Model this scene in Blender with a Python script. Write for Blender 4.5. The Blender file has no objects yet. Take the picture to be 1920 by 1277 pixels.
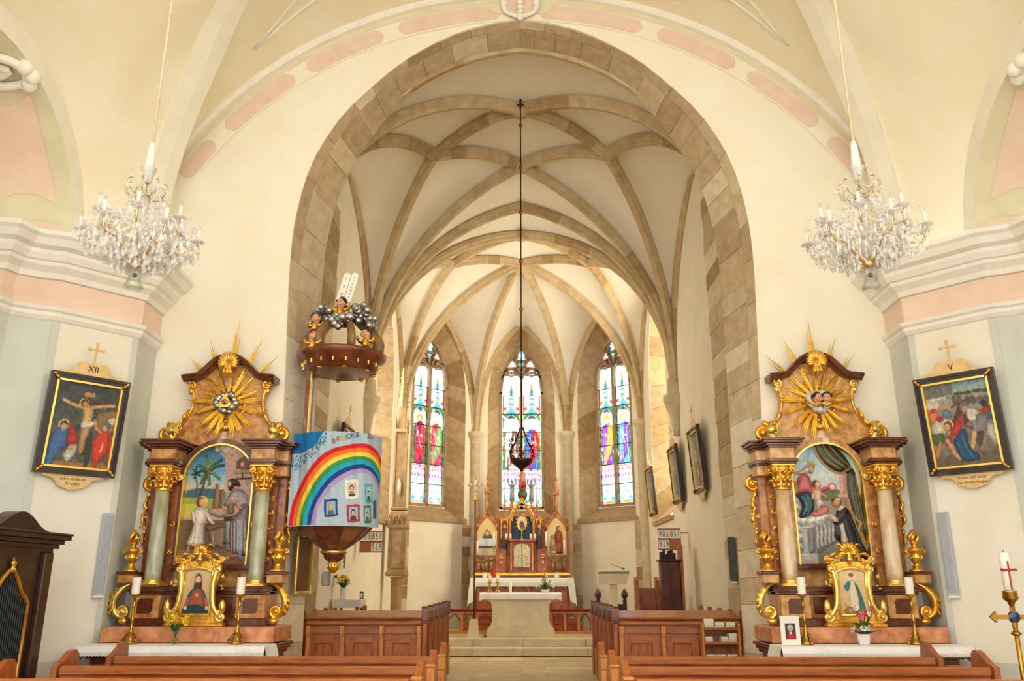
import bpy, math, random
import numpy as np
from mathutils import Vector, Matrix
R=math.radians; PI=math.pi
random.seed(7); NR=np.random.RandomState(7)
scene=bpy.context.scene
# ---------------------------------------------------------------- camera
FPX=1550.0; TH=R(16.3); PS=R(-0.665); EZ=1.41
cd=bpy.data.cameras.new('camera'); cam=bpy.data.objects.new('camera',cd)
scene.collection.objects.link(cam); scene.camera=cam
cam.location=(0,0,EZ); cam.rotation_euler=(PI/2+TH,0,-PS)
cd.sensor_width=36; cd.lens=FPX/1920*36; cd.clip_start=.05; cd.clip_end=200
# ---------------------------------------------------------------- world, daylight, exposure
w=bpy.data.worlds.new('overcast_sky'); scene.world=w; w.use_nodes=True
bg=w.node_tree.nodes['Background']; bg.inputs[0].default_value=(.97,.985,1,1); bg.inputs[1].default_value=2.2
def area(name,loc,rot,sx,sy,power,col=(1,.97,.92)):
    l=bpy.data.lights.new(name,'AREA'); l.shape='RECTANGLE'; l.size=sx; l.size_y=sy; l.energy=power; l.color=col
    o=bpy.data.objects.new(name,l); scene.collection.objects.link(o); o.location=loc; o.rotation_euler=rot
    return o
# daylight in the tall nave windows (side walls, behind the photographer) and the chancel side windows
area('nave_window_light',(6.75,1.0,4.6),(0,R(72),0),3.6,2.4,330)
area('nave_window_light',(-6.75,1.0,4.6),(0,R(-72),0),3.6,2.4,230)
area('chancel_window_light',(4.3,17.9,5.4),(0,R(86),0),4.0,1.7,400,(1,.93,.78))
area('chancel_window_light',(-4.3,17.9,5.4),(0,R(-86),0),4.0,1.7,150)
vs=scene.view_settings; vs.view_transform='Standard'; vs.look='None'; vs.gamma=1; vs.use_curve_mapping=False; vs.exposure=0.42
# ---------------------------------------------------------------- pixel helpers (photo 1920x1277)
_fw=np.array([math.sin(PS)*math.cos(TH),math.cos(PS)*math.cos(TH),math.sin(TH)])
_rt=np.array([math.cos(PS),-math.sin(PS),0.]); _up=np.cross(_rt,_fw); _eye=np.array([0,0,EZ])
def _ray(px,py): return _fw+_rt*((px-960)/FPX)+_up*((638.5-py)/FPX)
def PY(px,py,Y): d=_ray(px,py); return _eye+d*(Y/d[1])
def PX(px,py,X): d=_ray(px,py); return _eye+d*(X/d[0])
def PZ(px,py,Z): d=_ray(px,py); return _eye+d*((Z-EZ)/d[2])
# ---------------------------------------------------------------- materials
def lin(c):
    c=np.array(c,float)/255.; return np.where(c<=.04045,c/12.92,((c+.055)/1.055)**2.4)
def L4(c): return tuple(float(x) for x in lin(c))+(1,)
MATS={}
def mat(name,c,rough=.6,metal=0,var=.12,scale=6,bump=0,bscale=30,c2=None,spec=.5,trans=0,coat=0,wave=None):
    """procedural principled: two tones mixed by noise (or stretched wood grain), optional bump"""
    if name in MATS: return MATS[name]
    m=bpy.data.materials.new(name); m.use_nodes=True; nt=m.node_tree; N=nt.nodes; K=nt.links
    b=N['Principled BSDF']; b.inputs['Roughness'].default_value=rough; b.inputs['Metallic'].default_value=metal
    b.inputs['Specular IOR Level'].default_value=spec; b.inputs['Transmission Weight'].default_value=trans; b.inputs['Coat Weight'].default_value=coat
    tc=N.new('ShaderNodeTexCoord'); mp=N.new('ShaderNodeMapping'); K.new(tc.outputs['Object'],mp.inputs[0])
    if wave: mp.inputs['Scale'].default_value=wave
    nz=N.new('ShaderNodeTexNoise'); nz.inputs['Scale'].default_value=scale; nz.inputs['Detail'].default_value=4; K.new(mp.outputs[0],nz.inputs[0])
    a=lin(c); d=lin(c2) if c2 is not None else a*(1-var*2)
    rp=N.new('ShaderNodeValToRGB'); rp.color_ramp.elements[0].position=.32; rp.color_ramp.elements[1].position=.68
    rp.color_ramp.elements[0].color=tuple(d)+(1,); rp.color_ramp.elements[1].color=tuple(np.minimum(a*(1+var*.3),1))+(1,)
    K.new(nz.outputs[0],rp.inputs[0]); K.new(rp.outputs[0],b.inputs['Base Color'])
    if bump:
        n2=N.new('ShaderNodeTexNoise'); n2.inputs['Scale'].default_value=bscale; n2.inputs['Detail'].default_value=3; K.new(mp.outputs[0],n2.inputs[0])
        bp=N.new('ShaderNodeBump'); bp.inputs['Strength'].default_value=bump; bp.inputs['Distance'].default_value=.02
        K.new(n2.outputs[0],bp.inputs['Height']); K.new(bp.outputs[0],b.inputs['Normal'])
    MATS[name]=m; return m
def vcmat(name,rough=.6,metal=0,glass=False,spec=.4):
    if name in MATS: return MATS[name]
    m=bpy.data.materials.new(name); m.use_nodes=True; nt=m.node_tree; N=nt.nodes; K=nt.links
    at=N.new('ShaderNodeVertexColor'); at.layer_name='paint'
    b=N['Principled BSDF']
    if glass:
        tr=N.new('ShaderNodeBsdfTransparent'); K.new(at.outputs[0],tr.inputs[0]); b.inputs['Roughness'].default_value=.15
        K.new(at.outputs[0],b.inputs['Base Color'])
        mx=N.new('ShaderNodeMixShader'); mx.inputs[0].default_value=.06
        K.new(tr.outputs[0],mx.inputs[1]); K.new(b.outputs[0],mx.inputs[2]); K.new(mx.outputs[0],N['Material Output'].inputs[0])
    else:
        b.inputs['Roughness'].default_value=rough; b.inputs['Metallic'].default_value=metal; b.inputs['Specular IOR Level'].default_value=spec
        K.new(at.outputs[0],b.inputs['Base Color'])
    MATS[name]=m; return m
def clear_glass(name,tint=(1,1,1),mixv=.3,rough=.03):
    if name in MATS: return MATS[name]
    m=bpy.data.materials.new(name); m.use_nodes=True; nt=m.node_tree; N=nt.nodes; K=nt.links
    tr=N.new('ShaderNodeBsdfTransparent'); tr.inputs[0].default_value=tuple(tint)+(1,)
    g=N.new('ShaderNodeBsdfGlossy'); g.inputs['Roughness'].default_value=rough
    fr=N.new('ShaderNodeLayerWeight'); fr.inputs[0].default_value=mixv
    mx=N.new('ShaderNodeMixShader'); K.new(fr.outputs['Facing'],mx.inputs[0]); K.new(tr.outputs[0],mx.inputs[1]); K.new(g.outputs[0],mx.inputs[2])
    K.new(mx.outputs[0],N['Material Output'].inputs[0]); MATS[name]=m; return m
plaster=mat('nave_plaster',(247,242,227),.9,0,.03,1.6,.12,18,c2=(245,236,214))
plaster2=mat('vault_plaster',(247,241,220),.9,0,.03,1.4,.1,14,c2=(245,233,202))
chplaster=mat('chancel_plaster',(244,237,219),.9,0,.04,2,.1,16,c2=(240,230,206))
webm=mat('web_plaster',(242,236,222),.9,0,.03,1.5,.1,18,c2=(238,229,211))
white=mat('white_stucco',(250,246,236),.8,0,.03,5,.08,30)
pink=mat('pink_paint',(244,220,200),.9,0,.05,3,.05,20,c2=(240,210,188))
pinkd=mat('pink_cartouche',(238,213,196),.9,0,.05,4,.05,20,c2=(232,202,182))
olive=mat('olive_paint',(234,226,192),.9,0,.05,3,.05,20)
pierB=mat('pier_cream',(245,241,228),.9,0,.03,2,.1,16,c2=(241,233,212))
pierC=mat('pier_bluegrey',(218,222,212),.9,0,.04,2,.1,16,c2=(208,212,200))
STONE=[mat('stone_%d'%i,c,.92,0,.14,7,.35,40,c2=d) for i,(c,d) in enumerate([((204,180,142),(184,158,118)),((186,158,116),(166,138,98)),((220,204,172),(204,184,150)),((170,142,102),(150,122,84)),((196,170,138),(176,148,116)),((232,222,198),(222,206,176))])]
STONEA=[mat('arch_stone_%d'%i,c,.92,0,.14,7,.35,40,c2=d) for i,(c,d) in enumerate([((214,196,164),(198,176,140)),((202,180,146),(184,160,124)),((228,214,188),(214,198,166)),((190,166,132),(172,148,112)),((208,188,160),(190,168,138)),((235,226,205),(226,212,184))])]
STONEL=[STONE[0],STONE[2],STONE[5],STONE[4]]
ribm=mat('rib_stone',(206,184,146),.92,0,.12,5,.3,40,c2=(186,162,122))
shaftm=mat('shaft_stone',(218,204,172),.92,0,.08,5,.25,40,c2=(200,182,146))
floorm=mat('floor_stone',(210,190,148),.5,0,.1,3,.1,20,c2=(192,168,124))
stepm=mat('step_stone',(222,208,176),.55,0,.08,4,.15,25,c2=(204,188,152))
gold=mat('gilding',(248,200,92),.28,.85,.12,9,.18,45,c2=(222,160,56))
goldb=mat('gilding_bright',(254,218,120),.24,.85,.08,14,.1,60)
brass=mat('brass',(190,150,70),.3,1,.15,12,.1,50)
silver=mat('silvering',(196,198,200),.3,1,.15,14,.15,50)
marbr=mat('marble_brown',(158,92,46),.28,0,.3,16,0,30,c2=(110,54,24),coat=.3)
marbd=mat('marble_dark_red',(112,58,34),.26,0,.25,18,0,30,c2=(76,34,20),coat=.3)
marbo=mat('marble_ochre',(218,166,96),.28,0,.25,13,0,30,c2=(160,98,46),coat=.3)
marbpk=mat('marble_pink',(222,160,116),.3,0,.2,9,0,30,c2=(188,106,66),coat=.2)
marbg=mat('marble_green',(186,196,174),.2,0,.2,11,0,30,c2=(156,142,104),coat=.4,wave=(1,1,.35))
marbc=mat('marble_cream',(236,220,186),.2,0,.15,10,0,30,c2=(204,162,118),coat=.4,wave=(1,1,.35))
woodp=mat('pew_wood',(174,102,48),.32,0,.2,5,.08,30,c2=(144,76,32),wave=(1,8,8),coat=.15)
woodv=mat('pew_wood_upright',(172,98,46),.34,0,.2,5,.08,30,c2=(138,70,30),wave=(8,8,1),coat=.15)
woodl=mat('pew_wood_light',(206,138,70),.34,0,.2,5,.08,30,c2=(172,102,46),wave=(8,8,1),coat=.15)
woodd=mat('dark_wood',(66,36,22),.36,0,.25,5,.08,30,c2=(42,22,14),wave=(1,6,6),coat=.15)
woodr=mat('altar_wood',(168,86,42),.38,.1,.25,6,.1,30,c2=(124,56,26))
cloth=mat('white_cloth',(246,244,240),.9,0,.03,8,.1,60)
lace=mat('lace',(240,238,232),.95,0,.15,90,.4,140,c2=(206,204,198))
altst=mat('altar_stone',(236,222,192),.7,0,.05,5,.1,30,c2=(226,208,172))
black=mat('black_frame',(34,26,22),.35,0,.2,8)
iron=mat('iron',(40,34,30),.45,.6,.2,10)
wax=mat('candle_wax',(250,246,232),.5,0,.03,6)
greyp=mat('speaker_grey',(196,202,210),.5,0,.04,30)
leafm=mat('leaf_green',(56,110,38),.5,0,.3,20,c2=(30,70,24))
yellowf=mat('petal_yellow',(246,206,30),.5,0,.15,20)
redm=mat('red_glass',(200,20,20),.2,0,.1,10)
skin=mat('painted_skin',(226,168,134),.45,0,.1,10)
copper=mat('copper',(168,84,48),.35,.8,.15,12)
VC=vcmat('oil_paint',.42); VCR=vcmat('painted_relief',.35); VCF=vcmat('printed_cloth',.9); SG=vcmat('stained_glass',glass=True)
crystal=clear_glass('crystal',(1,1,1),.42,.05); glassc=clear_glass('bell_glass',(.96,.98,.97),.25,.04)
# ---------------------------------------------------------------- mesh builder
class MB:
    def __init__(s): s.V=[]; s.F=[]; s.I=[]; s.S=[]; s.mi=0; s.sm=False
    def add(s,vs,fs,sm=None):
        k=len(s.V); s.V+= [tuple(map(float,v)) for v in vs]
        for f in fs: s.F.append([i+k for i in f]); s.I.append(s.mi); s.S.append(s.sm if sm is None else sm)
        return k
    def xf(s,k,m):
        for i in range(k,len(s.V)): s.V[i]=tuple(m@Vector(s.V[i]))
        return s
    def box(s,c,d,b=0,rz=0,m=None):
        k=len(s.V); x,y,z=[q/2 for q in d]
        if b<=0:
            vs=[(i*x,j*y,l*z) for i in(-1,1) for j in(-1,1) for l in(-1,1)]
            s.add(vs,[(0,1,3,2),(4,6,7,5),(0,4,5,1),(2,3,7,6),(0,2,6,4),(1,5,7,3)],False)
        else:
            b=min(b,x*.9,y*.9,z*.9); vs=[];ix={}
            for i in(-1,1):
                for j in(-1,1):
                    for l in(-1,1):
                        for a in range(3):
                            e=[x-b,y-b,z-b]; e[a]+=b; ix[i,j,l,a]=len(vs); vs.append((i*e[0],j*e[1],l*e[2]))
            fs=[]
            for i in(-1,1):
                fs.append([ix[i,-1,-1,0],ix[i,1,-1,0],ix[i,1,1,0],ix[i,-1,1,0]][::i])
                fs.append([ix[-1,i,-1,1],ix[-1,i,1,1],ix[1,i,1,1],ix[1,i,-1,1]][::i])
                fs.append([ix[-1,-1,i,2],ix[1,-1,i,2],ix[1,1,i,2],ix[-1,1,i,2]][::i])
            for i in(-1,1):
                for j in(-1,1):
                    fs.append([ix[i,j,-1,0],ix[i,j,1,0],ix[i,j,1,1],ix[i,j,-1,1]][::-i*j])
                    fs.append([ix[i,-1,j,0],ix[i,1,j,0],ix[i,1,j,2],ix[i,-1,j,2]][::i*j])
                    fs.append([ix[-1,i,j,1],ix[1,i,j,1],ix[1,i,j,2],ix[-1,i,j,2]][::-i*j])
                    for l in(-1,1): fs.append([ix[i,j,l,0],ix[i,j,l,1],ix[i,j,l,2]][::i*j*l])
            s.add(vs,fs,False)
        M=Matrix.Translation(c)@Matrix.Rotation(rz,4,'Z')
        if m is not None: M=Matrix.Translation(c)@m
        s.xf(k,M); return s
    def prism(s,poly,y0,y1,plane='xz',sm=False,off=(0,0,0)):
        n=len(poly); f=(lambda a,b,y:(a,y,b)) if plane=='xz' else ((lambda a,b,y:(y,a,b)) if plane=='yz' else (lambda a,b,y:(a,b,y)))
        vs=[np.array(f(a,b,y0))+off for a,b in poly]+[np.array(f(a,b,y1))+off for a,b in poly]
        s.add(vs,[list(range(n))[::-1],list(range(n,2*n))],False)
        k=len(s.V)-2*n
        for i in range(n): s.F.append([k+i,k+(i+1)%n,k+n+(i+1)%n,k+n+i]); s.I.append(s.mi); s.S.append(sm)
        return s
    def lathe(s,prof,n=16,c=(0,0,0),m=None,sm=True,a0=0,a1=2*PI,sx=1,sy=1):
        k=len(s.V); full=abs(a1-a0-2*PI)<1e-6; q=n if full else n+1; vs=[]
        for r,z in prof:
            for i in range(q):
                a=a0+(a1-a0)*i/n; vs.append((r*math.cos(a)*sx,r*math.sin(a)*sy,z))
        fs=[]
        for j in range(len(prof)-1):
            for i in range(n):
                i2=(i+1)%q if full else i+1
                fs.append((j*q+i,j*q+i2,(j+1)*q+i2,(j+1)*q+i))
        if prof[0][0]>1e-4 and full: fs.append(list(range(q))[::-1])
        if prof[-1][0]>1e-4 and full: fs.append([(len(prof)-1)*q+i for i in range(q)])
        s.add(vs,fs,sm); M=Matrix.Translation(c)
        if m is not None: M=M@m
        s.xf(k,M); return s
    def tube(s,pts,r,n=6,sm=True,cap=True,flat=1,upv=None):
        pts=[np.array(p,float) for p in pts]; m=len(pts)
        if np.isscalar(r): r=[r]*m
        vs=[]; ref=np.array(upv if upv is not None else (0,0,1.)); prev=None
        for i,p in enumerate(pts):
            t=pts[min(i+1,m-1)]-pts[max(i-1,0)]; t/=max(np.linalg.norm(t),1e-9)
            if prev is None:
                a=np.cross(t,ref)
                if np.linalg.norm(a)<.05: a=np.cross(t,(1,0.02,0))
            else:
                a=prev-t*np.dot(prev,t)
            a/=max(np.linalg.norm(a),1e-9); prev=a; b=np.cross(t,a)
            for j in range(n):
                g=2*PI*j/n; vs.append(p+r[i]*(a*math.cos(g)+b*math.sin(g)*flat))
        fs=[(i*n+j,i*n+(j+1)%n,(i+1)*n+(j+1)%n,(i+1)*n+j) for i in range(m-1) for j in range(n)]
        if cap: fs+= [list(range(n))[::-1],[(m-1)*n+j for j in range(n)]]
        s.add(vs,fs,sm); return s
    def sweep(s,prof,pts,sides,upv=None,closed=True,sm=False,cap=True):
        """prof (a,b): a along side vector, b along up; pts path; sides = list of side vectors"""
        m=len(pts); n=len(prof); vs=[]
        for i in range(m):
            sd=np.array(sides[i]); u=np.array(upv[i]) if upv is not None else np.array((0,0,1.))
            for a,b in prof: vs.append(np.array(pts[i])+sd*a+u*b)
        q=n if closed else n-1
        fs=[(i*n+j,i*n+(j+1)%n,(i+1)*n+(j+1)%n,(i+1)*n+j) for i in range(m-1) for j in range(q)]
        if cap and closed: fs+=[list(range(n))[::-1],[(m-1)*n+j for j in range(n)]]
        s.add(vs,fs,sm); return s
    def grid(s,P,sm=True):
        a=len(P); b=len(P[0]); vs=[p for r in P for p in r]
        s.add(vs,[(i*b+j,i*b+j+1,(i+1)*b+j+1,(i+1)*b+j) for i in range(a-1) for j in range(b-1)],sm); return s
    def ball(s,c,r,n=10,k=6,sc=(1,1,1),m=None):
        prof=[(r*math.sin(PI*i/k),-r*math.cos(PI*i/k)) for i in range(k+1)]
        q=len(s.V); s.lathe(prof,n); M=Matrix.Translation(c)
        if m is not None: M=M@m
        s.xf(q,M@Matrix.Diagonal((sc[0],sc[1],sc[2],1))); return s
    def mesh(s,name,mats):
        me=bpy.data.meshes.new(name); me.from_pydata(s.V,[],s.F)
        for m in (mats if isinstance(mats,(list,tuple)) else [mats]): me.materials.append(m)
        me.polygons.foreach_set('material_index',s.I); me.polygons.foreach_set('use_smooth',s.S); me.update(); return me
    def obj(s,name,mats,parent=None,**kw):
        return ob(name,s.mesh(name,mats),parent,**kw)
COL=scene.collection
def ob(name,data,parent=None,label=None,cat=None,group=None,kind=None,loc=None,rot=None,scale=None):
    o=bpy.data.objects.new(name,data); COL.objects.link(o)
    if parent: o.parent=parent
    if label: o['label']=label
    if cat: o['category']=cat
    if group: o['group']=group
    if kind: o['kind']=kind
    if loc is not None: o.location=tuple(map(float,loc))
    if rot is not None: o.rotation_euler=rot
    if scale is not None: o.scale=scale if hasattr(scale,'__len__') else (scale,)*3
    return o
def thing(name,label,cat,loc=(0,0,0),rz=0,group=None): return ob(name,None,None,label,cat,group,loc=loc,rot=(0,0,rz))
def struct(name,mb,mats,parent=None,**kw): return mb.obj(name,mats,parent,kind=None if parent else 'structure',**kw)
def copytree(o,parent=None,**kw):
    c=o.copy(); COL.objects.link(c); c.parent=parent
    for k,v in kw.items():
        if k=='loc': c.location=tuple(map(float,v))
        elif k=='rz': c.rotation_euler=(0,0,v)
        else: c['category' if k=='cat' else k]=v
    for ch in list(o.children): copytree(ch,c)
    return c
def resample(pts,n):
    pts=[np.array(p,float) for p in pts]; d=[0]
    for a,b in zip(pts,pts[1:]): d.append(d[-1]+np.linalg.norm(b-a))
    d=np.array(d); A=np.array(pts); t=np.linspace(0,d[-1],n)
    return np.stack([np.interp(t,d,A[:,k]) for k in range(A.shape[1])],1)
def smoothc(pts,n):
    """Catmull-Rom through points, n samples evenly"""
    P=[np.array(p,float) for p in pts]; P=[2*P[0]-P[1]]+P+[2*P[-1]-P[-2]]; out=[]
    for i in range(1,len(P)-2):
        for t in np.linspace(0,1,12,endpoint=False):
            a,b,c,d=P[i-1],P[i],P[i+1],P[i+2]
            out.append(.5*((2*b)+(c-a)*t+(2*a-5*b+4*c-d)*t*t+(3*b-a-3*c+d)*t**3))
    out.append(P[-2]); return resample(out,n)
def pobj(name,text,size,m,parent=None,loc=(0,0,0),rot=(PI/2,0,0),ext=.002,**kw):
    cu=bpy.data.curves.new(name,'FONT'); cu.body=text; cu.size=size; cu.extrude=ext; cu.align_x='CENTER'; cu.align_y='CENTER'; cu.resolution_u=3
    t=bpy.data.objects.new('tmp',cu); COL.objects.link(t)
    dg=bpy.context.evaluated_depsgraph_get(); me=bpy.data.meshes.new_from_object(t.evaluated_get(dg)); bpy.data.objects.remove(t)
    me.materials.clear(); me.materials.append(m); me.name=name
    return ob(name,me,parent,loc=loc,rot=rot,**kw)
# ================================================================ PAINTER (vertex-coloured grids: paint, print, stained glass, painted relief)
class Cv:
    def __init__(s,w,h,res=1.0,bg=(200,190,170)):
        s.w=w;s.h=h; s.nx=int(w*res)+1; s.ny=int(h*res)+1
        xs=np.linspace(0,w,s.nx); ys=np.linspace(0,h,s.ny); s.X,s.Y=np.meshgrid(xs,ys)
        s.C=np.zeros((s.ny,s.nx,3))+np.array(bg,float); s.H=np.zeros((s.ny,s.nx)); s.px=w/(s.nx-1)
    def _put(s,a,col,h=None):
        a=np.clip(a,0,1)[...,None]; s.C=s.C*(1-a)+np.array(col,float)*a
        if h is not None: s.H=np.maximum(s.H,h)
    def grad(s,c0,c1,y0=0,y1=None,x0=None,x1=None):
        y1=s.h if y1 is None else y1; t=np.clip((s.Y-y0)/(y1-y0),0,1)[...,None]; g=np.array(c0,float)*(1-t)+np.array(c1,float)*t
        a=((s.Y>=y0)&(s.Y<=y1))
        if x0 is not None: a&=(s.X>=x0)&(s.X<=x1)
        s.C=np.where(a[...,None],g,s.C); return s
    def ell(s,cx,cy,rx,ry,col,rot=0,h=0,soft=.2):
        c,q=math.cos(R(rot)),math.sin(R(rot)); dx=s.X-cx;dy=s.Y-cy
        u=(dx*c+dy*q)/rx; v=(-dx*q+dy*c)/ry; d=np.sqrt(u*u+v*v)
        a=(1-d)/soft+.5*0+.5
        s._put(a,col,h*np.sqrt(np.clip(1-d*d,0,1)) if h else None); return s
    def ringe(s,cx,cy,r,wd,col,h=0):
        d=np.abs(np.hypot(s.X-cx,s.Y-cy)-r); s._put((wd/2-d)/s.px+.5,col,h*np.clip(1-d/wd*2,0,1) if h else None); return s
    def _sd(s,pts):
        P=np.array(pts,float); n=len(P); ins=np.zeros_like(s.X,bool); D=np.full_like(s.X,1e9)
        for i in range(n):
            a=P[i];b=P[(i+1)%n]; e=b-a
            t=np.clip(((s.X-a[0])*e[0]+(s.Y-a[1])*e[1])/max(e@e,1e-9),0,1)
            D=np.minimum(D,np.hypot(s.X-a[0]-t*e[0],s.Y-a[1]-t*e[1]))
            cnd=((a[1]>s.Y)!=(b[1]>s.Y)); xx=a[0]+(s.Y-a[1])*e[0]/(e[1] if abs(e[1])>1e-9 else 1e-9); ins^=cnd&(s.X<xx)
        return np.where(ins,D,-D)
    def poly(s,pts,col,h=0,edge=6,shade=0):
        d=s._sd(pts); a=d/s.px+.5
        if shade:
            k=np.clip(d/edge,0,1)[...,None]; colm=np.array(col,float)*(1-shade+shade*k); a=np.clip(a,0,1)[...,None]; s.C=s.C*(1-a)+colm*a
            if h: s.H=np.maximum(s.H,h*np.sqrt(np.clip(d/edge,0,1)))
        else: s._put(a,col,h*np.sqrt(np.clip(d/edge,0,1)) if h else None)
        return s
    def blob(s,pts,col,h=0,edge=6,shade=.25,n=40):
        q=smoothc(list(pts)+[pts[0]],n); return s.poly(q[:-1],col,h,edge,shade)
    def line(s,pts,wd,col,h=0):
        D=np.full_like(s.X,1e9)
        for a,b in zip(pts,pts[1:]):
            a=np.array(a,float);b=np.array(b,float);e=b-a
            t=np.clip(((s.X-a[0])*e[0]+(s.Y-a[1])*e[1])/max(e@e,1e-9),0,1); D=np.minimum(D,np.hypot(s.X-a[0]-t*e[0],s.Y-a[1]-t*e[1]))
        s._put((wd/2-D)/s.px+.5,col,h*np.sqrt(np.clip(1-D/(wd/2+1e-6),0,1)) if h else None); return s
    def folds(s,pts,col,wd=1.5,amt=.35,h=0):
        for p in pts: s.line(p,wd,col,h)
        return s
    def noise(s,amt,seed=1,cell=3):
        rs=np.random.RandomState(seed); g=rs.randn(s.ny//cell+3,s.nx//cell+3)
        yi=np.linspace(0,g.shape[0]-2,s.ny); xi=np.linspace(0,g.shape[1]-2,s.nx); y0=yi.astype(int);x0=xi.astype(int);fy=(yi-y0)[:,None];fx=(xi-x0)[None]
        v=(g[y0][:,x0]*(1-fx)+g[y0][:,x0+1]*fx)*(1-fy)+(g[y0+1][:,x0]*(1-fx)+g[y0+1][:,x0+1]*fx)*fy
        s.C=np.clip(s.C*(1+amt*v[...,None]),0,255); return s
    def brush(s,n,seed=1,l=5,w=1.3,j=16):
        rs=np.random.RandomState(seed); r=1/s.px
        for _ in range(n):
            x,y=rs.uniform(0,s.w),rs.uniform(0,s.h); i,k=min(int(y*r),s.ny-1),min(int(x*r),s.nx-1); a=rs.uniform(0,PI)*.5+PI*.25; d=rs.uniform(.4,1)*l
            i0,i1=max(0,i-9),i+10; k0,k1=max(0,k-9),k+10; X=s.X[i0:i1,k0:k1]-x; Y=s.Y[i0:i1,k0:k1]-y
            t=np.clip(X*math.cos(a)+Y*math.sin(a),-d/2,d/2); D=np.hypot(X-t*math.cos(a),Y-t*math.sin(a)); al=np.clip((w/2-D)*r+.5,0,1)[...,None]*.7
            c=np.clip(s.C[i,k]*rs.uniform(.78,1.2)+rs.uniform(-j,j,3)*.5,0,255); s.C[i0:i1,k0:k1]=s.C[i0:i1,k0:k1]*(1-al)+c*al
        return s
    def fig(s,x,y,hh,robe,skinc=(214,164,130),hair=(70,44,28),h=0,lean=0,halo=None,sk=None):
        """standing draped figure, feet at (x,y), height hh"""
        u=hh/8.
        if halo: s.ell(x+lean,y-7.2*u,.85*u,.85*u,halo,h=h*.4)
        s.blob([(x-1.5*u,y),(x+1.5*u,y),(x+1.3*u+lean*.5,y-3*u),(x+1.2*u+lean*.8,y-5.6*u),(x+.5*u+lean,y-6.5*u),(x-.5*u+lean,y-6.5*u),(x-1.2*u+lean*.8,y-5.6*u),(x-1.2*u+lean*.5,y-3*u)],robe,h,u*1.2,.35)
        dk=tuple(np.array(robe)*.62); lt=tuple(np.minimum(np.array(robe)*1.22+8,255))
        for k in(-.8,-.2,.5): s.line([(x+k*u,y-.3*u),(x+k*u*.6+lean*.5,y-3.5*u)],.28*u,dk)
        for k in(-.45,.2,.85): s.line([(x+k*u,y-.4*u),(x+k*u*.7+lean*.5,y-3*u)],.22*u,lt)
        s.ell(x+lean,y-7.25*u,.62*u,.78*u,hair,h=h*1.05); s.ell(x+lean+.1*u,y-7.1*u,.46*u,.62*u,skinc,h=h*1.15)
        return s
    def mesh(s,name,Wm,Hm,relief=0,m=None,mask=None,rows=None,cyl=None):
        """XZ plane, faces -Y, origin at bottom centre; rows=(r0,r1) photo-unit slice"""
        ny,nx=s.ny,s.nx; j0,j1=0,ny-1
        if rows: j0=int(round(rows[0]/s.h*(ny-1))); j1=int(round(rows[1]/s.h*(ny-1)))
        X=(s.X/s.w-.5)*Wm; Z=(1-s.Y/s.h)*Hm; Yy=-s.H*relief
        X,Z,Yy,C=X[j0:j1+1],Z[j0:j1+1],Yy[j0:j1+1],s.C[j0:j1+1]; q=X.shape[0]
        co=np.stack([X,Yy,Z],-1).reshape(-1,3)
        if cyl: co=np.array([cyl(*p) for p in co])
        i=np.arange(q-1)[:,None]*nx+np.arange(nx-1)[None]; fs=np.stack([i,i+nx,i+nx+1,i+1],-1).reshape(-1,4)
        if mask is not None:
            ce=co[fs].mean(1); fs=fs[[bool(mask(p[0],p[2])) for p in ce]]
        me=bpy.data.meshes.new(name); me.from_pydata(co.tolist(),[],fs.tolist())
        ca=me.color_attributes.new('paint','FLOAT_COLOR','POINT'); L=np.ones((len(co),4),np.float32); L[:,:3]=lin(np.clip(C.reshape(-1,3),0,255))
        ca.data.foreach_set('color',L.ravel()); me.materials.append(m or VC)
        me.polygons.foreach_set('use_smooth',[True]*len(me.polygons)); me.update(); return me
# ================================================================ STRUCTURE
def stone_strip(A,B,nrm,parent,mats,seg=.42,jit=.3,th=.03,name='stone',gap=.003,proud=.006,half=None,rnd=random):
    """blocks between 3D curves A and B (same parameter), each a separate thin block proud of the joint bed"""
    A=np.array(A);B=np.array(B); n=len(A)
    d=np.concatenate([[0],np.cumsum(np.linalg.norm(np.diff((A+B)/2,axis=0),axis=1))]); Ltot=d[-1]
    def at(C,s): return np.array([np.interp(s,d,C[:,k]) for k in range(3)])
    s=0
    while s<Ltot-.02:
        e=min(Ltot,s+seg*(1+rnd.uniform(-jit,jit)))
        if Ltot-e<seg*.35: e=Ltot
        ss=np.linspace(s+gap,e-gap,3); p=rnd.uniform(0,proud)
        m=MB(); vs=[]
        for q in ss:
            a=at(A,q); b=at(B,q); w=(b-a); l=np.linalg.norm(w); w/=l
            t=at(A,min(q+.02,Ltot))-at(A,max(q-.02,0)); t/=max(np.linalg.norm(t),1e-9)
            nn=np.cross(t,w); nn/=np.linalg.norm(nn)
            if np.dot(nn,nrm(a))<0: nn=-nn
            vs+= [a+w*gap+nn*p,b-w*gap+nn*p,a+w*gap-nn*th,b-w*gap-nn*th]
        fs=[]
        for i in range(2):
            k=4*i; fs+=[(k,k+1,k+5,k+4),(k,k+4,k+6,k+2),(k+1,k+3,k+7,k+5)]
        fs+=[(0,2,3,1),(8,9,11,10)]
        m.add(vs,fs,False); m.obj(name,rnd.choice(mats),parent)
        s=e
ARCO=[(2.80,-.15),(2.84,1),(2.9,2.2),(2.95,3.9),(2.985,4.8),(3.0,5.5),(2.96,6.15),(2.80,6.87),(2.45,7.55),(2.0,8.06),(1.6,8.43),(.95,8.82),(.35,9.02),(0,9.07)]
ARCI=[(2.64,-.15),(2.67,1),(2.69,2.4),(2.71,4.2),(2.72,5.3),(2.69,6.0),(2.53,6.8),(2.22,7.46),(1.83,8.05),(1.39,8.48),(.88,8.8),(.42,8.95),(0,9.03)]
NA=60
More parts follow.
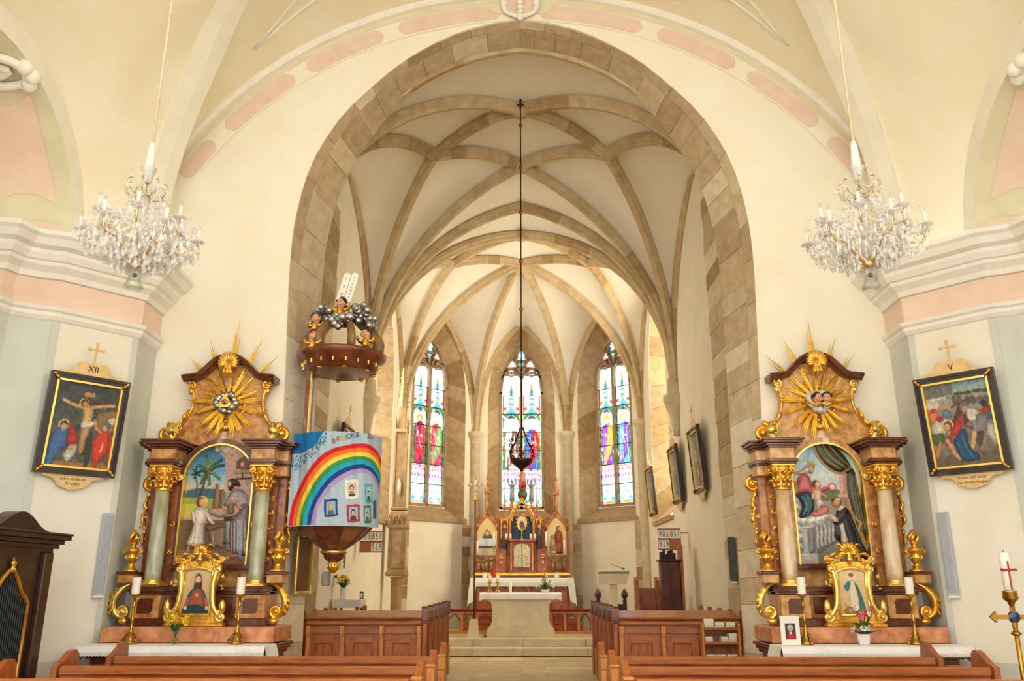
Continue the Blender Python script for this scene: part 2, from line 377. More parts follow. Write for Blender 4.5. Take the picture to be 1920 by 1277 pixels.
aro=smoothc(ARCO,NA); ari=smoothc(ARCI,NA)
arm=aro*.72+ari*.28
RC=3.94; RR=5.58; XW=4.6
def wallarc(r,x): return RC+math.sqrt(max(r*r-x*x,0))
zc=wallarc(RR,XW)
bnd=[(XW,-.15),(XW,2.5),(XW,5),(XW,zc)]+[(XW*(1-i/16),wallarc(RR,XW*(1-i/16))) for i in range(1,17)]
bnd=resample(bnd,NA)
# front wall with the chancel arch opening
m=MB()
for sx in(-1,1):
    P=[]
    for i in range(NA):
        a=np.array([sx*bnd[i][0],10,bnd[i][1]]); b=np.array([sx*aro[i][0],10,aro[i][1]])
        P.append([a*(1-t)+b*t for t in np.linspace(0,1,6)])
    m.grid(P if sx<0 else [r[::-1] for r in P],False)
    # back face of the wall, toward the chancel
    P=[[np.array([sx*min(q[0]+.75,3.4),10.62,max(q[1],-.15)+(.5 if q[1]>8.5 else 0)]),np.array([sx*q[0],10.62,q[1]])] for q in ari]
    m.grid(P,False)
wf=struct('wall_front',m,plaster)
# stone arch: every voussoir and jamb block its own piece
tr=MB()
for sx in(-1,1):   # mortar bed behind the blocks
    tr.grid([[ (sx*(a[0]+.004 if a[0]>.1 else a[0]-.02),10.012,a[1]+.004),(sx*(b[0]+.02 if b[0]>.1 else b[0]-.02),10.66,b[1]+.02)] for a,b in zip(aro,ari)],False)
arch=struct('trim_1',tr,mat('mortar',(214,198,166),.95,0,.1,9))
for sx in(-1,1):
    A=[(sx*q[0],9.995,q[1]) for q in aro]; B=[(sx*q[0],10.16,q[1]) for q in arm]; C=[(sx*q[0],10.62,q[1]) for q in ari]
    nf=lambda p,sx=sx: np.array((-sx*.8,-.6,-.2 if p[2]>7 else 0))
    for i0,i1,ms in((0,26,[STONEA[2],STONEA[5],STONEA[5],STONEA[0]]),(25,NA,[STONEA[0],STONEA[1],STONEA[4],STONEA[2],STONEA[3]])): stone_strip(A[i0:i1],B[i0:i1],nf,arch,ms,.5,.35)
    for i0,i1,ms in((0,26,[STONEA[2],STONEA[5],STONEA[0],STONEA[4],STONEA[2]]),(25,NA,[STONEA[0],STONEA[1],STONEA[3],STONEA[4],STONEA[1],STONEA[2]])): stone_strip(B[i0:i1],C[i0:i1],nf,arch,ms,.42,.35)
    # jamb foot, splayed block
    f=MB(); f.prism([(sx*2.62,9.9),(sx*3.0,9.86),(sx*2.98,10.0),(sx*2.62,10.66)],-.15,.22,'xy'); f.prism([(sx*2.63,9.94),(sx*2.93,9.92),(sx*2.92,10.0),(sx*2.63,10.64)],.22,.34,'xy')
    f.obj('plinth',STONEA[5],arch)
# painted ring of the wall arch: pink cartouches, olive edge line, white moulding
ring=MB()
def ringstrip(mb,r0,r1,a0,a1,y,n=40,lift=0):
    P=[]
    for i in range(n+1):
        a=a0+(a1-a0)*i/n
        P.append([(r0*math.sin(a),y-lift,RC+r0*math.cos(a)),(r1*math.sin(a),y-lift,RC+r1*math.cos(a))])
    mb.grid(P,False)
am=math.asin(XW/5.45)
mo=MB()
prof=[(0,0),(0,-.07),(.03,-.1),(.08,-.1),(.1,-.06),(.14,-.05),(.16,0)]
pts=[];sd=[];up=[]
for i in range(61):
    a=-math.asin(XW/5.55)+2*math.asin(XW/5.55)*i/60; pts.append((5.50*math.sin(a),10,RC+5.50*math.cos(a))); sd.append((math.sin(a),0,math.cos(a))); up.append((0,1,0))
mo.sweep(prof,pts,sd,up); ringt=struct('trim_2',mo,white)
def cartouche(mb,r0,r1,a0,a1,y,n=14,rc=None,flip=False):
    """rounded-end band segment on the wall ring"""
    h=(r1-r0)/2; rm=(r0+r1)/2; top=[];bot=[]
    for i in range(n+1):
        u=i/n; a=a0+(a1-a0)*u; s=min(u,1-u)*(abs(a1-a0)*rm)
        hh=h if s>h else math.sqrt(max(h*h-(h-s)**2,0)); hh=max(hh,.02)
        bot.append(((rm-hh)*math.sin(a),y,RC+(rm-hh)*math.cos(a))); top.append(((rm+hh)*math.sin(a),y,RC+(rm+hh)*math.cos(a)))
    mb.grid([[b,t] for b,t in zip(bot,top)],False)
    mb.grid([[b,(b[0],10,b[2])] for b in bot],False); mb.grid([[t,(t[0],10,t[2])] for t in top],False)
ol=MB(); ringstrip(ol,5.42,5.5,-am,am,9.996,60); ringstrip(ol,5.12,5.135,-am,am,9.996,60); ol.obj('painted_line',olive,ringt)
for sx in(-1,1):
    for a0,a1 in((.05,.333),(.375,.6),(.64,.865),(.913,1.035)):
        c=MB(); cartouche(c,5.16,5.4,sx*a0,sx*a1,9.994,22); c.obj('cartouche',pinkd,ringt)
# stucco keystone ornament over the arch apex
k=MB()
def stuc(pts,r): k.tube(smoothc(pts,14),r,6)
zk=RC+5.34
for sx in(-1,1):
    stuc([(sx*.24,9.97,zk+.45),(sx*.25,9.95,zk+.1),(sx*.22,9.94,zk-.08),(sx*.1,9.94,zk-.16),(0,9.93,zk-.2)],[.035]*14)
    for z in np.linspace(-.05,.4,6): k.ball((sx*.22,9.945,zk+z),.045,8,5)
for z in np.linspace(-.12,.4,7): k.ball((0,9.94,zk+z),.05,8,5)
k.ball((0,9.93,zk-.2),.06,8,5); k.obj('keystone_ornament',white,ringt)
k=MB()
k.prism([(.2*math.cos(a),zk+.1+.28*math.sin(a)) for a in np.linspace(0,2*PI,20,endpoint=False)],9.97,10.0); k.obj('ornament_field',pinkd,ringt)
k=MB()
for sx in(-1,1): k.prism([(sx*.24+.2*math.cos(a),zk+.0+.11*math.sin(a)) for a in np.linspace(0,2*PI,20,endpoint=False)],9.985,10.0)
k.obj('ornament_wing',olive,ringt)
# ---- floors and steps
f=MB(); f.box((0,1.5,-.25),(16,17.6,.2)); fl=struct('floor',f,floorm)
for i in range(22):
    for j in range(-2,3):
        y=6.0+i*.55
        if y>16.9: break
        s=MB(); off=.4 if i%2 else 0; top=.004
        zb=-.15 if y<9.55 else 0
        s.box((j*.8+off,y+.27,zb-.02+top),(.797,.547,.05),.003); s.obj('floor_slab',[floorm,stepm][(i*7+j*3)%5==0],fl)
f=MB(); f.box((0,14.55,-.12),(8.4,9.1,.21)); f.box((0,21.2,-.1),(8.4,4.3,.2)); struct('floor_chancel',f,floorm)
for n_,(y0,z1) in enumerate(((17.45,.15),(17.95,.3))):
    s=MB(); s.box((0,(y0+23)/2,z1-.075),(6.2,23-y0,.15),.012); st=struct('floor_step_%d'%(n_+1),s,floorm)
    for j,(x0,x1) in enumerate(((-3.1,-1.0),(-1.0,.02),(.02,1.3),(1.3,3.1))):
        b=MB(); b.box(((x0+x1)/2,y0+.15,z1-.07),(x1-x0-.006,.34,.156),.014); b.obj('step_slab',stepm,st)
# ---- corner piers of the nave
PL=[(XW,10.0),(4.57,9.42),(5.2,8.72),(5.36,8.66),(5.58,8.5),(5.62,8.36),(6.6,8.2)]
CORN=[(0,4.20),(.02,4.21),(.05,4.25),(.05,4.29),(.08,4.31),(.09,4.35),(.02,4.36),(0,4.37)]
CORU=[(0,4.67),(.05,4.68),(.07,4.74),(.14,4.80),(.15,4.84),(.18,4.85),(.22,4.91),(.23,4.95),(.3,4.98),(.34,5.05),(.38,5.08),(.38,5.13),(0,5.16)]
def offpath(P,sx,d):
    """offset polyline toward the room by d with mitred corners"""
    Q=[np.array((sx*p[0],p[1])) for p in P]; out=[]
    for i in range(len(Q)):
        ns=[]
        for a,b in ((i-1,i),(i,i+1)):
            if a<0 or b>=len(Q): continue
            t=Q[b]-Q[a]; t/=np.linalg.norm(t); n=np.array((-t[1],t[0]))*sx*-1
            ns.append(n)
        if len(ns)==2:
            n=ns[0]+ns[1]; n/=np.linalg.norm(n); n/=max(.5,np.dot(n,ns[0]))
        else: n=ns[0]
        out.append(Q[i]+n*d)
    return out
def inward(sx):
    # choose sign so offset moves toward the room (smaller |x| / smaller y)
    t=offpath(PL,sx,.1); return 1 if abs(t[2][0])<PL[2][0] or t[2][1]<PL[2][1] else -1
trimn=3
for sx,side in((-1,'left'),(1,'right')):
    sg=inward(sx)
    w_=None
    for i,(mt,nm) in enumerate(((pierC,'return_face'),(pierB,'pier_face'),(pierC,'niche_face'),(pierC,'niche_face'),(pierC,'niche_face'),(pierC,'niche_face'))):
        a=PL[i];b=PL[i+1]; mm=MB()
        mm.add([(sx*a[0],a[1],-.15),(sx*b[0],b[1],-.15),(sx*b[0],b[1],5.15),(sx*a[0],a[1],5.15)],[(0,1,2,3)])
        if i==0: w_=struct('wall_pier_'+side,mm,mt)
        else: mm.obj(nm,mt,w_)
    # grey dado painted low on the pier
    d=MB(); q=[np.array(v) for v in offpath(PL,sx,sg*.004)]
    for i in range(1,3): d.add([(q[i][0],q[i][1],-.15),(q[i+1][0],q[i+1][1],-.15),(q[i+1][0],q[i+1][1],.62),(q[i][0],q[i][1],.62)],[(0,1,2,3)])
    d.obj('dado',mat('dado_grey',(214,212,200),.8,0,.04,3),w_)
    # corner strips at the pier edges
    for (a,b) in ((1,2),):
        A=q[a];B=q[b]; t=(B-A)/np.linalg.norm(B-A)
        for s0,s1 in ((0.0,.07),(.88,.96)):
            e=MB(); p0=A+t*s0; p1=A+t*s1
            e.add([(p0[0],p0[1],.62),(p1[0],p1[1],.62),(p1[0],p1[1],4.2),(p0[0],p0[1],4.2)],[(0,1,2,3)]); e.obj('painted_strip',pierC,w_)
    # entablature: lower moulding, pink frieze, cornice
    for prof,mt,nm in ((CORN,white,'moulding'),(CORU,white,'cornice')):
        e=MB(); P=[]
        for d_,z in prof:
            o_=offpath(PL,sx,sg*d_); P.append([(p[0],p[1],z) for p in o_])
        e.grid(P,False)
        if nm=='moulding': ent=struct('trim_%d'%trimn,e,mt); trimn+=1
        else: e.obj(nm,mt,ent)
    e=MB(); o_=offpath(PL,sx,sg*.02)
    e.grid([[(p[0],p[1],4.37) for p in o_],[(p[0],p[1],4.67) for p in o_]],False); e.obj('frieze',pink,ent)
# ---- nave vault
YA,ZA,RI,RO=7.15,5.12,1.6,1.86
def curveF(sx,n): return resample([(sx*q[0],10,q[1]) for q in [(XW,5.15),(XW,6.2),(XW,zc)]+[(XW*(1-i/10),wallarc(RR,XW*(1-i/10))) for i in range(1,11)]],n)
DP=[(4.72,9.6,5.15),(4.56,9.45,6.3),(4.30,9.2,7.06),(3.9,8.82,7.72),(3.5,8.38,8.16),(2.4,7.3,8.85),(1.2,6.2,9.3),(0,5.2,9.45)]
def curveD(sx,n,d=0): return smoothc([(sx*p[0],p[1],p[2]) for p in DP],n)
def curveG(sx,n,r=RO): return np.array([(sx*5.2,YA+r*math.cos(a),ZA+r*math.sin(a)) for a in np.linspace(0,PI/2,n)])
def curveG2(sx,n,r=RO): return np.array([(sx*5.2,YA-r*math.cos(a),ZA+r*math.sin(a)) for a in np.linspace(0,PI/2,n)])
def curveE(sx,n): return smoothc([(sx*5.2,5.2,5.15),(sx*5.05,5.2,6.6),(sx*4.4,5.2,7.75),(sx*3.2,5.2,8.7),(sx*1.6,5.2,9.3),(0,5.2,9.45)],n)
def patch(mb,A,B,bul,n=10):
    P=[]
    for a,b in zip(A,B):
        r=[]
        for t in np.linspace(0,1,n):
            p=a*(1-t)+b*t; p=p+np.array((0,0,bul*4*t*(1-t)*np.linalg.norm(a-b))); r.append(p)
        P.append(r)
    mb.grid(P,True)
m=MB()
for sx in(-1,1):
    patch(m,curveF(sx,30),curveD(sx,30),.03); patch(m,curveD(sx,30),curveG(sx,30),.05); patch(m,curveG2(sx,30),curveE(sx,30),.04)
    E=curveE(sx,24); m.grid([[(p[0],5.2,p[2]),(p[0],1,p[2]),(p[0],-3,p[2])] for p in E],True)
vault=struct('ceiling',m,plaster2)
# white diagonal bands, thin stucco fillets on the severies
for sx in(-1,1):
    D=curveD(sx,40); b=MB()
    P=[]
    for i in range(40):
        t=D[min(i+1,39)]-D[max(i-1,0)]; t/=np.linalg.norm(t); nv=np.array((0,6.5,4.5))-D[i]; nv/=np.linalg.norm(nv); s=np.cross(t,nv); s/=np.linalg.norm(s)
        wd=.13+.07*min(1,i/15); dn=nv
        P.append([D[i]-s*wd-dn*.08,D[i]-s*wd+dn*.05,D[i]+dn*.07,D[i]+s*wd+dn*.05,D[i]+s*wd-dn*.08])
    b.grid(P,False); b.obj('diagonal_band',mat('band_white',(244,238,222),.85,0,.03,4),vault)
    F=curveF(sx,60); D6=curveD(sx,60)
    def pt(i,t): 
        p=F[i]*(1-t)+D6[i]*t; return p+np.array((0,-.0,.03*4*t*(1-t)*np.linalg.norm(F[i]-D6[i])-.012))
    fil=MB()
    fil.tube([pt(i,.30) for i in range(27,60,2)]+[pt(59,.30)],.016,5); fil.tube([pt(27,.30)]+[pt(i,.30+.42*min(1,(i-27)/26)) for i in range(29,60,2)],.016,5)
    fil.obj('stucco_fillet',white,vault)
# side arches with white face band, barrel soffit and pink panel
for sx,side in((-1,'left'),(1,'right')):
    s=MB(); n=36
    bandp=MB(); P=[];Q=[]
    for a in np.linspace(0,PI,n):
        P.append([(sx*5.19,YA+RI*math.cos(a),ZA+RI*math.sin(a)),(sx*5.19,YA+RO*math.cos(a),ZA+RO*math.sin(a)),(sx*5.22,YA+RO*math.cos(a),ZA+RO*math.sin(a))])
        Q.append([(sx*5.19,YA+RI*math.cos(a),ZA+RI*math.sin(a)),(sx*7.0,YA+(RI-.25)*math.cos(a),ZA+(RI-.25)*math.sin(a))])
    s.grid(Q,True); sa=struct('wall_niche_'+side,s,olive)
    bandp.grid(P,False); bandp.obj('arch_band',mat('band_white',(244,238,222)),sa)
    def soff(u,a,l=.006): 
        r=RI-.25*u/1.8-l; return (sx*(5.19+u),YA+r*math.cos(a),ZA+r*math.sin(a))
    pk=MB(); PP=[]
    for a in np.linspace(.3,1.12,20):
        e=0; f_=(a-.3)/.82; lo=.16+.05*math.sin(PI*f_); hi=.86-.05*math.sin(PI*f_)
        PP.append([soff(lo+(hi-lo)*t,a+ (.09*math.sin(PI*t)*(1-f_)-.09*math.sin(PI*t)*f_)) for t in np.linspace(0,1,9)])
    pk.grid(PP,True); pk.obj('painted_panel',pink,sa)
    pk=MB(); PP=[]
    for u in np.linspace(.08,.85,12):
        h=.05*math.sqrt(max(0,1-((u-.465)/.39)**2))+.01
        PP.append([soff(u,.12-h),soff(u,.12),soff(u,.12+h)])
    pk.grid(PP,True); pk.obj('painted_oval',pink,sa)
    # stucco cartouche on the soffit crown
    c=MB()
    def S(u,a,l): return soff(u,a,l)
    for pts in ([(.05,1.32),(.12,1.22),(.3,1.2),(.5,1.22),(.7,1.2),(.85,1.25)],[(.05,1.32),(.15,1.42),(.35,1.47),(.6,1.44),(.85,1.5)],[(.2,1.33),(.35,1.29),(.5,1.33),(.35,1.38),(.2,1.33)]):
        c.tube(smoothc([S(u,a,.05) for u,a in pts],20),[.05]*20,6)
    for u,a in((.04,1.34),(.02,1.26),(.1,1.2),(.86,1.24)): c.ball(S(u,a,.05),.085,8,5)
    c.obj('stucco_cartouche',white,sa)
    c=MB(); c.grid([[S(.2+.3*t,1.29+.08*q,.03) for t in np.linspace(0,1,5)] for q in np.linspace(0,1,5)]); c.obj('cartouche_field',pinkd,sa)
    # spandrel wall above and around the arch, and nave side wall with a tall window further back
    w_=MB()
    w_.grid([[(sx*5.2,5.2,z),(sx*5.2,YA-RO,z)] for z in(-.15,5.15)],False)
    for y0,y1,z0,z1 in((-3,-.2,-.15,8.5),(2.2,5.2,-.15,8.5),(-.2,2.2,-.15,2.8),(-.2,2.2,6.4,8.5)): w_.add([(sx*5.22,y0,z0),(sx*5.22,y1,z0),(sx*5.22,y1,z1),(sx*5.22,y0,z1)],[(0,1,2,3)])
    for y in(-.2,2.2): w_.add([(sx*5.22,y,2.8),(sx*6.3,y,2.8),(sx*6.3,y,6.4),(sx*5.22,y,6.4)],[(0,1,2,3)])
    w_.add([(sx*5.22,-.2,2.8),(sx*5.22,2.2,2.8),(sx*6.3,2.2,2.8),(sx*6.3,-.2,2.8)],[(0,1,2,3)])
    w_.add([(sx*7.0,5.2,-.15),(sx*7.0,9.2,-.15),(sx*7.0,9.2,6.8),(sx*7.0,5.2,6.8)],[(0,1,2,3)])
    w_.add([(sx*5.2,YA-RI,-.15),(sx*7,YA-RI+.2,-.15),(sx*7,YA-RI+.2,5.2),(sx*5.2,YA-RI,5.2)],[(0,1,2,3)])
    struct('wall_'+side,w_,plaster)
# ================================================================ CHANCEL
XC=3.1; YP0,YP1=10.5,16.1; YB=22.6; WF=2.57; YP2=YB-.7071*WF; ZS=5.2; ZR=9.1
P0={s:np.array((s*XC,YP0,ZS)) for s in(-1,1)}; P1={s:np.array((s*XC,YP1,ZS)) for s in(-1,1)}
P2={s:np.array((s*XC,YP2,ZS)) for s in(-1,1)}; P3={s:np.array((s*WF/2,YB,ZS)) for s in(-1,1)}
R1,R2,R3,R4=[np.array((0,y,ZR)) for y in(12.34,14.3,17.6,19.43)]; A0=np.array((0,10.62,ZR)); A1=np.array((0,YP1+.02,ZR))
N1={s:np.array((s*1.54,13.3,8.77)) for s in(-1,1)}; N2={s:np.array((s*1.63,18.5,8.75)) for s in(-1,1)}
def prof_arc(s,c=.9,h=3.1):
    r=h+c; top=math.sqrt(r*r-c*c); return math.sqrt(max(r*r-(c+h*(1-s))**2,0))/top
def rise(a,b,n=22,c=.9):
    out=[]
    for t in np.linspace(0,1,n):
        s=1-(1-t)**1.0; s=.5*(s*s)+.5*s if False else t*t*(.35)+t*.65
        p=a*(1-s)+b*s; out.append(np.array((p[0],p[1],a[2]+(b[2]-a[2])*prof_arc(s,c))))
    return np.array(out)
def flat(a,b,n=22,bul=.16):
    return np.array([a*(1-t)+b*t+np.array((0,0,bul*4*t*(1-t))) for t in np.linspace(0,1,n)])
def warch(a,b,za,n=44):
    h=n//2; mid=(a+b)/2; mid=np.array((mid[0],mid[1],za)); c=1.1
    def half(p):
        out=[]
        hw=np.linalg.norm((mid-p)[:2]); 
        for t in np.linspace(0,1,h+1):
            s=t*t*.4+t*.6; q=p*(1-s)+mid*s; out.append(np.array((q[0],q[1],p[2]+(za-p[2])*prof_arc(s,.9*hw/1.5,hw))))
        return out
    A=half(a); B=half(b); return resample(A+B[::-1][1:],n)
WZ=8.55
ribs={}; webs=MB()
def rib(name,C,w=.085,d=.2,nx=None):
    """moulded rib: chamfered section hanging under the web curve, cut into stone lengths as parts"""
    n=len(C)
    return C
RIBS=[]
def tri(AB,AC,BC,n=14,lift=.0):
    AB=resample(AB,n);AC=resample(AC,n);BC=resample(BC,n); P=[]
    B=BC[0];C=BC[-1]
    for i in range(n):
        s=i/(n-1); r=[]
        for j in range(n):
            t=j/(n-1); p=AB[i]*(1-t)+AC[i]*t+(BC[j]-(B*(1-t)+C*t))*s*s
            p=p+np.array((0,0,.1*4*t*(1-t)*s*(1-s)*2)); r.append(p)
        P.append(r)
    webs.grid(P,True)
def add(C): RIBS.append(C); return C
for s in(-1,1):
    p0n=add(rise(P0[s],N1[s],c=.1)); p1n=add(rise(P1[s],N1[s])); nr1=add(flat(N1[s],R1)); nr2=add(flat(N1[s],R2))
    p0r1=add(rise(P0[s],R1,c=.08)); p1r2=add(rise(P1[s],R2)); p1r3=add(rise(P1[s],R3)); p1a=add(rise(P1[s],A1)); p0a=add(rise(P0[s],A0,c=.3))
    p1n2=add(rise(P1[s],N2[s])); p2n2=add(rise(P2[s],N2[s])); n2r3=add(flat(N2[s],R3,bul=.12)); n2r4=add(flat(N2[s],R4,bul=.12))
    p2r4=add(rise(P2[s],R4)); p3r4=add(rise(P3[s],R4))
    w1=warch(P0[s],P1[s],WZ); w2=warch(P1[s],P2[s],WZ); w3=warch(P2[s],P3[s],WZ)
    for q in(w1,w2,w3): add(q)
    tri(p0n,p0r1,nr1); tri(p1n,p1r2,nr2); tri(p0n[::-1],p1n[::-1],w1)
    tri(p1r2,p1a,flat(R2,A1,bul=.05)); tri(p1r3,p1a,flat(R3,A1,bul=.05)); tri(p0r1,p0a,flat(R1,A0,bul=.05))
    tri(nr1[::-1],flat(R1,R2,bul=.1),nr2); 
    tri(p1n2,p1r3,n2r3); tri(n2r3[::-1],flat(R3,R4,bul=.08),n2r4); tri(p2n2,p2r4,n2r4); tri(p1n2[::-1],p2n2[::-1],w2)
    tri(p2r4[::-1],p3r4[::-1],w3)
    if s==1:
        w4=warch(P3[-1],P3[1],WZ); add(w4); tri(rise(P3[-1],R4)[::-1],p3r4[::-1],w4)
webs.xf(0,Matrix.Translation((0,0,.07)))
cv=struct('ceiling_chancel',webs,webm)
sec=[(-.13,.07),(-.13,-.02),(-.075,-.07),(-.075,-.1),(-.05,-.14),(.05,-.14),(.075,-.1),(.075,-.07),(.13,-.02),(.13,.07)]
sec=[(a*.74,b*.85) for a,b in sec]
for C in RIBS:
    C=resample(C,25); n=len(C)
    for c0 in range(0,24,4):   # each rib stone is a piece
        m=MB(); idx=list(range(c0,c0+5)); sd=[];up=[]
        for i in idx:
            t=C[min(i+1,n-1)]-C[max(i-1,0)]; t/=np.linalg.norm(t)
            hz=np.cross(t,(0,0,1.)); hz/=max(np.linalg.norm(hz),1e-6); u=np.cross(hz,t); sd.append(hz); up.append(u)
        if up[0][2]<0: sd=[-x for x in sd]; up=[-x for x in up]
        pp=[C[i].copy() for i in idx]; d=pp[-1]-pp[-2]; pp[-1]=pp[-1]-d*.01
        m.sweep(sec,pp,sd,up); m.obj('rib_stone',ribm if random.random()>.2 else STONE[1],cv)
for r_ in(R1,R2,R3,R4):
    m=MB(); m.lathe([(.0,-.15),(.11,-.14),(.13,-.08),(.13,.05)],12,r_); m.obj('boss',ribm,cv)
# ---- shafts with capitals and corbels
for s in(-1,1):
    for nm,(x,y) in (('a',(P3[s][0]*.975,YB-.1)),('b',(s*(XC-.08),YP2-.03))):
        m=MB(); m.lathe([(.17,.3),(.17,.5),(.13,.55),(.115,.6),(.115,5.0),(.13,5.02),(.13,5.06),(.12,5.1),(.15,5.2),(.2,5.26),(.2,5.36),(.1,5.4)],12,(x,y,0)); struct('trim_%d'%trimn,m,shaftm); trimn+=1
    m=MB(); m.lathe([(.0,4.15),(.06,4.17),(.08,4.35),(.1,4.42),(.1,4.5),(.13,4.6),(.19,4.72),(.19,4.8),(.23,4.84),(.23,4.95),(.15,5.0),(.12,5.3)],14,(s*(XC-.06),YP1,0)); struct('trim_%d'%trimn,m,shaftm); trimn+=1
# ---- walls with pointed windows
def wall_window(name,O,u,out,W,wall_arch,a1,s1,zsp,za1,a2,s2,zsp2,za2,depth,mats,z0=-.1,blocks=True,plain=False,below=None):
    """O: wall centre on the ground; u: unit along wall; out: unit outward. returns frame for the glazing"""
    O=np.array(O,float);u=np.array(u,float);out=np.array(out,float)
    def W3(a,z,d=0): return np.array((O[0]+u[0]*a+out[0]*d,O[1]+u[1]*a+out[1]*d,z))
    wa=[(float(np.dot((p-O)[:2],u[:2])),p[2]) for p in wall_arch]
    if wa[0][0]>wa[-1][0]: wa=wa[::-1]
    m=MB(); nn=16
    def parch(a,zs,za,n):
        L=[]
        for t in np.linspace(0,1,n): L.append((-a*(1-t),zs+(za-zs)*prof_arc(t,.9*a/1.3,a)))
        return L
    wl=resample(wa[:len(wa)//2+1],nn); wr=resample(wa[len(wa)//2:][::-1],nn)
    op=resample(parch(a1,zsp,za1,24),nn); ip=resample(parch(a2,zsp2,za2,24),nn)
    for sg,wp in((-1,wl),(1,wr)):
        A=[(sg*W/2,z0)]+[(sg*W/2,z) for z in np.linspace(s1,ZS,6)]+[tuple(q) for q in wp[1:]]
        B=[(sg*a1,z0)]+[(sg*a1,z) for z in np.linspace(s1,zsp,6)]+[(-sg*q[0]*1.0 if False else sg*abs(q[0]),q[1]) for q in op[1:]]
        P=[[W3(a[0]*(1-t)+b[0]*t,a[1]*(1-t)+b[1]*t) for t in np.linspace(0,1,4)] for a,b in zip(A,B)]
        m.grid(P,False)
    m.add([W3(-a1,z0),W3(a1,z0),W3(a1,s1),W3(-a1,s1)],[(0,1,2,3)],False)
    # sloping sill bed and reveal bed
    Lo=[(-a1,s1)]+[(-a1,z) for z in np.linspace(s1,zsp,5)][1:]+[tuple(q) for q in op[1:]]
    Li=[(-a2,s2)]+[(-a2,z) for z in np.linspace(s2,zsp2,5)][1:]+[tuple(q) for q in ip[1:]]
    wobj=struct(name,m,mats[0])
    def nrm(p): c=W3(0,p[2]-.1); return c-p
    bed=MB()
    for sg in(-1,1):
        A=[W3(sg*abs(q[0]),q[1]) for q in Lo]; B=[W3(sg*abs(q[0]),q[1],depth) for q in Li]
        bed.grid([[a+(0,0,0),b] for a,b in zip(A,B)],False)
    bed.xf(0,Matrix.Translation(tuple(out*.025))); bed.obj('reveal_bed',mats[1] if plain else mat('mortar',(196,176,140)),wobj)
    if not plain:
        for sg in(-1,1):
            A=[W3(sg*abs(q[0]),q[1],.0) for q in Lo]; B=[W3(sg*abs(q[0]),q[1],depth) for q in Li]
            stone_strip(A,B,nrm,wobj,[STONE[0],STONE[1],STONE[4],STONE[1],STONE[3]],.55,.3,.03,'reveal_stone')
    sl=MB(); c0=W3(-a1-.06,s1-.1,-.06);c1=W3(a1+.06,s1-.1,-.06);c2=W3(a1+.06,s1,-.06);c3=W3(-a1-.06,s1,-.06)
    d0=W3(-a2,s2,depth);d1=W3(a2,s2,depth);b0=W3(-a1-.06,s1-.1,.02);b1=W3(a1+.06,s1-.1,.02)
    sl.add([c0,c1,c2,c3,d0,d1,b0,b1],[(0,1,2,3),(3,2,5,4),(0,6,7,1)],False); sl.obj('sill',STONE[1] if not plain else mats[1],wobj)
    return wobj,W3
# ---- chancel walls
WZ=8.9
def bay_wall(name,s,y0,y1,arch):
    m=MB(); wa=resample(arch,40); 
    if wa[0][1]>wa[-1][1]: wa=wa[::-1]
    m.grid([[(s*XC,p[1],-.1),(s*XC,p[1],ZS),(s*XC,p[1],max(p[2],ZS)+.08)] for p in wa],False); return struct(name,m,chplaster)
for s,side in((-1,'left'),(1,'right')):
    w_=bay_wall('wall_chancel_'+side,s,YP0,YP1,warch(P0[s],P1[s],8.55))
    # flush quoin strip of squared stones
    z=0;k=0
    while z<7.4:
        h=random.choice((.28,.34,.42)); e=.06*(k%2)
        b=MB(); b.box((s*(XC+.008),12.5+e*.5,z+h/2),(.04,.9+e,h-.006),.004); b.obj('quoin_stone',random.choice(STONEA+STONE[:2]),w_); z+=h;k+=1
    wall_window('wall_chancel_window_'+side,(s*XC,(YP1+YP2)/2,0),(0,1,0),(s,0,0),YP2-YP1,warch(P1[s],P2[s],8.55),1.15,2.75,5.9,7.9,.72,3.3,5.9,7.5,.62,(chplaster,chplaster),plain=(s==1) and False)
GP={}
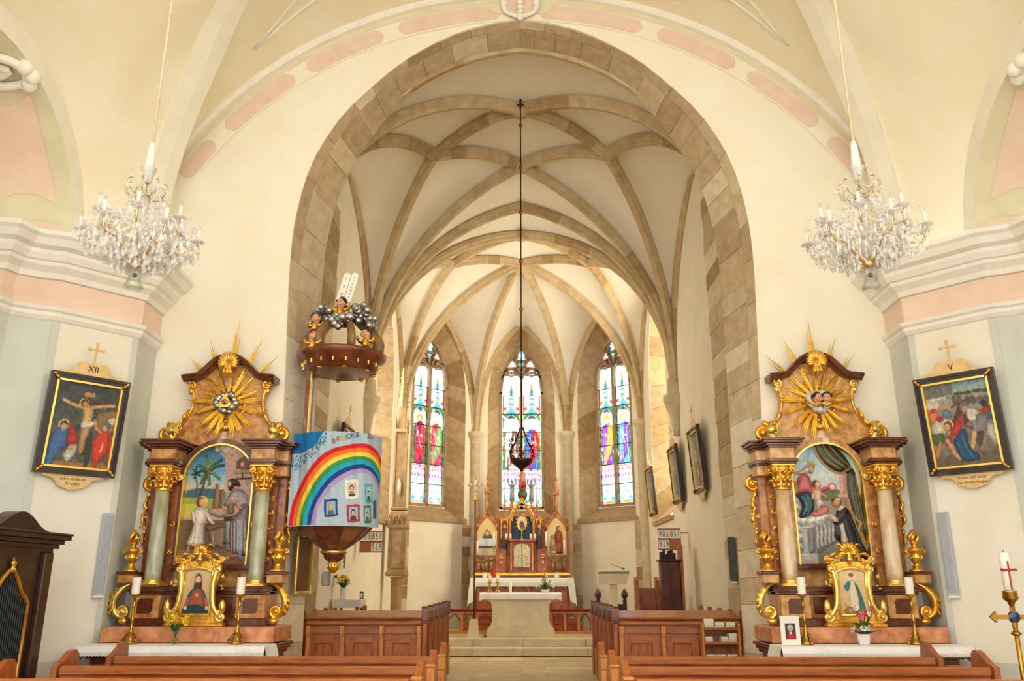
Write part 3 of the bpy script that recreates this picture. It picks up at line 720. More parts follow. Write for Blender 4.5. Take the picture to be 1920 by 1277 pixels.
def glass_light(kind):
    c=Cv(36,252,.9,(250,250,244)); W_=(252,252,246)
    # row 1 spire on white
    c.poly([(18,4),(22,30),(14,30)],(206,150,70)); c.poly([(18,10),(19.5,30),(16.5,30)],(150,70,40)); c.poly([(15,24),(21,24),(21,36),(15,36)],(40,120,110)); c.line([(10,24),(10,36)],1.4,(90,90,120)); c.line([(26,24),(26,36)],1.4,(90,90,120))
    c.line([(13,36),(23,36)],2,(200,150,60))
    # row 2 canopy
    c.line([(1.5,38),(1.5,72)],3,(214,60,40)); c.line([(34.5,38),(34.5,72)],3,(214,60,40))
    c.poly([(13,40),(23,40),(23,54),(13,54)],(70,120,190)); c.poly([(15,43),(21,43),(21,50),(15,50)],(210,225,245)); c.poly([(12,54),(24,54),(22,60),(14,60)],(220,170,60))
    c.poly([(18,56),(30,72),(6,72)],(90,150,190)); c.ell(6,62,4,3.4,(150,50,90)); c.ell(30,62,4,3.4,(150,50,90)); c.line([(2,68),(12,58)],1.6,(220,170,60)); c.line([(34,68),(24,58)],1.6,(220,170,60))
    # row 3: niche, halo, head
    sk=(250,222,190); ro=kind['robe']; ma=kind['mantle']
    c.poly([(0,72),(36,72),(36,180),(0,180)],(70,110,60)); rs=np.random.RandomState(kind['seed'])
    for _ in range(60):
        c.ell(rs.uniform(0,36),rs.uniform(74,180),rs.uniform(1.2,2.6),rs.uniform(1.2,2.6),[(40,80,44),(230,230,180),(120,150,60),(60,90,140),(200,120,50),(240,240,230)][rs.randint(6)])
    c.blob([(3,108),(4,86),(18,74),(32,86),(33,108)],(248,246,236),shade=0); 
    c.line([(3,108),(4,86),(18,75),(32,86),(33,108)],1.6,(120,160,200)); c.ell(18,78,6,3,(60,66,80)); c.line([(18,70),(18,80)],2.4,(60,66,80)); c.ell(12,80,2,2,(60,66,80)); c.ell(24,80,2,2,(60,66,80))
    c.ell(18,94,9.5,9.5,kind.get('halo',(244,190,70))); c.ell(18,95,5,6.2,kind.get('hair',(160,100,50))); c.ell(18,96,3.6,4.8,sk)
    # rows 4,5 figure
    c.blob([(8,106),(18,101),(28,106),(31,130),(29,165),(30,178),(8,178),(7,160),(5,130)],ro,shade=.15,edge=3)
    c.blob([(20,104),(29,108),(32,135),(24,160),(12,178),(8,176),(12,150),(18,130)],ma,shade=.15,edge=3)
    lt=tuple(np.minimum(np.array(ro)*1.3+40,255))
    for x0,x1 in((10,9),(14,14),(24,27)): c.line([(x0,112),(x1,174)],1.3,lt)
    c.ell(14,122,3,2.2,sk); c.ell(22,128,3,2.2,sk); c.line([(13,120),(22,150)],1.2,(240,220,140))
    # rows 6,7
    c.poly([(0,180),(36,180),(36,216),(0,216)],(236,226,238)); 
    for i in range(5): c.ell(4+7*i,189,3,4,(214,120,130)); c.ell(4+7*i,200,2.6,4,(150,110,180)); c.ell(7+7*i,208,2.2,3,(120,170,120))
    c.line([(0,183),(36,183)],1.6,(190,70,70)); c.poly([(0,216),(36,216),(36,252),(0,252)],(160,205,225)); c.poly([(5,220),(31,220),(31,236),(5,236)],(250,250,248))
    c.line([(10,226),(15,225),(20,229),(26,226)],1.4,(70,80,150)); c.line([(14,230),(24,231)],1.2,(80,80,140)); c.ell(8,241,5,3,(60,150,180)); c.ell(28,241,5,3,(60,150,180)); c.ell(18,241,5,3,(246,240,200)); c.line([(0,248),(36,248)],4,(230,120,50))
    # coloured borders and leading
    for x in(.8,35.2):
        for y in range(74,250,9): c.line([(x,y),(x,y+5)],1.8,[(220,70,50),(60,140,180),(240,220,120)][(y//9)%3])
    for y in range(38,252,18): c.line([(0,y),(36,y)],.35,(90,90,90))
    yy=c.C[:70].copy(); c.brush(420,kind['seed'],6,2.0,90); c.C[:70]=yy
    # brightness of clear pieces keeps the sky, dark ones stay deep
    return c
def kinds(k): return dict(zip(('robe','mantle','seed','halo','hair'),k))
APK={'l':[((110,40,60),(210,40,50),1,(240,190,70),(60,90,70)),((210,50,70),(90,150,80),2,(246,210,110),(250,240,225))],
     'c':[((200,190,185),(120,70,60),3,(250,235,200),(245,240,230)),((60,80,150),(225,35,30),4,(250,235,200),(240,220,190))],
     'r':[((120,60,150),(236,170,50),5,(240,170,60),(200,130,60)),((90,150,215),(120,70,150),6,(246,200,90),(245,230,200))]}
stonet=mat('tracery_stone',(176,158,128),.9,0,.1,8,.2,40,c2=(150,130,100)); leadm=mat('lead',(40,38,38),.6,.3,.1,10)
def glazing(key,W3,depth,wn,label_side):
    """two-light stained glass with tracery; frame axes a (along), z, d (outwards)"""
    zb,zt=3.38,7.02; hw=.55; rowh=(zt-zb)/7
    tm=MB()
    def bar(p,q,w=.05,d0=depth-.02,d1=depth+.1):
        p=np.array(p);q=np.array(q);t=q-p;t=t/np.linalg.norm(t);n=np.array((-t[1],t[0]))*w/2
        L=[p+n,p-n,q-n,q+n]; vs=[W3(x[0],x[1],d0) for x in L]+[W3(x[0],x[1],d1) for x in L]
        tm.add(vs,[(0,1,2,3),(4,7,6,5),(0,4,5,1),(1,5,6,2),(2,6,7,3),(3,7,4,0)],False)
    def curvebar(pts,w=.05):
        for a,b in zip(pts,pts[1:]): bar(a,b,w)
    bar((0,zb-.05),(0,7.12),.075)
    for sg in(-1,1):
        bar((sg*.585,zb-.05),(sg*.585,6.6),.07)
        # outer arch
        pts=[(sg*.585*(1-t),6.55+(7.92-6.55)*prof_arc(t,.5,.585)) for t in np.linspace(0,1,14)]; curvebar(pts,.07)
        # light heads: small pointed arch with trefoil cusps
        cx=sg*.29
        pts=[(cx+.27*math.cos(a),6.98+.2*math.sin(a)) for a in np.linspace(0,PI,10)]; curvebar(pts,.035)
        curvebar([(cx+.105*math.cos(a),7.18+.105*math.sin(a)) for a in np.linspace(0,2*PI,13)],.03)
        curvebar([(sg*.56,7.12),(sg*.4,7.3),(sg*.08,7.34)],.035); curvebar([(sg*.08,7.34),(sg*.17,7.5),(sg*.1,7.68)],.035); curvebar([(sg*.02,7.1),(sg*.12,7.34)],.035)
    bar((-.11,7.5),(.11,7.5),.03); bar((-.6,zb-.03),(.6,zb-.03),.08)
    wroot=struct('window_%d'%wn,tm,stonet)
    # glass of the lights, one panel between each pair of saddle bars
    for sg,kd in zip((-1,1),APK[key]):
        c=glass_light(kinds(kd)); cx=sg*.29; w_=.5
        for r in range(7):
            nm='glass_panel'
            def place(x,y,z,cx=cx): p=W3(cx+x,zb+z,depth+.04); return tuple(p)
            me=c.mesh(nm,w_,zt-zb,0,SG,rows=(r*36,(r+1)*36),cyl=place)
            if r==0 and False: pass
            ob(nm,me,wroot)
            sb=MB(); z=zt-(r+1)*rowh; a=W3(cx-.26,z,depth+.02);b=W3(cx+.26,z,depth+.02); sb.tube([a,b],.012,5); sb.obj('saddle_bar',leadm,wroot)
    # tracery lights: coloured glass pieces set in the stone
    PCS=[]
    def piece(pts,col,col2=None,d=.055):
        PCS.append(list(pts))
        pm=MB(); vs=[W3(x,z,depth+d) for x,z in pts]; n=len(vs); ce=W3(sum(p[0] for p in pts)/n,sum(p[1] for p in pts)/n,depth+d)
        me_v=vs+[ce]; me=bpy.data.meshes.new('glass_piece'); me.from_pydata([tuple(v) for v in me_v],[],[(i,(i+1)%n,n) for i in range(n)])
        ca=me.color_attributes.new('paint','FLOAT_COLOR','POINT')
        for i in range(n+1): ca.data[i].color=L4(col if i<n or col2 is None else col2)
        me.materials.append(SG); ob('glass_piece',me,wroot)
    circ=lambda x,z,rx,rz,n=12:[(x+rx*math.cos(2*PI*i/n),z+rz*math.sin(2*PI*i/n)) for i in range(n)]
    for sg in(-1,1):
        cx=sg*.29
        piece([(cx-.25,6.98),(cx+.25,6.98),(cx+.22,7.08),(cx+.1,7.1),(cx-.1,7.1),(cx-.22,7.08)],(252,252,250),d=.06)
        piece(circ(cx,7.18,.095,.1),(250,248,246),(200,30,60) if key!='c' else (226,130,110)); 
        piece(circ(cx,7.18,.04,.07 if key!='c' else .05),(190,20,60) if key!='c' else (220,110,90),d=.05)
        piece([(sg*.14,7.36),(sg*.4,7.34),(sg*.36,7.46),(sg*.26,7.56),(sg*.16,7.46)],(226,90,80),(252,246,244))
        piece(circ(sg*.48,7.2,.045,.045,8),(120,40,170)); piece(circ(sg*.235,7.66,.035,.035,6),(110,60,170))
    piece([(0,7.36),(.09,7.46),(.07,7.53),(-.07,7.53),(-.09,7.46)],(60,170,150),(120,210,190)); piece([(-.11,7.58),(.11,7.58),(.12,7.7),(0,7.88),(-.12,7.7)],(40,160,150),(250,252,250)); piece(circ(0,7.2,.05,.06,8),(120,40,180))
    # stone plate of the tracery, pierced where the glass pieces sit
    def inside(x,z,pl):
        r=False
        for (x0,z0),(x1,z1) in zip(pl,pl[1:]+pl[:1]):
            if (z0>z)!=(z1>z) and x<x0+(z-z0)*(x1-x0)/(z1-z0): r=not r
        return r
    nx,nz=84,70; V=[];F=[]
    for j in range(nz+1):
        for i in range(nx+1): V.append(W3(-.6+1.2*i/nx,6.95+1.0*j/nz,depth+.07))
    for j in range(nz):
        for i in range(nx):
            x=-.6+1.2*(i+.5)/nx; z=6.95+(j+.5)/nz
            if abs(x)>.6*math.sqrt(max(0,1-(max(0,z-6.7)/(7.96-6.7))**2*.98)) or any(inside(x,z,pl) for pl in PCS) or (z<7.02 and abs(abs(x)-.29)<.25): continue
            a=j*(nx+1)+i; F.append((a,a+1,a+nx+2,a+nx+1))
    inf=MB(); inf.add(V,F,False); inf.obj('tracery_plate',stonet,wroot)
    return wroot
k=.70710678
for key,O,u,out,wa,wn in(('c',(0,YB,0),(1,0,0),(0,1,0),warch(P3[-1],P3[1],WZ),2),('l',((-XC-WF/2)/2,(YP2+YB)/2,0),(k,k,0),(-k,k,0),warch(P2[-1],P3[-1],WZ),1),('r',((XC+WF/2)/2,(YP2+YB)/2,0),(k,-k,0),(k,k,0),warch(P2[1],P3[1],WZ),3)):
    nm={'c':'wall_apse_back','l':'wall_apse_left','r':'wall_apse_right'}[key]
    wo,W3=wall_window(nm,O,u,out,WF,wa,.93,3.0,6.2,8.5,.62,3.3,6.5,7.97,.42,(chplaster,chplaster))
    glazing(key,W3,.42,wn,'')
    # stone quoins beside the lower panel, plain plaster panel between
    for sg in(-1,1):
        z=.3;i=0
        while z<2.85:
            h=random.choice((.25,.32,.4)); w_=.22+.1*(i%2); b=MB()
            a0=sg*(.88+.0); P=[W3(a0+sg*x,zz,-.012+dd) for x in(0,w_) for zz in(z+.006,min(z+h,2.88)-.006) for dd in(0,.04)]
            b.add(P,[(0,2,6,4),(0,1,3,2),(4,6,7,5),(0,4,5,1),(2,3,7,6)],False); b.obj('quoin_stone',random.choice(STONE),wo); z+=h;i+=1
# clear leaded glass of the chancel side windows
for s,n_ in((-1,4),(1,5)):
    m=MB(); m.add([(s*(XC+.6),(YP1+YP2)/2-.72,3.3),(s*(XC+.6),(YP1+YP2)/2+.72,3.3),(s*(XC+.6),(YP1+YP2)/2+.72,7.5),(s*(XC+.6),(YP1+YP2)/2-.72,7.5)],[(0,1,2,3)])
    wr=struct('window_%d'%n_,m,clear_glass('window_glass',(.97,.93,.8),.1,.05))
    for i in range(1,8):
        b=MB(); b.tube([(s*(XC+.58),(YP1+YP2)/2-.72,3.3+i*.5),(s*(XC+.58),(YP1+YP2)/2+.72,3.3+i*.5)],.012,5); b.obj('saddle_bar',leadm,wr)
# ================================================================ SIDE ALTARS
def volute(mb,c,r,turns=1.6,a0=0,sg=1,th=.02,n=26,y=0,flat=1,grow=1):
    pts=[];rr=[]
    for i in range(n):
        t=i/(n-1); a=a0+sg*turns*2*PI*t; q=r*(1-.82*t); pts.append((c[0]+q*math.cos(a),c[1]+y*t,c[2]+q*math.sin(a))); rr.append(th*(1-.45*t))
    mb.tube(pts,rr,6,flat=flat); mb.ball((c[0],c[1],c[2]),th*1.3,8,5); return mb
def shellf(mb,c,r,n=9,a0=.15*PI,a1=.85*PI,th=.018,dn=False):
    for i in range(n):
        a=a0+(a1-a0)*i/(n-1); s=-1 if dn else 1
        d=np.array((math.cos(a),0,s*math.sin(a))); l=r*(.8+.2*math.sin(PI*i/(n-1)))
        mb.tube([np.array(c)+d*l*t+np.array((0,-.03*math.sin(PI*t),0)) for t in(0.05,.4,.75,1)],[th*.4,th*.8,th*1.25,th*.8],6)
    mb.ball(c,r*.22,8,5,(1,.7,1)); return mb
def leafs(mb,pts,w,n=10,th=.5,lob=4):
    q=smoothc(pts,n); mb.tube(q,[w*(.5+.6*math.sin(PI*min(1,.15+i/(n-1)*.85)))*(1+.35*math.sin(lob*PI*i/(n-1))) for i in range(n)],6,flat=th); return mb
def cscroll(mb,pts,th,r0=.05,r1=.05,s0=1,s1=-1):
    """S/C scroll: swept tube with a volute at both ends"""
    q=smoothc(pts,18); mb.tube(q,[th*(.7+.5*math.sin(PI*i/17)) for i in range(18)],6)
    return mb
def acanth(mb,c,w,h,seed=0,n=9,y=.03):
    """lump of carved foliage: curled leaves radiating"""
    rs=random.Random(seed)
    for i in range(n):
        x=c[0]+rs.uniform(-w,w)*.8; z=c[2]+rs.uniform(-h,h)*.8; s=rs.choice((-1,1))
        volute(mb,(x,c[1]-rs.uniform(0,y),z),min(w,h)*rs.uniform(.3,.5),1.0,rs.uniform(0,6),s,min(w,h)*.12,12)
    return mb
def sbox(mb,x0,x1,y0,y1,z0,z1,b=.006): return mb.box(((x0+x1)/2,(y0+y1)/2,(z0+z1)/2),(abs(x1-x0),abs(y1-y0),z1-z0),b)
def stepcorn(mb,x0,x1,y0,prof):
    """stack of slabs stepping out: prof list of (z0,z1,out)"""
    for z0,z1,o in prof: sbox(mb,x0-o,x1+o,y0-o,-.02,z0,z1,.006)
    return mb
gmat_l=mat('marble_sienna',(196,134,70),.28,0,.3,13,0,30,c2=(140,80,38),coat=.3)
URN=[(.0,0),(.085,.0),(.085,.015),(.055,.03),(.04,.06),(.03,.08),(.045,.1),(.062,.13),(.066,.16),(.05,.19),(.06,.2),(.085,.215),(.09,.235),(.06,.25),(.035,.265),(.03,.29),(.045,.3),(.05,.31),(.03,.32)]
def side_altar(cx,kind,label):
    t=thing('side_altar',label,'altar',(cx,10,0))
    L=kind=='left'; body=marbr if L else gmat_l; colm=marbg if L else marbc; fld=marbo if L else mat('marble_honey',(226,182,116),.28,0,.2,12,0,30,c2=(184,122,62),coat=.3)
    m=MB(); sbox(m,-.86,.86,-1.0,-.02,-.15,.62,.01); m.obj('altar_table',body,t)
    m=MB()
    for z0,z1,o in((.60,.66,.0),(.66,.70,.04),(.70,.74,.07),(.74,.78,.1)): sbox(m,-.86-o,.86+o,-1.0-o,-.02,z0,z1,.006)
    m.obj('table_cornice',marbd,t)
    m=MB(); sbox(m,-.93,.93,-.72,-.02,.79,.95,.008); m.obj('predella_step',marbpk,t)
    m=MB(); sbox(m,-.76,.76,-.5,-.02,.95,1.03,.008); m.obj('base_plinth',marbd,t)
    m=MB(); sbox(m,-.72,.72,-.36,-.03,1.03,1.28,.005); m.obj('pedestal',body,t)
    for s in(-1,1):
        m=MB(); sbox(m,s*.58-.16,s*.58+.16,-.5,-.02,1.03,1.28,.006); p=m.obj('pedestal_block',fld,t)
        for x,w in((s*.58,.17),):
            m=MB(); m.prism([(x-w/2,1.08),(x+w/2-.03,1.08),(x+w/2,1.11),(x+w/2,1.24),(x-w/2+.03,1.24),(x-w/2,1.21)],-.508,-.49); m.obj('inlay',marbd,p)
        m=MB(); sbox(m,s*.27-.07,s*.27+.07,-.37,-.35,1.07,1.25,.006); m.obj('inlay',marbd,t)
    m=MB(); stepcorn(m,-.74,.74,-.36,((1.28,1.31,.02),(1.31,1.345,.05),(1.345,1.365,.03)))
    for s in(-1,1):
        for z0,z1,o in((1.28,1.31,.02),(1.31,1.345,.05),(1.345,1.365,.03)): sbox(m,s*.58-.16-o,s*.58+.16+o,-.5-o,-.2,z0,z1,.005)
    m.obj('pedestal_cornice',marbd,t)
    # retable back, pilasters
    m=MB(); 
    bp=[(-.72,1.36),(.72,1.36),(.72,2.95)]+[(.52*math.cos(a),2.62+.46*math.sin(a)) for a in np.linspace(.5,PI-.5,12)]+[(-.72,2.95)]
    m.prism(bp,-.14,-.02); m.obj('retable_back',fld,t)
    for s in(-1,1):
        m=MB(); sbox(m,s*.58-.13,s*.58+.13,-.26,-.12,1.365,2.5,.008); m.obj('pilaster',body,t)
        m=MB(); sbox(m,s*.755-.05,s*.755+.05,-.2,-.02,1.365,2.6,.008); m.obj('outer_pilaster',body,t)
        m=MB(); m.lathe([(.088,1.43),(.09,1.5),(.088,1.9),(.078,2.44)],20,(s*.58,-.38,0)); c=m.obj('column',colm,t)
        m=MB(); m.box((s*.58,-.38,1.38),(.26,.26,.03),.006); m.lathe([(.125,1.39),(.125,1.405),(.105,1.41),(.115,1.42),(.11,1.435),(.095,1.44)],20,(s*.58,-.38,0)); m.obj('column_base',goldb,c)
        m=MB(); m.lathe([(.085,2.42),(.095,2.43),(.085,2.45),(.085,2.5),(.1,2.58),(.125,2.66),(.13,2.68)],16,(s*.58,-.38,0))
        for i in range(8):
            a=i*PI/4; d=np.array((math.cos(a),math.sin(a),0)); q=np.array((s*.58,-.38,0))
            for z0,h,o in((2.45,.09,.03),(2.53,.1,.045)):
                leafs(m,[q+d*.085+(0,0,z0),q+d*.1+(0,0,z0+h*.7),q+d*(.1+o)+(0,0,z0+h),q+d*(.1+o+.015)+(0,0,z0+h*.75)],.028,8)
        for i in range(4):
            a=PI/4+i*PI/2; m.ball((s*.58+.14*math.cos(a),-.38+.14*math.sin(a),2.665),.035,8,6)
        for q in(-1,1): volute(m,(s*.58+q*.105,-.5,2.65),.04,1.4,PI/2,q,.014,18)
        m.box((s*.58,-.38,2.70),(.27,.27,.03),.008); m.obj('capital',gold,c)
        # gilded foliage on the pilaster sides
        m=MB()
        for k,z in enumerate(np.linspace(1.5,2.35,6)): volute(m,(s*.66+.0,-.275,z),.035,1.2,k*2,s if k%2 else -s,.011,14)
        for k,z in enumerate((1.75,2.05)): volute(m,(s*.475,-.275,z),.035,1.2,k*2,s,.01,14)
        m.obj('pilaster_foliage',gold,t)
        # hanging scroll wing on the outer flank
        m=MB()
        volute(m,(s*.84,-.12,2.52),.085,1.5,PI*.5,-s,.03,22); leafs(m,[(s*.82,-.13,2.44),(s*.87,-.13,2.3),(s*.84,-.13,2.16)],.045); leafs(m,[(s*.84,-.13,2.28),(s*.88,-.13,2.12),(s*.83,-.13,2.0)],.04)
        acanth(m,(s*.84,-.14,2.1),.06,.12,5,7); leafs(m,[(s*.84,-.12,2.0),(s*.86,-.12,1.88),(s*.83,-.12,1.76)],.032); m.ball((s*.83,-.12,1.74),.022,8,5); m.obj('flank_scroll',gold,t)
        # entablature block over the column and its cornice
        m=MB(); sbox(m,s*.58-.14,s*.58+.14,-.5,-.02,2.715,2.9,.006); sbox(m,s*.755-.07,s*.755+.07,-.3,-.02,2.6,2.9,.006); e=m.obj('entablature',fld,t)
        m=MB()
        for z0,z1,o in((2.715,2.735,.015),(2.735,2.775,.03)): sbox(m,s*.58-.14-o,s*.58+.14+o,-.5-o,-.02,z0,z1,.004); sbox(m,s*.755-.07-o,s*.755+.07+o,-.3-o,-.02,z0,z1,.004)
        m.obj('architrave',marbd,e)
        m=MB()
        for z0,z1,o in((2.895,2.92,.02),(2.92,2.945,.05),(2.945,2.975,.085),(2.975,3.0,.1)): sbox(m,s*.58-.14-o,s*.58+.14+o,-.5-o,-.02,z0,z1,.004); sbox(m,s*.755-.07-o,s*.755+.07+o,-.3-o,-.02,z0,z1,.004)
        m.obj('cornice',marbd,e)
    # arched picture frame, gilt inner edge, relief picture
    zs=2.58; ra=.42
    def archpath(r,zb): return [(-r,zb),(-r,2.2)]+[(r*math.cos(a),zs+r*math.sin(a)) for a in np.linspace(PI,0,22)]+[(r,2.2),(r,zb)]
    for (r0,r1,y0,mt,nm) in((.415,.475,-.24,marbd if L else marbo,'picture_frame'),(.40,.418,-.25,goldb,'gilt_edge')):
        m=MB(); A=archpath(r0,1.60);B=archpath(r1,1.60)
        vs=[(x,y0,z) for x,z in A]+[(x,y0,z) for x,z in B]+[(x,-.12,z) for x,z in A]+[(x,-.12,z) for x,z in B]; n=len(A); fs=[]
        for i in range(n-1): fs+=[(i,i+1,n+i+1,n+i),(n+i,n+i+1,3*n+i+1,3*n+i),(i,2*n+i,2*n+i+1,i+1)]
        m.add(vs,fs,False); m.obj(nm,mt,t)
    m=MB(); sbox(m,-.475,.475,-.25,-.12,1.55,1.61,.008); m.obj('frame_sill',marbd,t)
    for s in(-1,1):
        m=MB(); volute(m,(s*.45,-.27,2.6),.055,1.5,PI*.5,-s,.02,20); leafs(m,[(s*.45,-.26,2.66),(s*.49,-.26,2.72),(s*.46,-.26,2.78)],.025); m.obj('frame_scroll',goldb,t)
    cv=altar_left_picture() if L else altar_right_picture()
    me=cv.mesh('relief_picture',.82,1.40,.055,VCR,mask=lambda x,z: (z<.99) or (x*x+(z-.99)**2<.41**2))
    ob('relief_picture',me,t,loc=(0,-.145,1.605))
    # attic gable with round opening
    def half(s):
        return smoothc([(s*.72,2.99),(s*.70,3.06),(s*.6,3.16),(s*.5,3.28),(s*.44,3.42),(s*.42,3.56),(s*.46,3.7),(s*.5,3.78),(s*.4,3.83),(s*.2,3.96),(0,4.0)],26)
    Lh=half(-1); n=26; m=MB(); zc_=3.49; ro=.2
    ang=[math.atan2(q[1]-zc_,q[0]) for q in Lh]
    for s in(-1,1):
        H=half(s); H=np.vstack([np.array([[0,2.99]]),H])
        P=[]
        for q in H:
            a=math.atan2(q[1]-zc_,q[0]); P.append([(ro*math.cos(a),-.16,zc_+ro*math.sin(a)),(q[0],-.16,q[1]),(q[0],-.02,q[1])])
        m.grid(P,False)
    m.lathe([(ro,-.16),(ro,-.02)],28,(0,0,zc_),Matrix.Rotation(-PI/2,4,'X')); at=m.obj('attic',fld,t)
    m=MB(); pts=[(ro*1.03*math.cos(a),-.165,zc_+ro*1.03*math.sin(a)) for a in np.linspace(0,2*PI,30)]; m.tube(pts,.014,6,cap=False)
    for i in range(10):
        a=i*PI/5+.2; volute(m,(ro*1.15*math.cos(a),-.17,zc_+ro*1.15*math.sin(a)),.035,1.1,a,1 if i%2 else -1,.012,12)
    m.obj('oculus_frame',gold,at)
    for s in(-1,1):
        m=MB(); q=half(s)[2:19]; m.tube([(x,-.17,z) for x,z in q],.018,6); m.obj('attic_fillet',gold,at)
        m=MB(); m.mi=0
        volute(m,(s*.69,-.2,3.12),.115,1.7,PI*.5,s,.036,30); leafs(m,[(s*.58,-.2,3.2),(s*.5,-.2,3.3),(s*.47,-.19,3.42)],.05); 
        m.obj('volute',gold,t)
        m=MB(); acanth(m,(s*.6,-.26,3.13),.085,.1,11,9); leafs(m,[(s*.6,-.24,3.02),(s*.63,-.28,3.12),(s*.6,-.26,3.24)],.06,th=.5); m.obj('acanthus_leaf',goldb,t)
        m=MB(); volute(m,(s*.46,-.19,3.72),.05,1.4,PI*.5,s,.02,18); m.ball((s*.47,-.16,3.66),.035,8,5,(1,1,1.6)); m.obj('attic_scroll',gold if L else goldb,at)
    # S-curved top cornice
    top=[(-.56,3.79),(-.47,3.80),(-.36,3.82),(-.27,3.9),(-.17,4.0),(-.07,4.05),(0,4.06)]
    pc=smoothc(top+[(-x,z) for x,z in top[::-1][1:]],45)
    m=MB(); pr=[(-.02,-.03),(-.22,-.03),(-.24,-.01),(-.27,.0),(-.29,.03),(-.29,.045),(-.02,.045)]
    nv=[]
    for i in range(45):
        d=pc[min(i+1,44)]-pc[max(i-1,0)]; d/=np.linalg.norm(d); nv.append((-d[1],0,d[0]))
    m.sweep(pr,[(x,0,z) for x,z in pc],[(0,1,0)]*45,nv); m.obj('gable_cornice',marbd,t)
    m=MB(); shellf(m,(0,-.29,3.96),.15,13,-.08*PI,1.08*PI,.021)
    for k in(-1,0,1): leafs(m,[(k*.02,-.29,3.97),(k*.045,-.31,3.88),(k*.06,-.29,3.79)],.03)
    m.obj('crest_shell',gold,t)
    m=MB(); shellf(m,(0,-.18,3.245),.085,9,0,PI,.016,dn=True); m.obj('lower_shell',gold,t)
    # glory: bundles of gilded rays
    rs=random.Random(3)
    angs=[90,68,112,48,132,25,155,3,177,-18,198,-42,222,-62,242,-78 if not L else -75,258]
    for i,a in enumerate(angs):
        up_=a>20 and a<160; a=R(a+rs.uniform(-2,2)); d=np.array((math.cos(a),0,math.sin(a))); p=np.array((-d[2],0,d[0]))
        l=1.1 if abs(a-PI/2)<.1 else ({68:.92,112:.92,48:.84,132:.84,25:.68,155:.68}[angs[i]] if up_ else rs.uniform(.46,.56)); y=-.10 if (up_) else -.22
        m=MB(); c0=np.array((0,-.2,3.5))
        for k in(-1,0,1):
            w=.015 if up_ else .0115; q0=c0+d*.12+p*k*.013; q1=np.array((0,y,3.5))+d*l*(1 if k==0 else (.9 if k>0 else .84))+p*k*.028
            vs=[q0+p*w*.6,q0-p*w*.6,q0+(0,-.012,0),q1*.6+q0*.4+p*w,q1*.6+q0*.4-p*w,q1*.6+q0*.4+np.array((0,-.014,0)),q1,q0+(0,.006,0),q1*.6+q0*.4+np.array((0,.006,0))]
            m.add(vs,[(0,3,5,2),(2,5,4,1),(3,6,5),(5,6,4),(0,7,8,3),(7,1,4,8),(3,8,6),(8,4,6)],False)
        m.obj('glory_ray',goldb,t)
    m=MB()
    for i in range(16):
        a=i*2*PI/16+rs.uniform(-.1,.1); r=.105+rs.uniform(-.015,.02); m.ball((r*math.cos(a),-.24+rs.uniform(-.02,.02),3.49+r*.92*math.sin(a)-.0),rs.uniform(.03,.05),8,6)
    m.lathe([(0,-.02),(.09,-.02),(.1,0),(.0,.01)],16,(0,-.23,3.49),Matrix.Rotation(PI/2,4,'X'))
    m.obj('glory_cloud',silver if L else mat('cloud_white',(226,222,212),.4,.1,.1,9),t)
    if L:
        m=MB(); m.prism([(-.1,3.43),(.1,3.43),(0,3.6)],-.285,-.25); tr_=m.obj('triangle',gold,t)
        m=MB(); m.ball((0,-.285,3.485),.035,12,8,(1.1,.35,.62)); e=m.obj('eye',mat('eye_white',(214,206,196),.3,0,.05,10),tr_)
        m=MB(); m.ball((0,-.296,3.485),.016,10,6,(1,.4,1)); m.obj('iris',mat('iris_brown',(50,32,24),.2),tr_)
        m=MB(); m.tube(smoothc([(-.04,-.292,3.492),(0,-.3,3.52),(.04,-.292,3.492)],10),.006,5); m.tube(smoothc([(-.04,-.292,3.488),(0,-.298,3.462),(.04,-.292,3.488)],10),.004,5); m.obj('eyelid',mat('lid',(150,104,78),.5),tr_)
    else:
        for s,rz in((-1,.35),(1,-.5)): cherub(t,(s*.058+.01,-.32,3.515),.062,rz,'cherub_head',s*.12)
        m=MB()
        for s in(-1,1): leafs(m,[(s*.02,-.3,3.46),(s*.1,-.3,3.45),(s*.17,-.27,3.5)],.035,10,.4,6); leafs(m,[(0,-.31,3.46),(s*.06,-.31,3.43),(s*.11,-.3,3.44)],.03,8,.5)
        m.obj('cherub_wings',gold,t)
    # consoles with urns at both flanks
    for s in(-1,1):
        m=MB(); sbox(m,s*.83-.085,s*.83+.085,-.52,-.3,1.40,1.50,.006); c=m.obj('console_block',fld,t)
        m=MB(); sbox(m,s*.83-.1,s*.83+.1,-.54,-.29,1.495,1.525,.005); m.obj('console_cap',marbd,c)
        m=MB(); pts=[(s*.78,-.42,1.40),(s*.86,-.43,1.36),(s*.95,-.44,1.24),(s*.94,-.44,1.1),(s*.86,-.44,1.03)]
        m.tube(smoothc(pts,16),[.02+.035*math.sin(PI*i/15) for i in range(16)],8,flat=.8); volute(m,(s*.855,-.44,1.1),.07,1.5,-PI/2,-s,.026,24)
        for k in range(5): leafs(m,[np.array(smoothc(pts,16)[3+2*k])+(0,-.03,0),np.array(smoothc(pts,16)[4+2*k])+(s*.04,-.03,0),np.array(smoothc(pts,16)[5+2*k])+(s*.045,-.02,-.01)],.022,6)
        m.ball((s*.83,-.43,1.0),.05,8,5,(1.3,1,.7)); m.obj('console_scroll',goldb if s<0 else gold,t)
        m=MB(); m.lathe([(r,z+1.525) for r,z in URN],14,(s*.83,-.41,0))
        for q in(-1,1): volute(m,(s*.83+q*.095,-.41,1.745),.03,1.3,PI/2,q,.012,14)
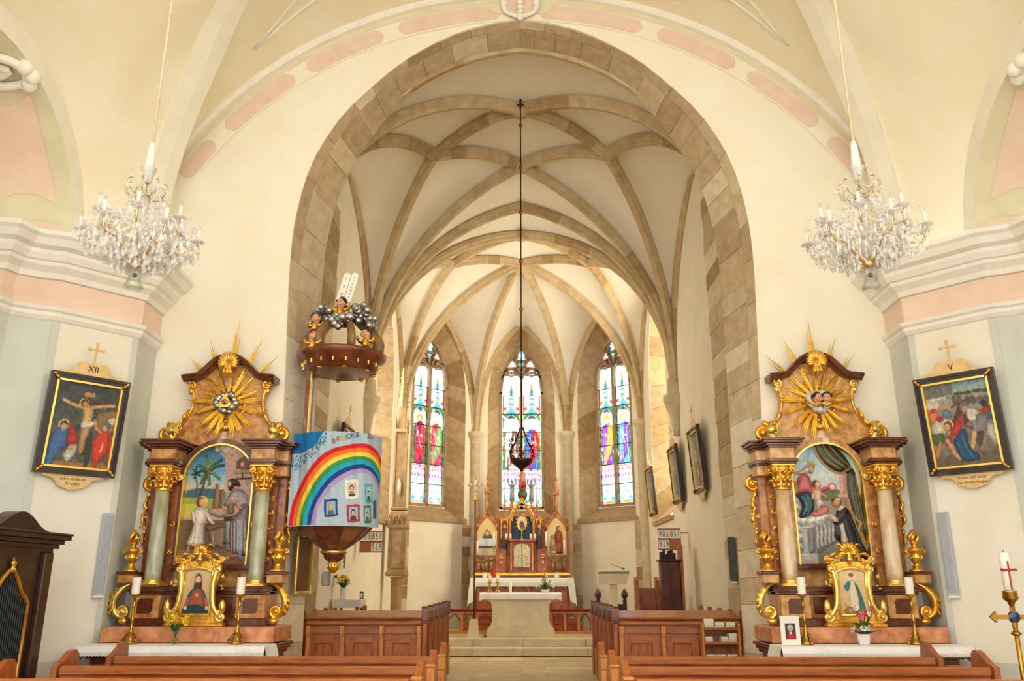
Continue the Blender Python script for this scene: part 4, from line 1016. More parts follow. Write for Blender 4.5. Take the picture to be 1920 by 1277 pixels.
        for i in range(8): leafs(m,[(s*.83+.03*math.cos(i*.785),-.41+.03*math.sin(i*.785),1.63),(s*.83+.07*math.cos(i*.785),-.41+.07*math.sin(i*.785),1.67),(s*.83+.06*math.cos(i*.785),-.41+.06*math.sin(i*.785),1.71)],.016,6)
        u=m.obj('urn',gold,t)
        m=MB()
        for i in range(7):
            a=i*2.4; m.tube(smoothc([(s*.83+.02*math.cos(a),-.41+.02*math.sin(a),1.84),(s*.83+.05*math.cos(a+.8),-.41+.05*math.sin(a+.8),1.89),(s*.83+.025*math.cos(a+1.7),-.41+.025*math.sin(a+1.7),1.94),(s*.83+.005*math.cos(a+2.5),-.41,1.985)],9),[.016,.02,.022,.022,.02,.017,.014,.01,.004],6)
        m.obj('flame',gold,u)
    return t
def cherub(parent,c,r,rz=0,name='cherub_head',tilt=0):
    M0=Matrix.Translation(c)@Matrix.Rotation(rz,4,'Z')@Matrix.Rotation(tilt,4,'Y')
    m=MB(); m.ball((0,0,0),r,14,10,(.86,.95,1)); m.ball((0,-.8*r,-.38*r),r*.3,8,6); m.ball((-.42*r,-.66*r,-.3*r),r*.34,8,6); m.ball((.42*r,-.66*r,-.3*r),r*.34,8,6)
    m.ball((0,-1.0*r,-.08*r),r*.15,8,5,(1,1,1.3))
    for s in(-1,1): m.ball((s*.86*r,0,-.08*r),r*.2,6,5,(.5,1,1.2))
    m.tube([(0,.1*r,-.7*r),(0,.1*r,-1.3*r)],[r*.5,r*.6],8); m.xf(0,M0); h=m.obj(name,skin,parent)
    for s in(-1,1): m=MB(); m.ball((s*.34*r,-.83*r,.08*r),r*.12,6,5,(1.2,.5,.8)); m.xf(0,M0); m.obj('eye',mat('eye_dark',(40,28,24),.3),h)
    m=MB(); m.ball((0,-.9*r,-.45*r),r*.15,8,5,(1.3,.5,.5)); m.xf(0,M0); m.obj('mouth',mat('lips',(180,84,72),.4),h)
    m=MB(); rs=random.Random(int(c[0]*1000))
    m.ball((0,.14*r,.16*r),r*1.0,12,8,(.93,.95,.98))
    for i in range(22):
        a=rs.uniform(0,2*PI); e=rs.uniform(.15,1.3); y=math.sin(a)*math.cos(e)
        if y<-.55: continue
        m.ball((r*.92*math.cos(a)*math.cos(e),r*(.98*y+.1),r*1.0*math.sin(e)+.08*r),r*.26,6,5)
    m.xf(0,M0); m.obj('hair',mat('hair_brown',(66,44,28),.6,0,.3,30),h)
    return h
def altar_left_picture():
    c=Cv(136,228,1.0,(186,150,130))
    def q(x,y): return ((x-65-(1100-y)*.1)/640*136,(y-60)/1065*228)
    def Q(*p): return [q(x,y) for x,y in p]
    S=136/640
    c.grad((28,92,150),(120,176,200),0,70); c.grad((120,176,200),(226,190,160),60,92); c.grad((226,190,160),(190,170,120),92,100)
    c.blob(Q((140,480),(250,460),(420,470),(500,500),(500,620),(120,640)),(56,100,120),shade=.1); c.poly(Q((120,540),(500,560),(500,700),(110,720)),(150,160,70)); c.poly(Q((110,600),(250,600),(250,720),(100,720)),(190,190,80))
    # room wall and arch opening on the right
    c.poly(Q((500,60),(800,60),(800,1140),(470,1140),(500,420)),(190,150,132)); c.blob(Q((440,140),(500,150),(505,260),(500,330),(490,200)),(190,150,132),shade=0)
    c.poly(Q((60,740),(500,740),(500,1140),(40,1140)),(96,76,54)); c.poly(Q((40,1000),(780,1000),(760,1160),(40,1160)),(126,100,68))
    for x,y,r in((420,110,26),(470,95,34),(530,100,38),(590,115,30),(640,140,26),(500,130,28),(560,140,26)): c.ell(*q(x,y),r*S,r*S,(186,170,146),h=.25); c.ell(*q(x-6,y-8),r*S*.5,r*S*.5,(216,202,178))
    # niche with jars, shelf, tool rack
    c.blob(Q((590,290),(610,210),(690,170),(760,220),(770,290)),(96,82,80),shade=.2); c.ell(*q(650,250),28*S,40*S,(150,80,50),h=.2); c.ell(*q(655,240),16*S,20*S,(216,176,140),h=.25); c.ell(*q(720,270),30*S,24*S,(160,80,40),h=.2)
    c.poly(Q((580,300),(780,290),(780,325),(580,335)),(166,140,110),h=.25,edge=2); c.poly(Q((590,368),(755,365),(755,380),(590,384)),(50,44,40),h=.2,edge=2)
    c.line(Q((655,320),(655,370)),2,(60,50,40),.15); c.line(Q((690,380),(700,440),(720,385)),2,(150,140,130),.15)
    # palms
    c.line(Q((265,520),(290,440),(325,330)),4.2,(86,60,36),.35); c.line(Q((232,500),(235,420),(220,360)),2.6,(76,60,40),.2)
    pl=(330,315)
    for dx,dy,col in((-10,-150,(70,96,50)),(60,-160,(96,120,66)),(130,-110,(60,86,46)),(150,-60,(46,70,40)),(110,60,(90,110,60)),(20,110,(70,96,50)),(-60,100,(60,84,44)),(-90,-60,(64,96,60)),(-100,10,(46,76,44))):
        a=q(*pl); b=q(pl[0]+dx,pl[1]+dy); mx=((a[0]+b[0])/2,(a[1]+b[1])/2-4); c.line([a,mx,b],5,col,.45); c.line([a,mx,b],1.5,tuple(np.minimum(np.array(col)*1.6,255)),.5)
    for dx,dy in((-30,-40),(40,-30),(-40,10),(40,20),(0,-60),(-20,40)): c.line([q(225,330),q(225+dx,330+dy)],3.4,(40,70,48),.25)
    c.ell(*q(330,320),12*S*1.6,14*S*1.6,(120,60,30),h=.4)
    # boards behind the bench
    c.poly(Q((405,425),(440,425),(430,640),(370,640)),(130,98,66),.25,4); c.poly(Q((445,470),(490,470),(465,640),(425,640)),(114,84,56),.2,4)
    # child in white tunic
    c.ell(*q(280,578),52*S,50*S,(236,190,90),h=.3); c.ell(*q(280,578),42*S,40*S,(214,160,80),h=.32)
    c.ell(*q(265,582),36*S,44*S,(120,74,40),h=.5); c.ell(*q(282,588),25*S,32*S,(226,170,134),h=.7)
    c.blob(Q((215,640),(270,622),(320,645),(330,740),(300,800),(298,960),(240,980),(140,965),(175,860),(200,760),(190,690)),(226,212,196),.8,9,.3)
    for p in ([(240,800),(215,960)],[(265,800),(260,965)],[(205,840),(175,950)]): c.line(Q(*p),1.6,(176,158,142)); 
    for p in ([(252,800),(238,960)],[(225,820),(195,955)]): c.line(Q(*p),1.4,(246,238,226),.85)
    c.line(Q((150,960),(240,976),(296,962)),1.2,(96,100,130)); c.line(Q((200,680),(215,760),(290,775)),7,(216,200,184),.85); c.line(Q((290,770),(325,765)),4.5,(220,160,124),.85); c.line(Q((325,660),(350,740),(380,770)),6,(220,206,190),.7)
    c.line(Q((160,980),(150,1030)),5,(206,146,112),.5); c.ell(*q(140,1035),16*S,10*S,(206,146,112),h=.4)
    # bench, cloth and tools
    c.blob(Q((340,640),(480,640),(510,690),(440,720),(340,680)),(170,150,132),.4,6); c.line(Q((390,660),(470,650)),5,(206,150,120),.5)
    c.poly(Q((480,710),(690,700),(690,740),(490,752)),(70,58,48),.7,3); c.blob(Q((540,695),(600,670),(670,690),(600,710)),(206,186,160),.6,4,.2)
    c.poly(Q((300,790),(450,770),(500,800),(340,850)),(110,84,62),.5,4); c.poly(Q((340,840),(480,800),(470,980),(360,980)),(126,96,72),.35,5); c.line(Q((505,760),(515,1000)),4,(110,130,130),.5); c.line(Q((380,850),(395,980)),2.2,(170,150,130),.4)
    c.line(Q((480,940),(620,930)),3,(90,70,54),.4); c.poly(Q((505,560),(580,560),(580,690),(520,690)),(120,92,64),.6,3)
    # older man in grey robe
    c.blob(Q((540,750),(700,600),(712,760),(700,1030),(640,1040),(545,1020),(530,880)),(140,122,120),.75,10,.35)
    for x in(560,590,620,655,685): c.line(Q((x,770),(x-5,1020)),1.7,(186,172,172),.8); c.line(Q((x+14,770),(x+10,1020)),1.4,(86,72,72))
    c.poly(Q((612,740),(650,740),(645,1085),(620,1085)),(150,160,176),.7,3)
    c.blob(Q((540,500),(580,470),(640,470),(690,510),(705,600),(640,620),(560,600),(500,620),(480,600)),(166,154,156),.85,9,.3); c.line(Q((690,520),(690,590),(620,610)),7,(176,164,168),.95); c.line(Q((615,600),(630,640)),5,(216,160,126),.95); c.line(Q((575,560),(585,590)),5,(216,160,126),.9)
    c.blob(Q((520,390),(570,372),(620,400),(635,445),(590,440),(560,470),(530,480)),(74,50,36),.85,6,.2); c.blob(Q((520,415),(545,395),(560,430),(545,465),(525,450)),(222,168,132),1.0,4,.1); c.blob(Q((522,450),(550,440),(556,478),(535,482)),(66,44,32),.95,4,.1)
    c.ell(*q(560,1050),60*S,26*S,(150,104,70),h=.3); c.ell(*q(500,1070),30*S,18*S,(170,140,100),h=.25)
    c.brush(900,3); c.noise(.05,2,2); return c
def altar_right_picture():
    c=Cv(136,228,1.0,(150,180,190)); 
    def q(x,y): return ((x-(90+(y-250)*.067))/612*136,(y-75)/1080*228)
    def Q(*p): return [q(x,y) for x,y in p]
    S=136/612
    c.grad((126,180,206),(196,214,210),0,60); c.grad((196,214,210),(206,190,170),60,100); c.grad((150,150,130),(120,120,110),100,228)
    c.blob(Q((100,130),(230,100),(250,180),(150,260)),(206,226,232),shade=.1); c.poly(Q((380,500),(540,500),(540,600),(380,600)),(110,110,70))
    # column, curtain
    c.poly(Q((525,330),(600,330),(600,540),(540,540)),(196,150,130),.3,8); c.poly(Q((520,540),(620,540),(620,575),(520,575)),(206,176,150),.35,3); c.poly(Q((530,575),(620,575),(640,800),(540,760)),(150,120,100),.25,6)
    c.blob(Q((310,80),(420,70),(560,160),(640,300),(560,345),(480,330),(390,260),(330,160)),(66,64,36),.8,14,.45)
    for a,b,d in(((340,95),(400,220),(520,310)),((390,90),(460,210),(580,300)),((440,90),(520,190),(620,290)),((360,90),(430,230),(540,315))): c.line(smoothc(Q(a,b,d),14),2.6,(136,130,86),.9)
    for a,b,d in(((365,95),(425,215),(545,305)),((415,90),(490,200),(600,295))): c.line(smoothc(Q(a,b,d),14),1.6,(34,34,20))
    c.line(smoothc(Q((312,90),(340,180),(400,270),(490,340),(570,350),(635,310)),24),3.4,(214,170,90),.9); c.blob(Q((560,345),(600,310),(640,300),(620,350)),(160,120,60),.9,4)
    c.blob(Q((600,340),(660,310),(700,500),(740,800),(745,980),(690,880),(640,700),(600,520)),(64,60,36),.6,10,.4)
    for x in(630,655,680): c.line(Q((x-10,370),(x+15,600),(x+55,850)),2.2,(110,104,66),.7)
    c.line(Q((605,590),(620,680),(660,760),(700,800),(680,850),(735,970)),4,(206,150,70),.75)
    # clouds
    for x,y,r in((130,600,40),(150,660,36),(130,720,40),(160,780,40),(220,780,38),(290,780,40),(350,765,44),(390,740,34),(150,850,40),(170,920,36),(160,1000,34),(120,420,36),(110,820,40)): c.ell(*q(x,y),r*S*1.1,r*S,(206,202,196),h=.45); c.ell(*q(x-8,y-10),r*S*.6,r*S*.5,(236,232,226),h=.5); c.ell(*q(x+10,y+16),r*S*.6,r*S*.4,(170,164,158),h=.4)
    # balustrade and pedestal
    c.poly(Q((300,830),(480,800),(500,950),(300,1100)),(110,106,104),.15,5)
    for i in range(5):
        x=325+i*34; y=835-i*12; c.line(Q((x,y),(x+6,y+70),(x-2,y+130),(x+4,y+170)),4.6-.3*i,(196,192,186),.5); c.ell(*q(x+3,y+70),11*S,22*S,(206,202,196),h=.6)
    c.poly(Q((170,830),(300,815),(310,830),(240,850),(180,850)),(206,204,202),.6,3); c.poly(Q((190,850),(240,850),(250,1060),(205,1070)),(190,188,186),.55,4); c.poly(Q((240,850),(300,830),(300,1050),(250,1070)),(130,126,126),.5,4); c.poly(Q((130,1060),(330,1060),(330,1160),(130,1160)),(186,178,166),.1,4); c.poly(Q((180,1060),(250,1060),(290,1140),(200,1130)),(200,196,188),.4,4)
    # seated woman with crown and veil
    c.blob(Q((150,350),(230,300),(265,270),(320,290),(300,330),(250,360),(180,372)),(216,206,186),.8,6,.25)
    c.blob(Q((120,540),(180,380),(240,360),(280,400),(290,520),(200,540),(120,560)),(206,110,116),.9,9,.3); c.blob(Q((110,520),(140,430),(170,470),(150,550)),(200,150,70),.7,6)
    c.blob(Q((150,540),(270,520),(305,600),(300,690),(220,750),(170,740),(200,650)),(46,80,92),.9,10,.35)
    for p in([(190,560),(230,640),(200,735)],[(230,545),(270,620),(240,735)]): c.line(smoothc(Q(*p),10),2,(96,134,144),.95)
    c.line(smoothc(Q((200,400),(240,470),(300,520)),10),9,(210,110,118),1.0); c.line(smoothc(Q((260,490),(370,500),(440,480)),10),7,(206,104,112),.8); c.ell(*q(462,478),34*S,26*S,(230,220,216),h=.7); c.ringe(*q(465,478),30*S,3,(200,110,120),.75)
    c.ell(*q(285,318),26*S,36*S,(110,66,40),h=.9); c.ell(*q(283,318),20*S,28*S,(230,184,150),h=1.05); c.poly(Q((262,270),(258,238),(278,256),(292,236),(304,258),(326,262),(318,290)),(222,176,80),.9,3)
    # child
    c.ell(*q(330,452),38*S,36*S,(116,70,38),h=.9); c.ell(*q(338,462),25*S,30*S,(236,188,154),h=1.05)
    c.blob(Q((300,500),(350,492),(375,530),(370,600),(400,640),(360,660),(350,720),(320,730),(320,640),(300,580)),(234,188,156),1.0,7,.2); c.line(Q((300,520),(290,580)),5,(230,180,148),1); c.line(Q((370,540),(415,565)),5,(230,180,148),.9); c.blob(Q((315,590),(370,590),(390,630),(330,650)),(236,226,216),1.0,5,.2)
    c.blob(Q((260,720),(400,640),(430,700),(330,745)),(206,130,126),.5,5,.25)
    # kneeling friar in black over white
    c.blob(Q((500,690),(555,650),(600,680),(650,800),(700,950),(760,1100),(640,1100),(620,1020),(560,1000),(500,950),(470,900),(470,800)),(34,32,38),.85,12,.3)
    for p in([(560,690),(640,840),(700,1040)],[(540,700),(580,860),(640,1050)]): c.line(smoothc(Q(*p),10),2,(84,84,96),.9)
    c.blob(Q((505,760),(540,800),(560,900),(590,1000),(530,980),(520,880)),(226,214,190),.8,6,.2); c.line(smoothc(Q((560,720),(510,790),(480,790)),8),10,(40,38,44),1.0)
    c.blob(Q((420,720),(450,710),(500,760),(490,790),(440,770)),(226,196,170),.9,4,.15); c.ell(*q(500,615),42*S,36*S,(60,40,30),h=.9); c.blob(Q((455,625),(480,590),(520,590),(530,640),(500,665),(470,650)),(214,150,112),1.05,5,.15); c.ell(*q(515,588),30*S,12*S,(226,196,160),h=1.0); c.blob(Q((500,670),(545,640),(575,655),(520,690)),(230,222,206),.95,4,.15)
    c.brush(900,4); c.noise(.05,3,2); return c
altL=side_altar(-3.57,'left','left-hand gilded side altar with green marble columns and eye-in-triangle glory' if False else 'gilded side altar with green marble columns and an eye in a triangle')
altR=side_altar(3.57,'right','gilded side altar with cream marble columns and two cherub heads in rays')
# ---------------------------------------------------------------- things standing on the side altars
def altar_cloth(cx,label,seed):
    t=thing('altar_cloth',label,'tablecloth',(cx,10,0)); rs=random.Random(seed)
    w=.965; P=[]; n=70
    xs=np.linspace(-w,w,n); ph=[rs.uniform(0,6) for _ in range(3)]
    for x in xs:
        wv=.012*math.sin(9*x+ph[0])+.008*math.sin(21*x+ph[1])
        P.append([(x,-.735,.788),(x,-1.1,.788),(x,-1.125,.78),(x,-1.14+wv*.6,.75),(x,-1.15+wv,.725)])
    m=MB(); m.grid(P,True)
    for s in(-1,1):  # side drops
        Q=[]
        for y in np.linspace(-1.14,-.735,14):
            d=.02*math.sin(14*y); Q.append([(s*w,y,.788),(s*(w+.012+d*.5),y,.74),(s*(w+.03+d*.7),y-.01,.60+.07*((y+1.14)/.4))])
        m.grid(Q,True)
    m.obj('linen',cloth,t)
    m=MB(); P=[]
    for i in range(181):
        x=-w+2*w*i/180; wv=.012*math.sin(9*x+ph[0])+.008*math.sin(21*x+ph[1]); z=.685+.012*abs(math.sin(i*PI/3))
        P.append([(x,-1.15+wv,.727),(x,-1.153+wv,z)])
    m.grid(P,False); m.obj('lace_edge',lace,t); return t
altar_cloth(-3.57,'white lace-edged cloth on the altar with green marble columns',1); altar_cloth(3.57,'white lace-edged cloth on the altar with cream marble columns',2)
def gilt_picture(cx,dx,kind,label):
    t=thing('gilt_devotional_picture',label,'picture',(cx+dx,9.395,.951))
    L=kind=='left'; w=.2;h=.54
    outl=smoothc([(-.3,0),(-.3,.05),(-.27,.12),(-.2,.2),(-.19,.35),(-.22,.5),(-.24,.6),(-.2,.66),(0,.69 if L else .68)],20)
    pts=[(x,z) for x,z in outl]+[(-x,z) for x,z in outl[::-1][1:]]
    m=MB(); m.prism(pts,-.02,.03,sm=False); m.obj('frame_board',gold,t)
    inn=[(-.155,.12),(.155,.12),(.165,.3),(.15,.45),(.16,.57),(.08,.60),(0,.61),(-.08,.60),(-.16,.57),(-.15,.45),(-.165,.3)]
    m=MB(); m.tube([(x,-.03,z) for x,z in inn+[inn[0]]],.02,6); m.obj('inner_moulding',goldb,t)
    for s in(-1,1):
        m=MB(); m.tube(smoothc([(s*.2,-.03,.6),(s*.175,-.04,.45),(s*.18,-.04,.3),(s*.2,-.04,.2),(s*.27,-.04,.1)],14),[.03]*14,7); volute(m,(s*.21,-.04,.6),.045,1.4,PI/2,s,.02,18); volute(m,(s*.285,-.04,.1),.06,1.4,PI/2,s,.026,20)
        acanth(m,(s*.26,-.04,.45),.04,.1,21+s,5); m.ball((s*.3,-.05,.2),.045,8,6,(.8,.8,1.8)); m.obj('side_scroll',goldb,t)
    m=MB(); sbox(m,-.32,.32,-.06,.05,0,.035,.008); sbox(m,-.29,.29,-.05,.04,.035,.06,.006); m.obj('foot',gold,t)
    m=MB(); shellf(m,(0,-.02,.76),.13 if not L else .1,9,0,PI,.022); rs=random.Random(5)
    for s in(-1,1):
        for k in range(5): volute(m,(s*(.05+.045*k),-.02-.01*(k%2),.72+.05*math.cos(k*1.1)),.04,1.2,k,s,.014,14)
        leafs(m,[(s*.05,-.02,.72),(s*.16,-.03,.76),(s*.24,-.02,.70)],.03); volute(m,(s*.24,-.02,.69),.035,1.3,0,s,.014,16); leafs(m,[(s*.03,-.02,.8),(s*.1,-.03,.86),(s*.14,-.02,.83)],.022)
    leafs(m,[(0,-.04,.78),(0,-.05,.7),(0,-.04,.64)],.03); m.obj('crest',gold,t)
    c=Cv(66,100,1.1,(216,180,136)); c.grad((222,190,146),(196,150,104))
    if L:
        c.ell(33,26,17,17,(206,176,130)); c.blob([(24,50),(26,20),(33,12),(40,20),(43,50),(33,56)],(66,40,26),shade=.1); c.blob([(4,90),(16,52),(33,42),(50,52),(62,90),(40,84),(24,86)],(30,92,92),shade=.25,edge=7); c.blob([(20,52),(33,44),(46,52),(50,86),(18,86)],(160,84,56),shade=.2,edge=7)
        c.ell(33,26,6.5,9,(226,176,136)); c.ell(33,35,5.5,4.5,(90,56,36)); c.ell(33,58,4,4,(226,150,70)); c.blob([(2,100),(6,86),(30,78),(52,84),(64,100)],(20,60,70),shade=.2); c.line([(14,66),(10,84)],6,(170,90,60)); c.line([(54,66),(58,84)],6,(170,90,60)); c.ell(10,86,3.6,4.5,(224,176,136)); c.ell(58,86,3.6,4.5,(224,176,136))
    else:
        c.grad((226,202,160),(206,168,118)); c.ell(33,20,10,10,(236,214,170)); c.blob([(26,34),(33,24),(42,32),(46,60),(40,88),(24,88),(24,60)],(224,206,174),shade=.2,edge=5); c.blob([(14,40),(26,28),(30,36),(22,50)],(60,130,120),shade=.2); c.blob([(38,30),(46,40),(54,66),(58,92),(46,90),(44,60)],(56,124,116),shade=.25)
        c.ell(33,20,4.5,6,(228,186,150)); c.ell(33,15,6,4,(140,90,50)); c.blob([(8,92),(20,82),(40,86),(58,92),(40,98),(18,98)],(150,120,80),shade=.1); c.ell(16,80,4,4,(206,150,110)); c.ell(24,90,4,4,(206,150,110))
    c.noise(.03,4,2)
    me=c.mesh('painting',.32,.49,0,VC); ob('painting',me,t,loc=(0,-.024,.12)); return t
gilt_picture(-3.57,.03,'left','gilt rococo frame with a bearded man in a teal cloak, behind yellow flowers')
gilt_picture(3.57,.0,'right','gilt rococo frame with a standing veiled figure, behind the pink posy')
CST=[(0,0),(.07,0),(.075,.015),(.05,.03),(.045,.06),(.025,.08),(.03,.1),(.018,.12),(.014,.18),(.022,.2),(.014,.22),(.012,.3),(.02,.32),(.013,.34),(.015,.38),(.045,.4),(.05,.41),(.0,.412)]
def candlestick(x,y,z,h,label,clabel):
    t=thing('candlestick',label,'candlestick',(x,y,z)); k=h/.412
    m=MB(); m.lathe([(r,q*k) for r,q in CST],12); 
    for i in range(8): m.ball((.014*math.cos(i),.014*math.sin(i),(.14+.03*i)*k),.012,6,4)
    s_=m.obj('stem',brass,t)
    m=MB()
    for i in range(3):
        a=R(30+120*i)+.5; volute(m,(.07*math.cos(a),.0,.03),.03,1.2,0,1,.012,12); m.xf(len(m.V)-0,Matrix()); m.ball((.075*math.cos(a),.075*math.sin(a),.018),.022,8,5); leafs(m,[(.02*math.cos(a),.02*math.sin(a),.1*k),(.06*math.cos(a),.06*math.sin(a),.06*k),(.075*math.cos(a),.075*math.sin(a),.02)],.014,7)
    m.obj('foot',brass,t)
    c=thing('altar_candle',clabel,'candle',(x,y,z+h)); m=MB(); m.lathe([(.0,0),(.042,0),(.043,.01),(.043,.165),(.04,.172),(0,.168)],14); m.obj('wax',wax,c); m=MB(); m.tube([(0,0,.165),(.002,0,.18)],.003,5); m.obj('wick',black,c)
ZT=.789
for px,nm,al in((243,'beside the pier with the crucifixion picture','green'),(443,'beside the yellow daffodils','green'),(1512,'beside the white framed portrait photo','cream'),(1718,'beside the tall grey loudspeaker','cream')):
    x=PY(px,1190,9.1)[0]; candlestick(x,9.12,ZT,.5,'ornate brass candlestick %s'%nm,'thick white pillar candle on the brass candlestick %s'%nm)
def flowers(t,n,r,h,cols,seed,z0,leaf=8,pet=.03):
    rs=random.Random(seed)
    for i in range(n):
        a=rs.uniform(0,2*PI); q=r*math.sqrt(rs.random()); z=z0+h*rs.uniform(.55,1); p=np.array((q*math.cos(a),q*math.sin(a),z))
        m=MB(); m.tube(smoothc([(0,0,z0-.06),(p[0]*.4,p[1]*.4,z0+h*.3),p],7),.004,4); st=m.obj('stem',leafm,t)
        m=MB(); d=Vector((p[0],p[1]-.03,.06)).normalized(); Mx=Matrix.Translation(p)@d.to_track_quat('Z','Y').to_matrix().to_4x4()
        for k in range(6): b=k*PI/3; m.ball((pet*.7*math.cos(b),pet*.7*math.sin(b),.0),pet*.55,6,4,(1,1,.5))
        m.lathe([(pet*.3,0),(pet*.35,pet*.6),(pet*.5,pet*.8)],8); m.xf(0,Mx); m.obj('flower',cols[i%len(cols)],t)
    for i in range(leaf):
        a=i*2*PI/leaf+rs.uniform(-.3,.3); l=r*rs.uniform(.8,1.4); m=MB(); pts=smoothc([(0,0,z0-.02),(l*.5*math.cos(a),l*.5*math.sin(a),z0+h*.4),(l*math.cos(a),l*math.sin(a),z0+h*rs.uniform(.2,.6))],8)
        m.tube(pts,[.004,.012,.018,.02,.018,.014,.008,.002],5,flat=.25); m.obj('leaf',leafm,t)
x=PY(330,1190,9.1)[0]
t=thing('daffodil_vase','small glass vase of yellow daffodils on the white altar cloth','flowers',(x,9.08,ZT)); m=MB(); m.lathe([(0,0),(.035,0),(.04,.02),(.03,.06),(.035,.1),(.042,.14),(.04,.14),(.033,.1)],12); m.obj('vase',glassc,t)
m=MB(); m.lathe([(0,.004),(.032,.004),(.034,.05),(.026,.07),(0,.07)],10); m.obj('water',clear_glass('water',(.75,.85,.8),.2,.05),t); flowers(t,10,.11,.15,[yellowf],2,.13,8,.034)
x=PY(1618,1195,9.1)[0]
t=thing('pink_posy','white basket of pink roses and green leaves on the altar cloth','flowers',(x,9.08,ZT)); m=MB(); m.lathe([(0,0),(.045,0),(.05,.02),(.055,.1),(.062,.11),(.055,.11),(.0,.1)],14)
for i in range(12): m.tube([(.047*math.cos(i*.52),.047*math.sin(i*.52),0),(.06*math.cos(i*.52),.06*math.sin(i*.52),.11)],.006,4)
m.obj('basket',white,t); pinkf=mat('petal_pink',(232,110,120),.5,0,.15,20); whitef=mat('petal_white',(244,238,230),.5,0,.1,20)
flowers(t,14,.13,.28,[pinkf,whitef,pinkf],4,.1,10,.026); flowers(t,6,.16,.08,[whitef,pinkf],9,.1,10,.03)
# white framed portrait photo
x=PY(1481,1195,9.05)[0]
t=thing('portrait_photo','white framed portrait photo leaning on the altar cloth edge','photo frame',(x,9.02,ZT),.06); m=MB(); m.box((0,0,.145),(.2,.014,.285),.003); m.obj('frame',white,t)
c=Cv(40,56,1.0,(60,60,70)); c.grad((70,74,84),(50,48,56)); c.blob([(4,56),(8,34),(20,28),(32,34),(36,56)],(190,40,60),shade=.2); c.ell(20,16,11,11,(220,216,210)); c.ell(20,19,7.5,9,(226,176,150)); c.line([(14,18),(26,18)],1.2,(90,70,60)); c.ell(20,25,3,1.2,(190,90,80)); c.blob([(16,30),(20,40),(24,30)],(240,236,230),shade=0)
ob('photo_print',c.mesh('photo_print',.108,.155,0,VC),t,loc=(0,-.0085,.06)); m=MB(); m.box((0,.05,.09),(.03,.006,.2),.001,m=Matrix.Rotation(R(-25),4,'X')); m.obj('stand',white,t)
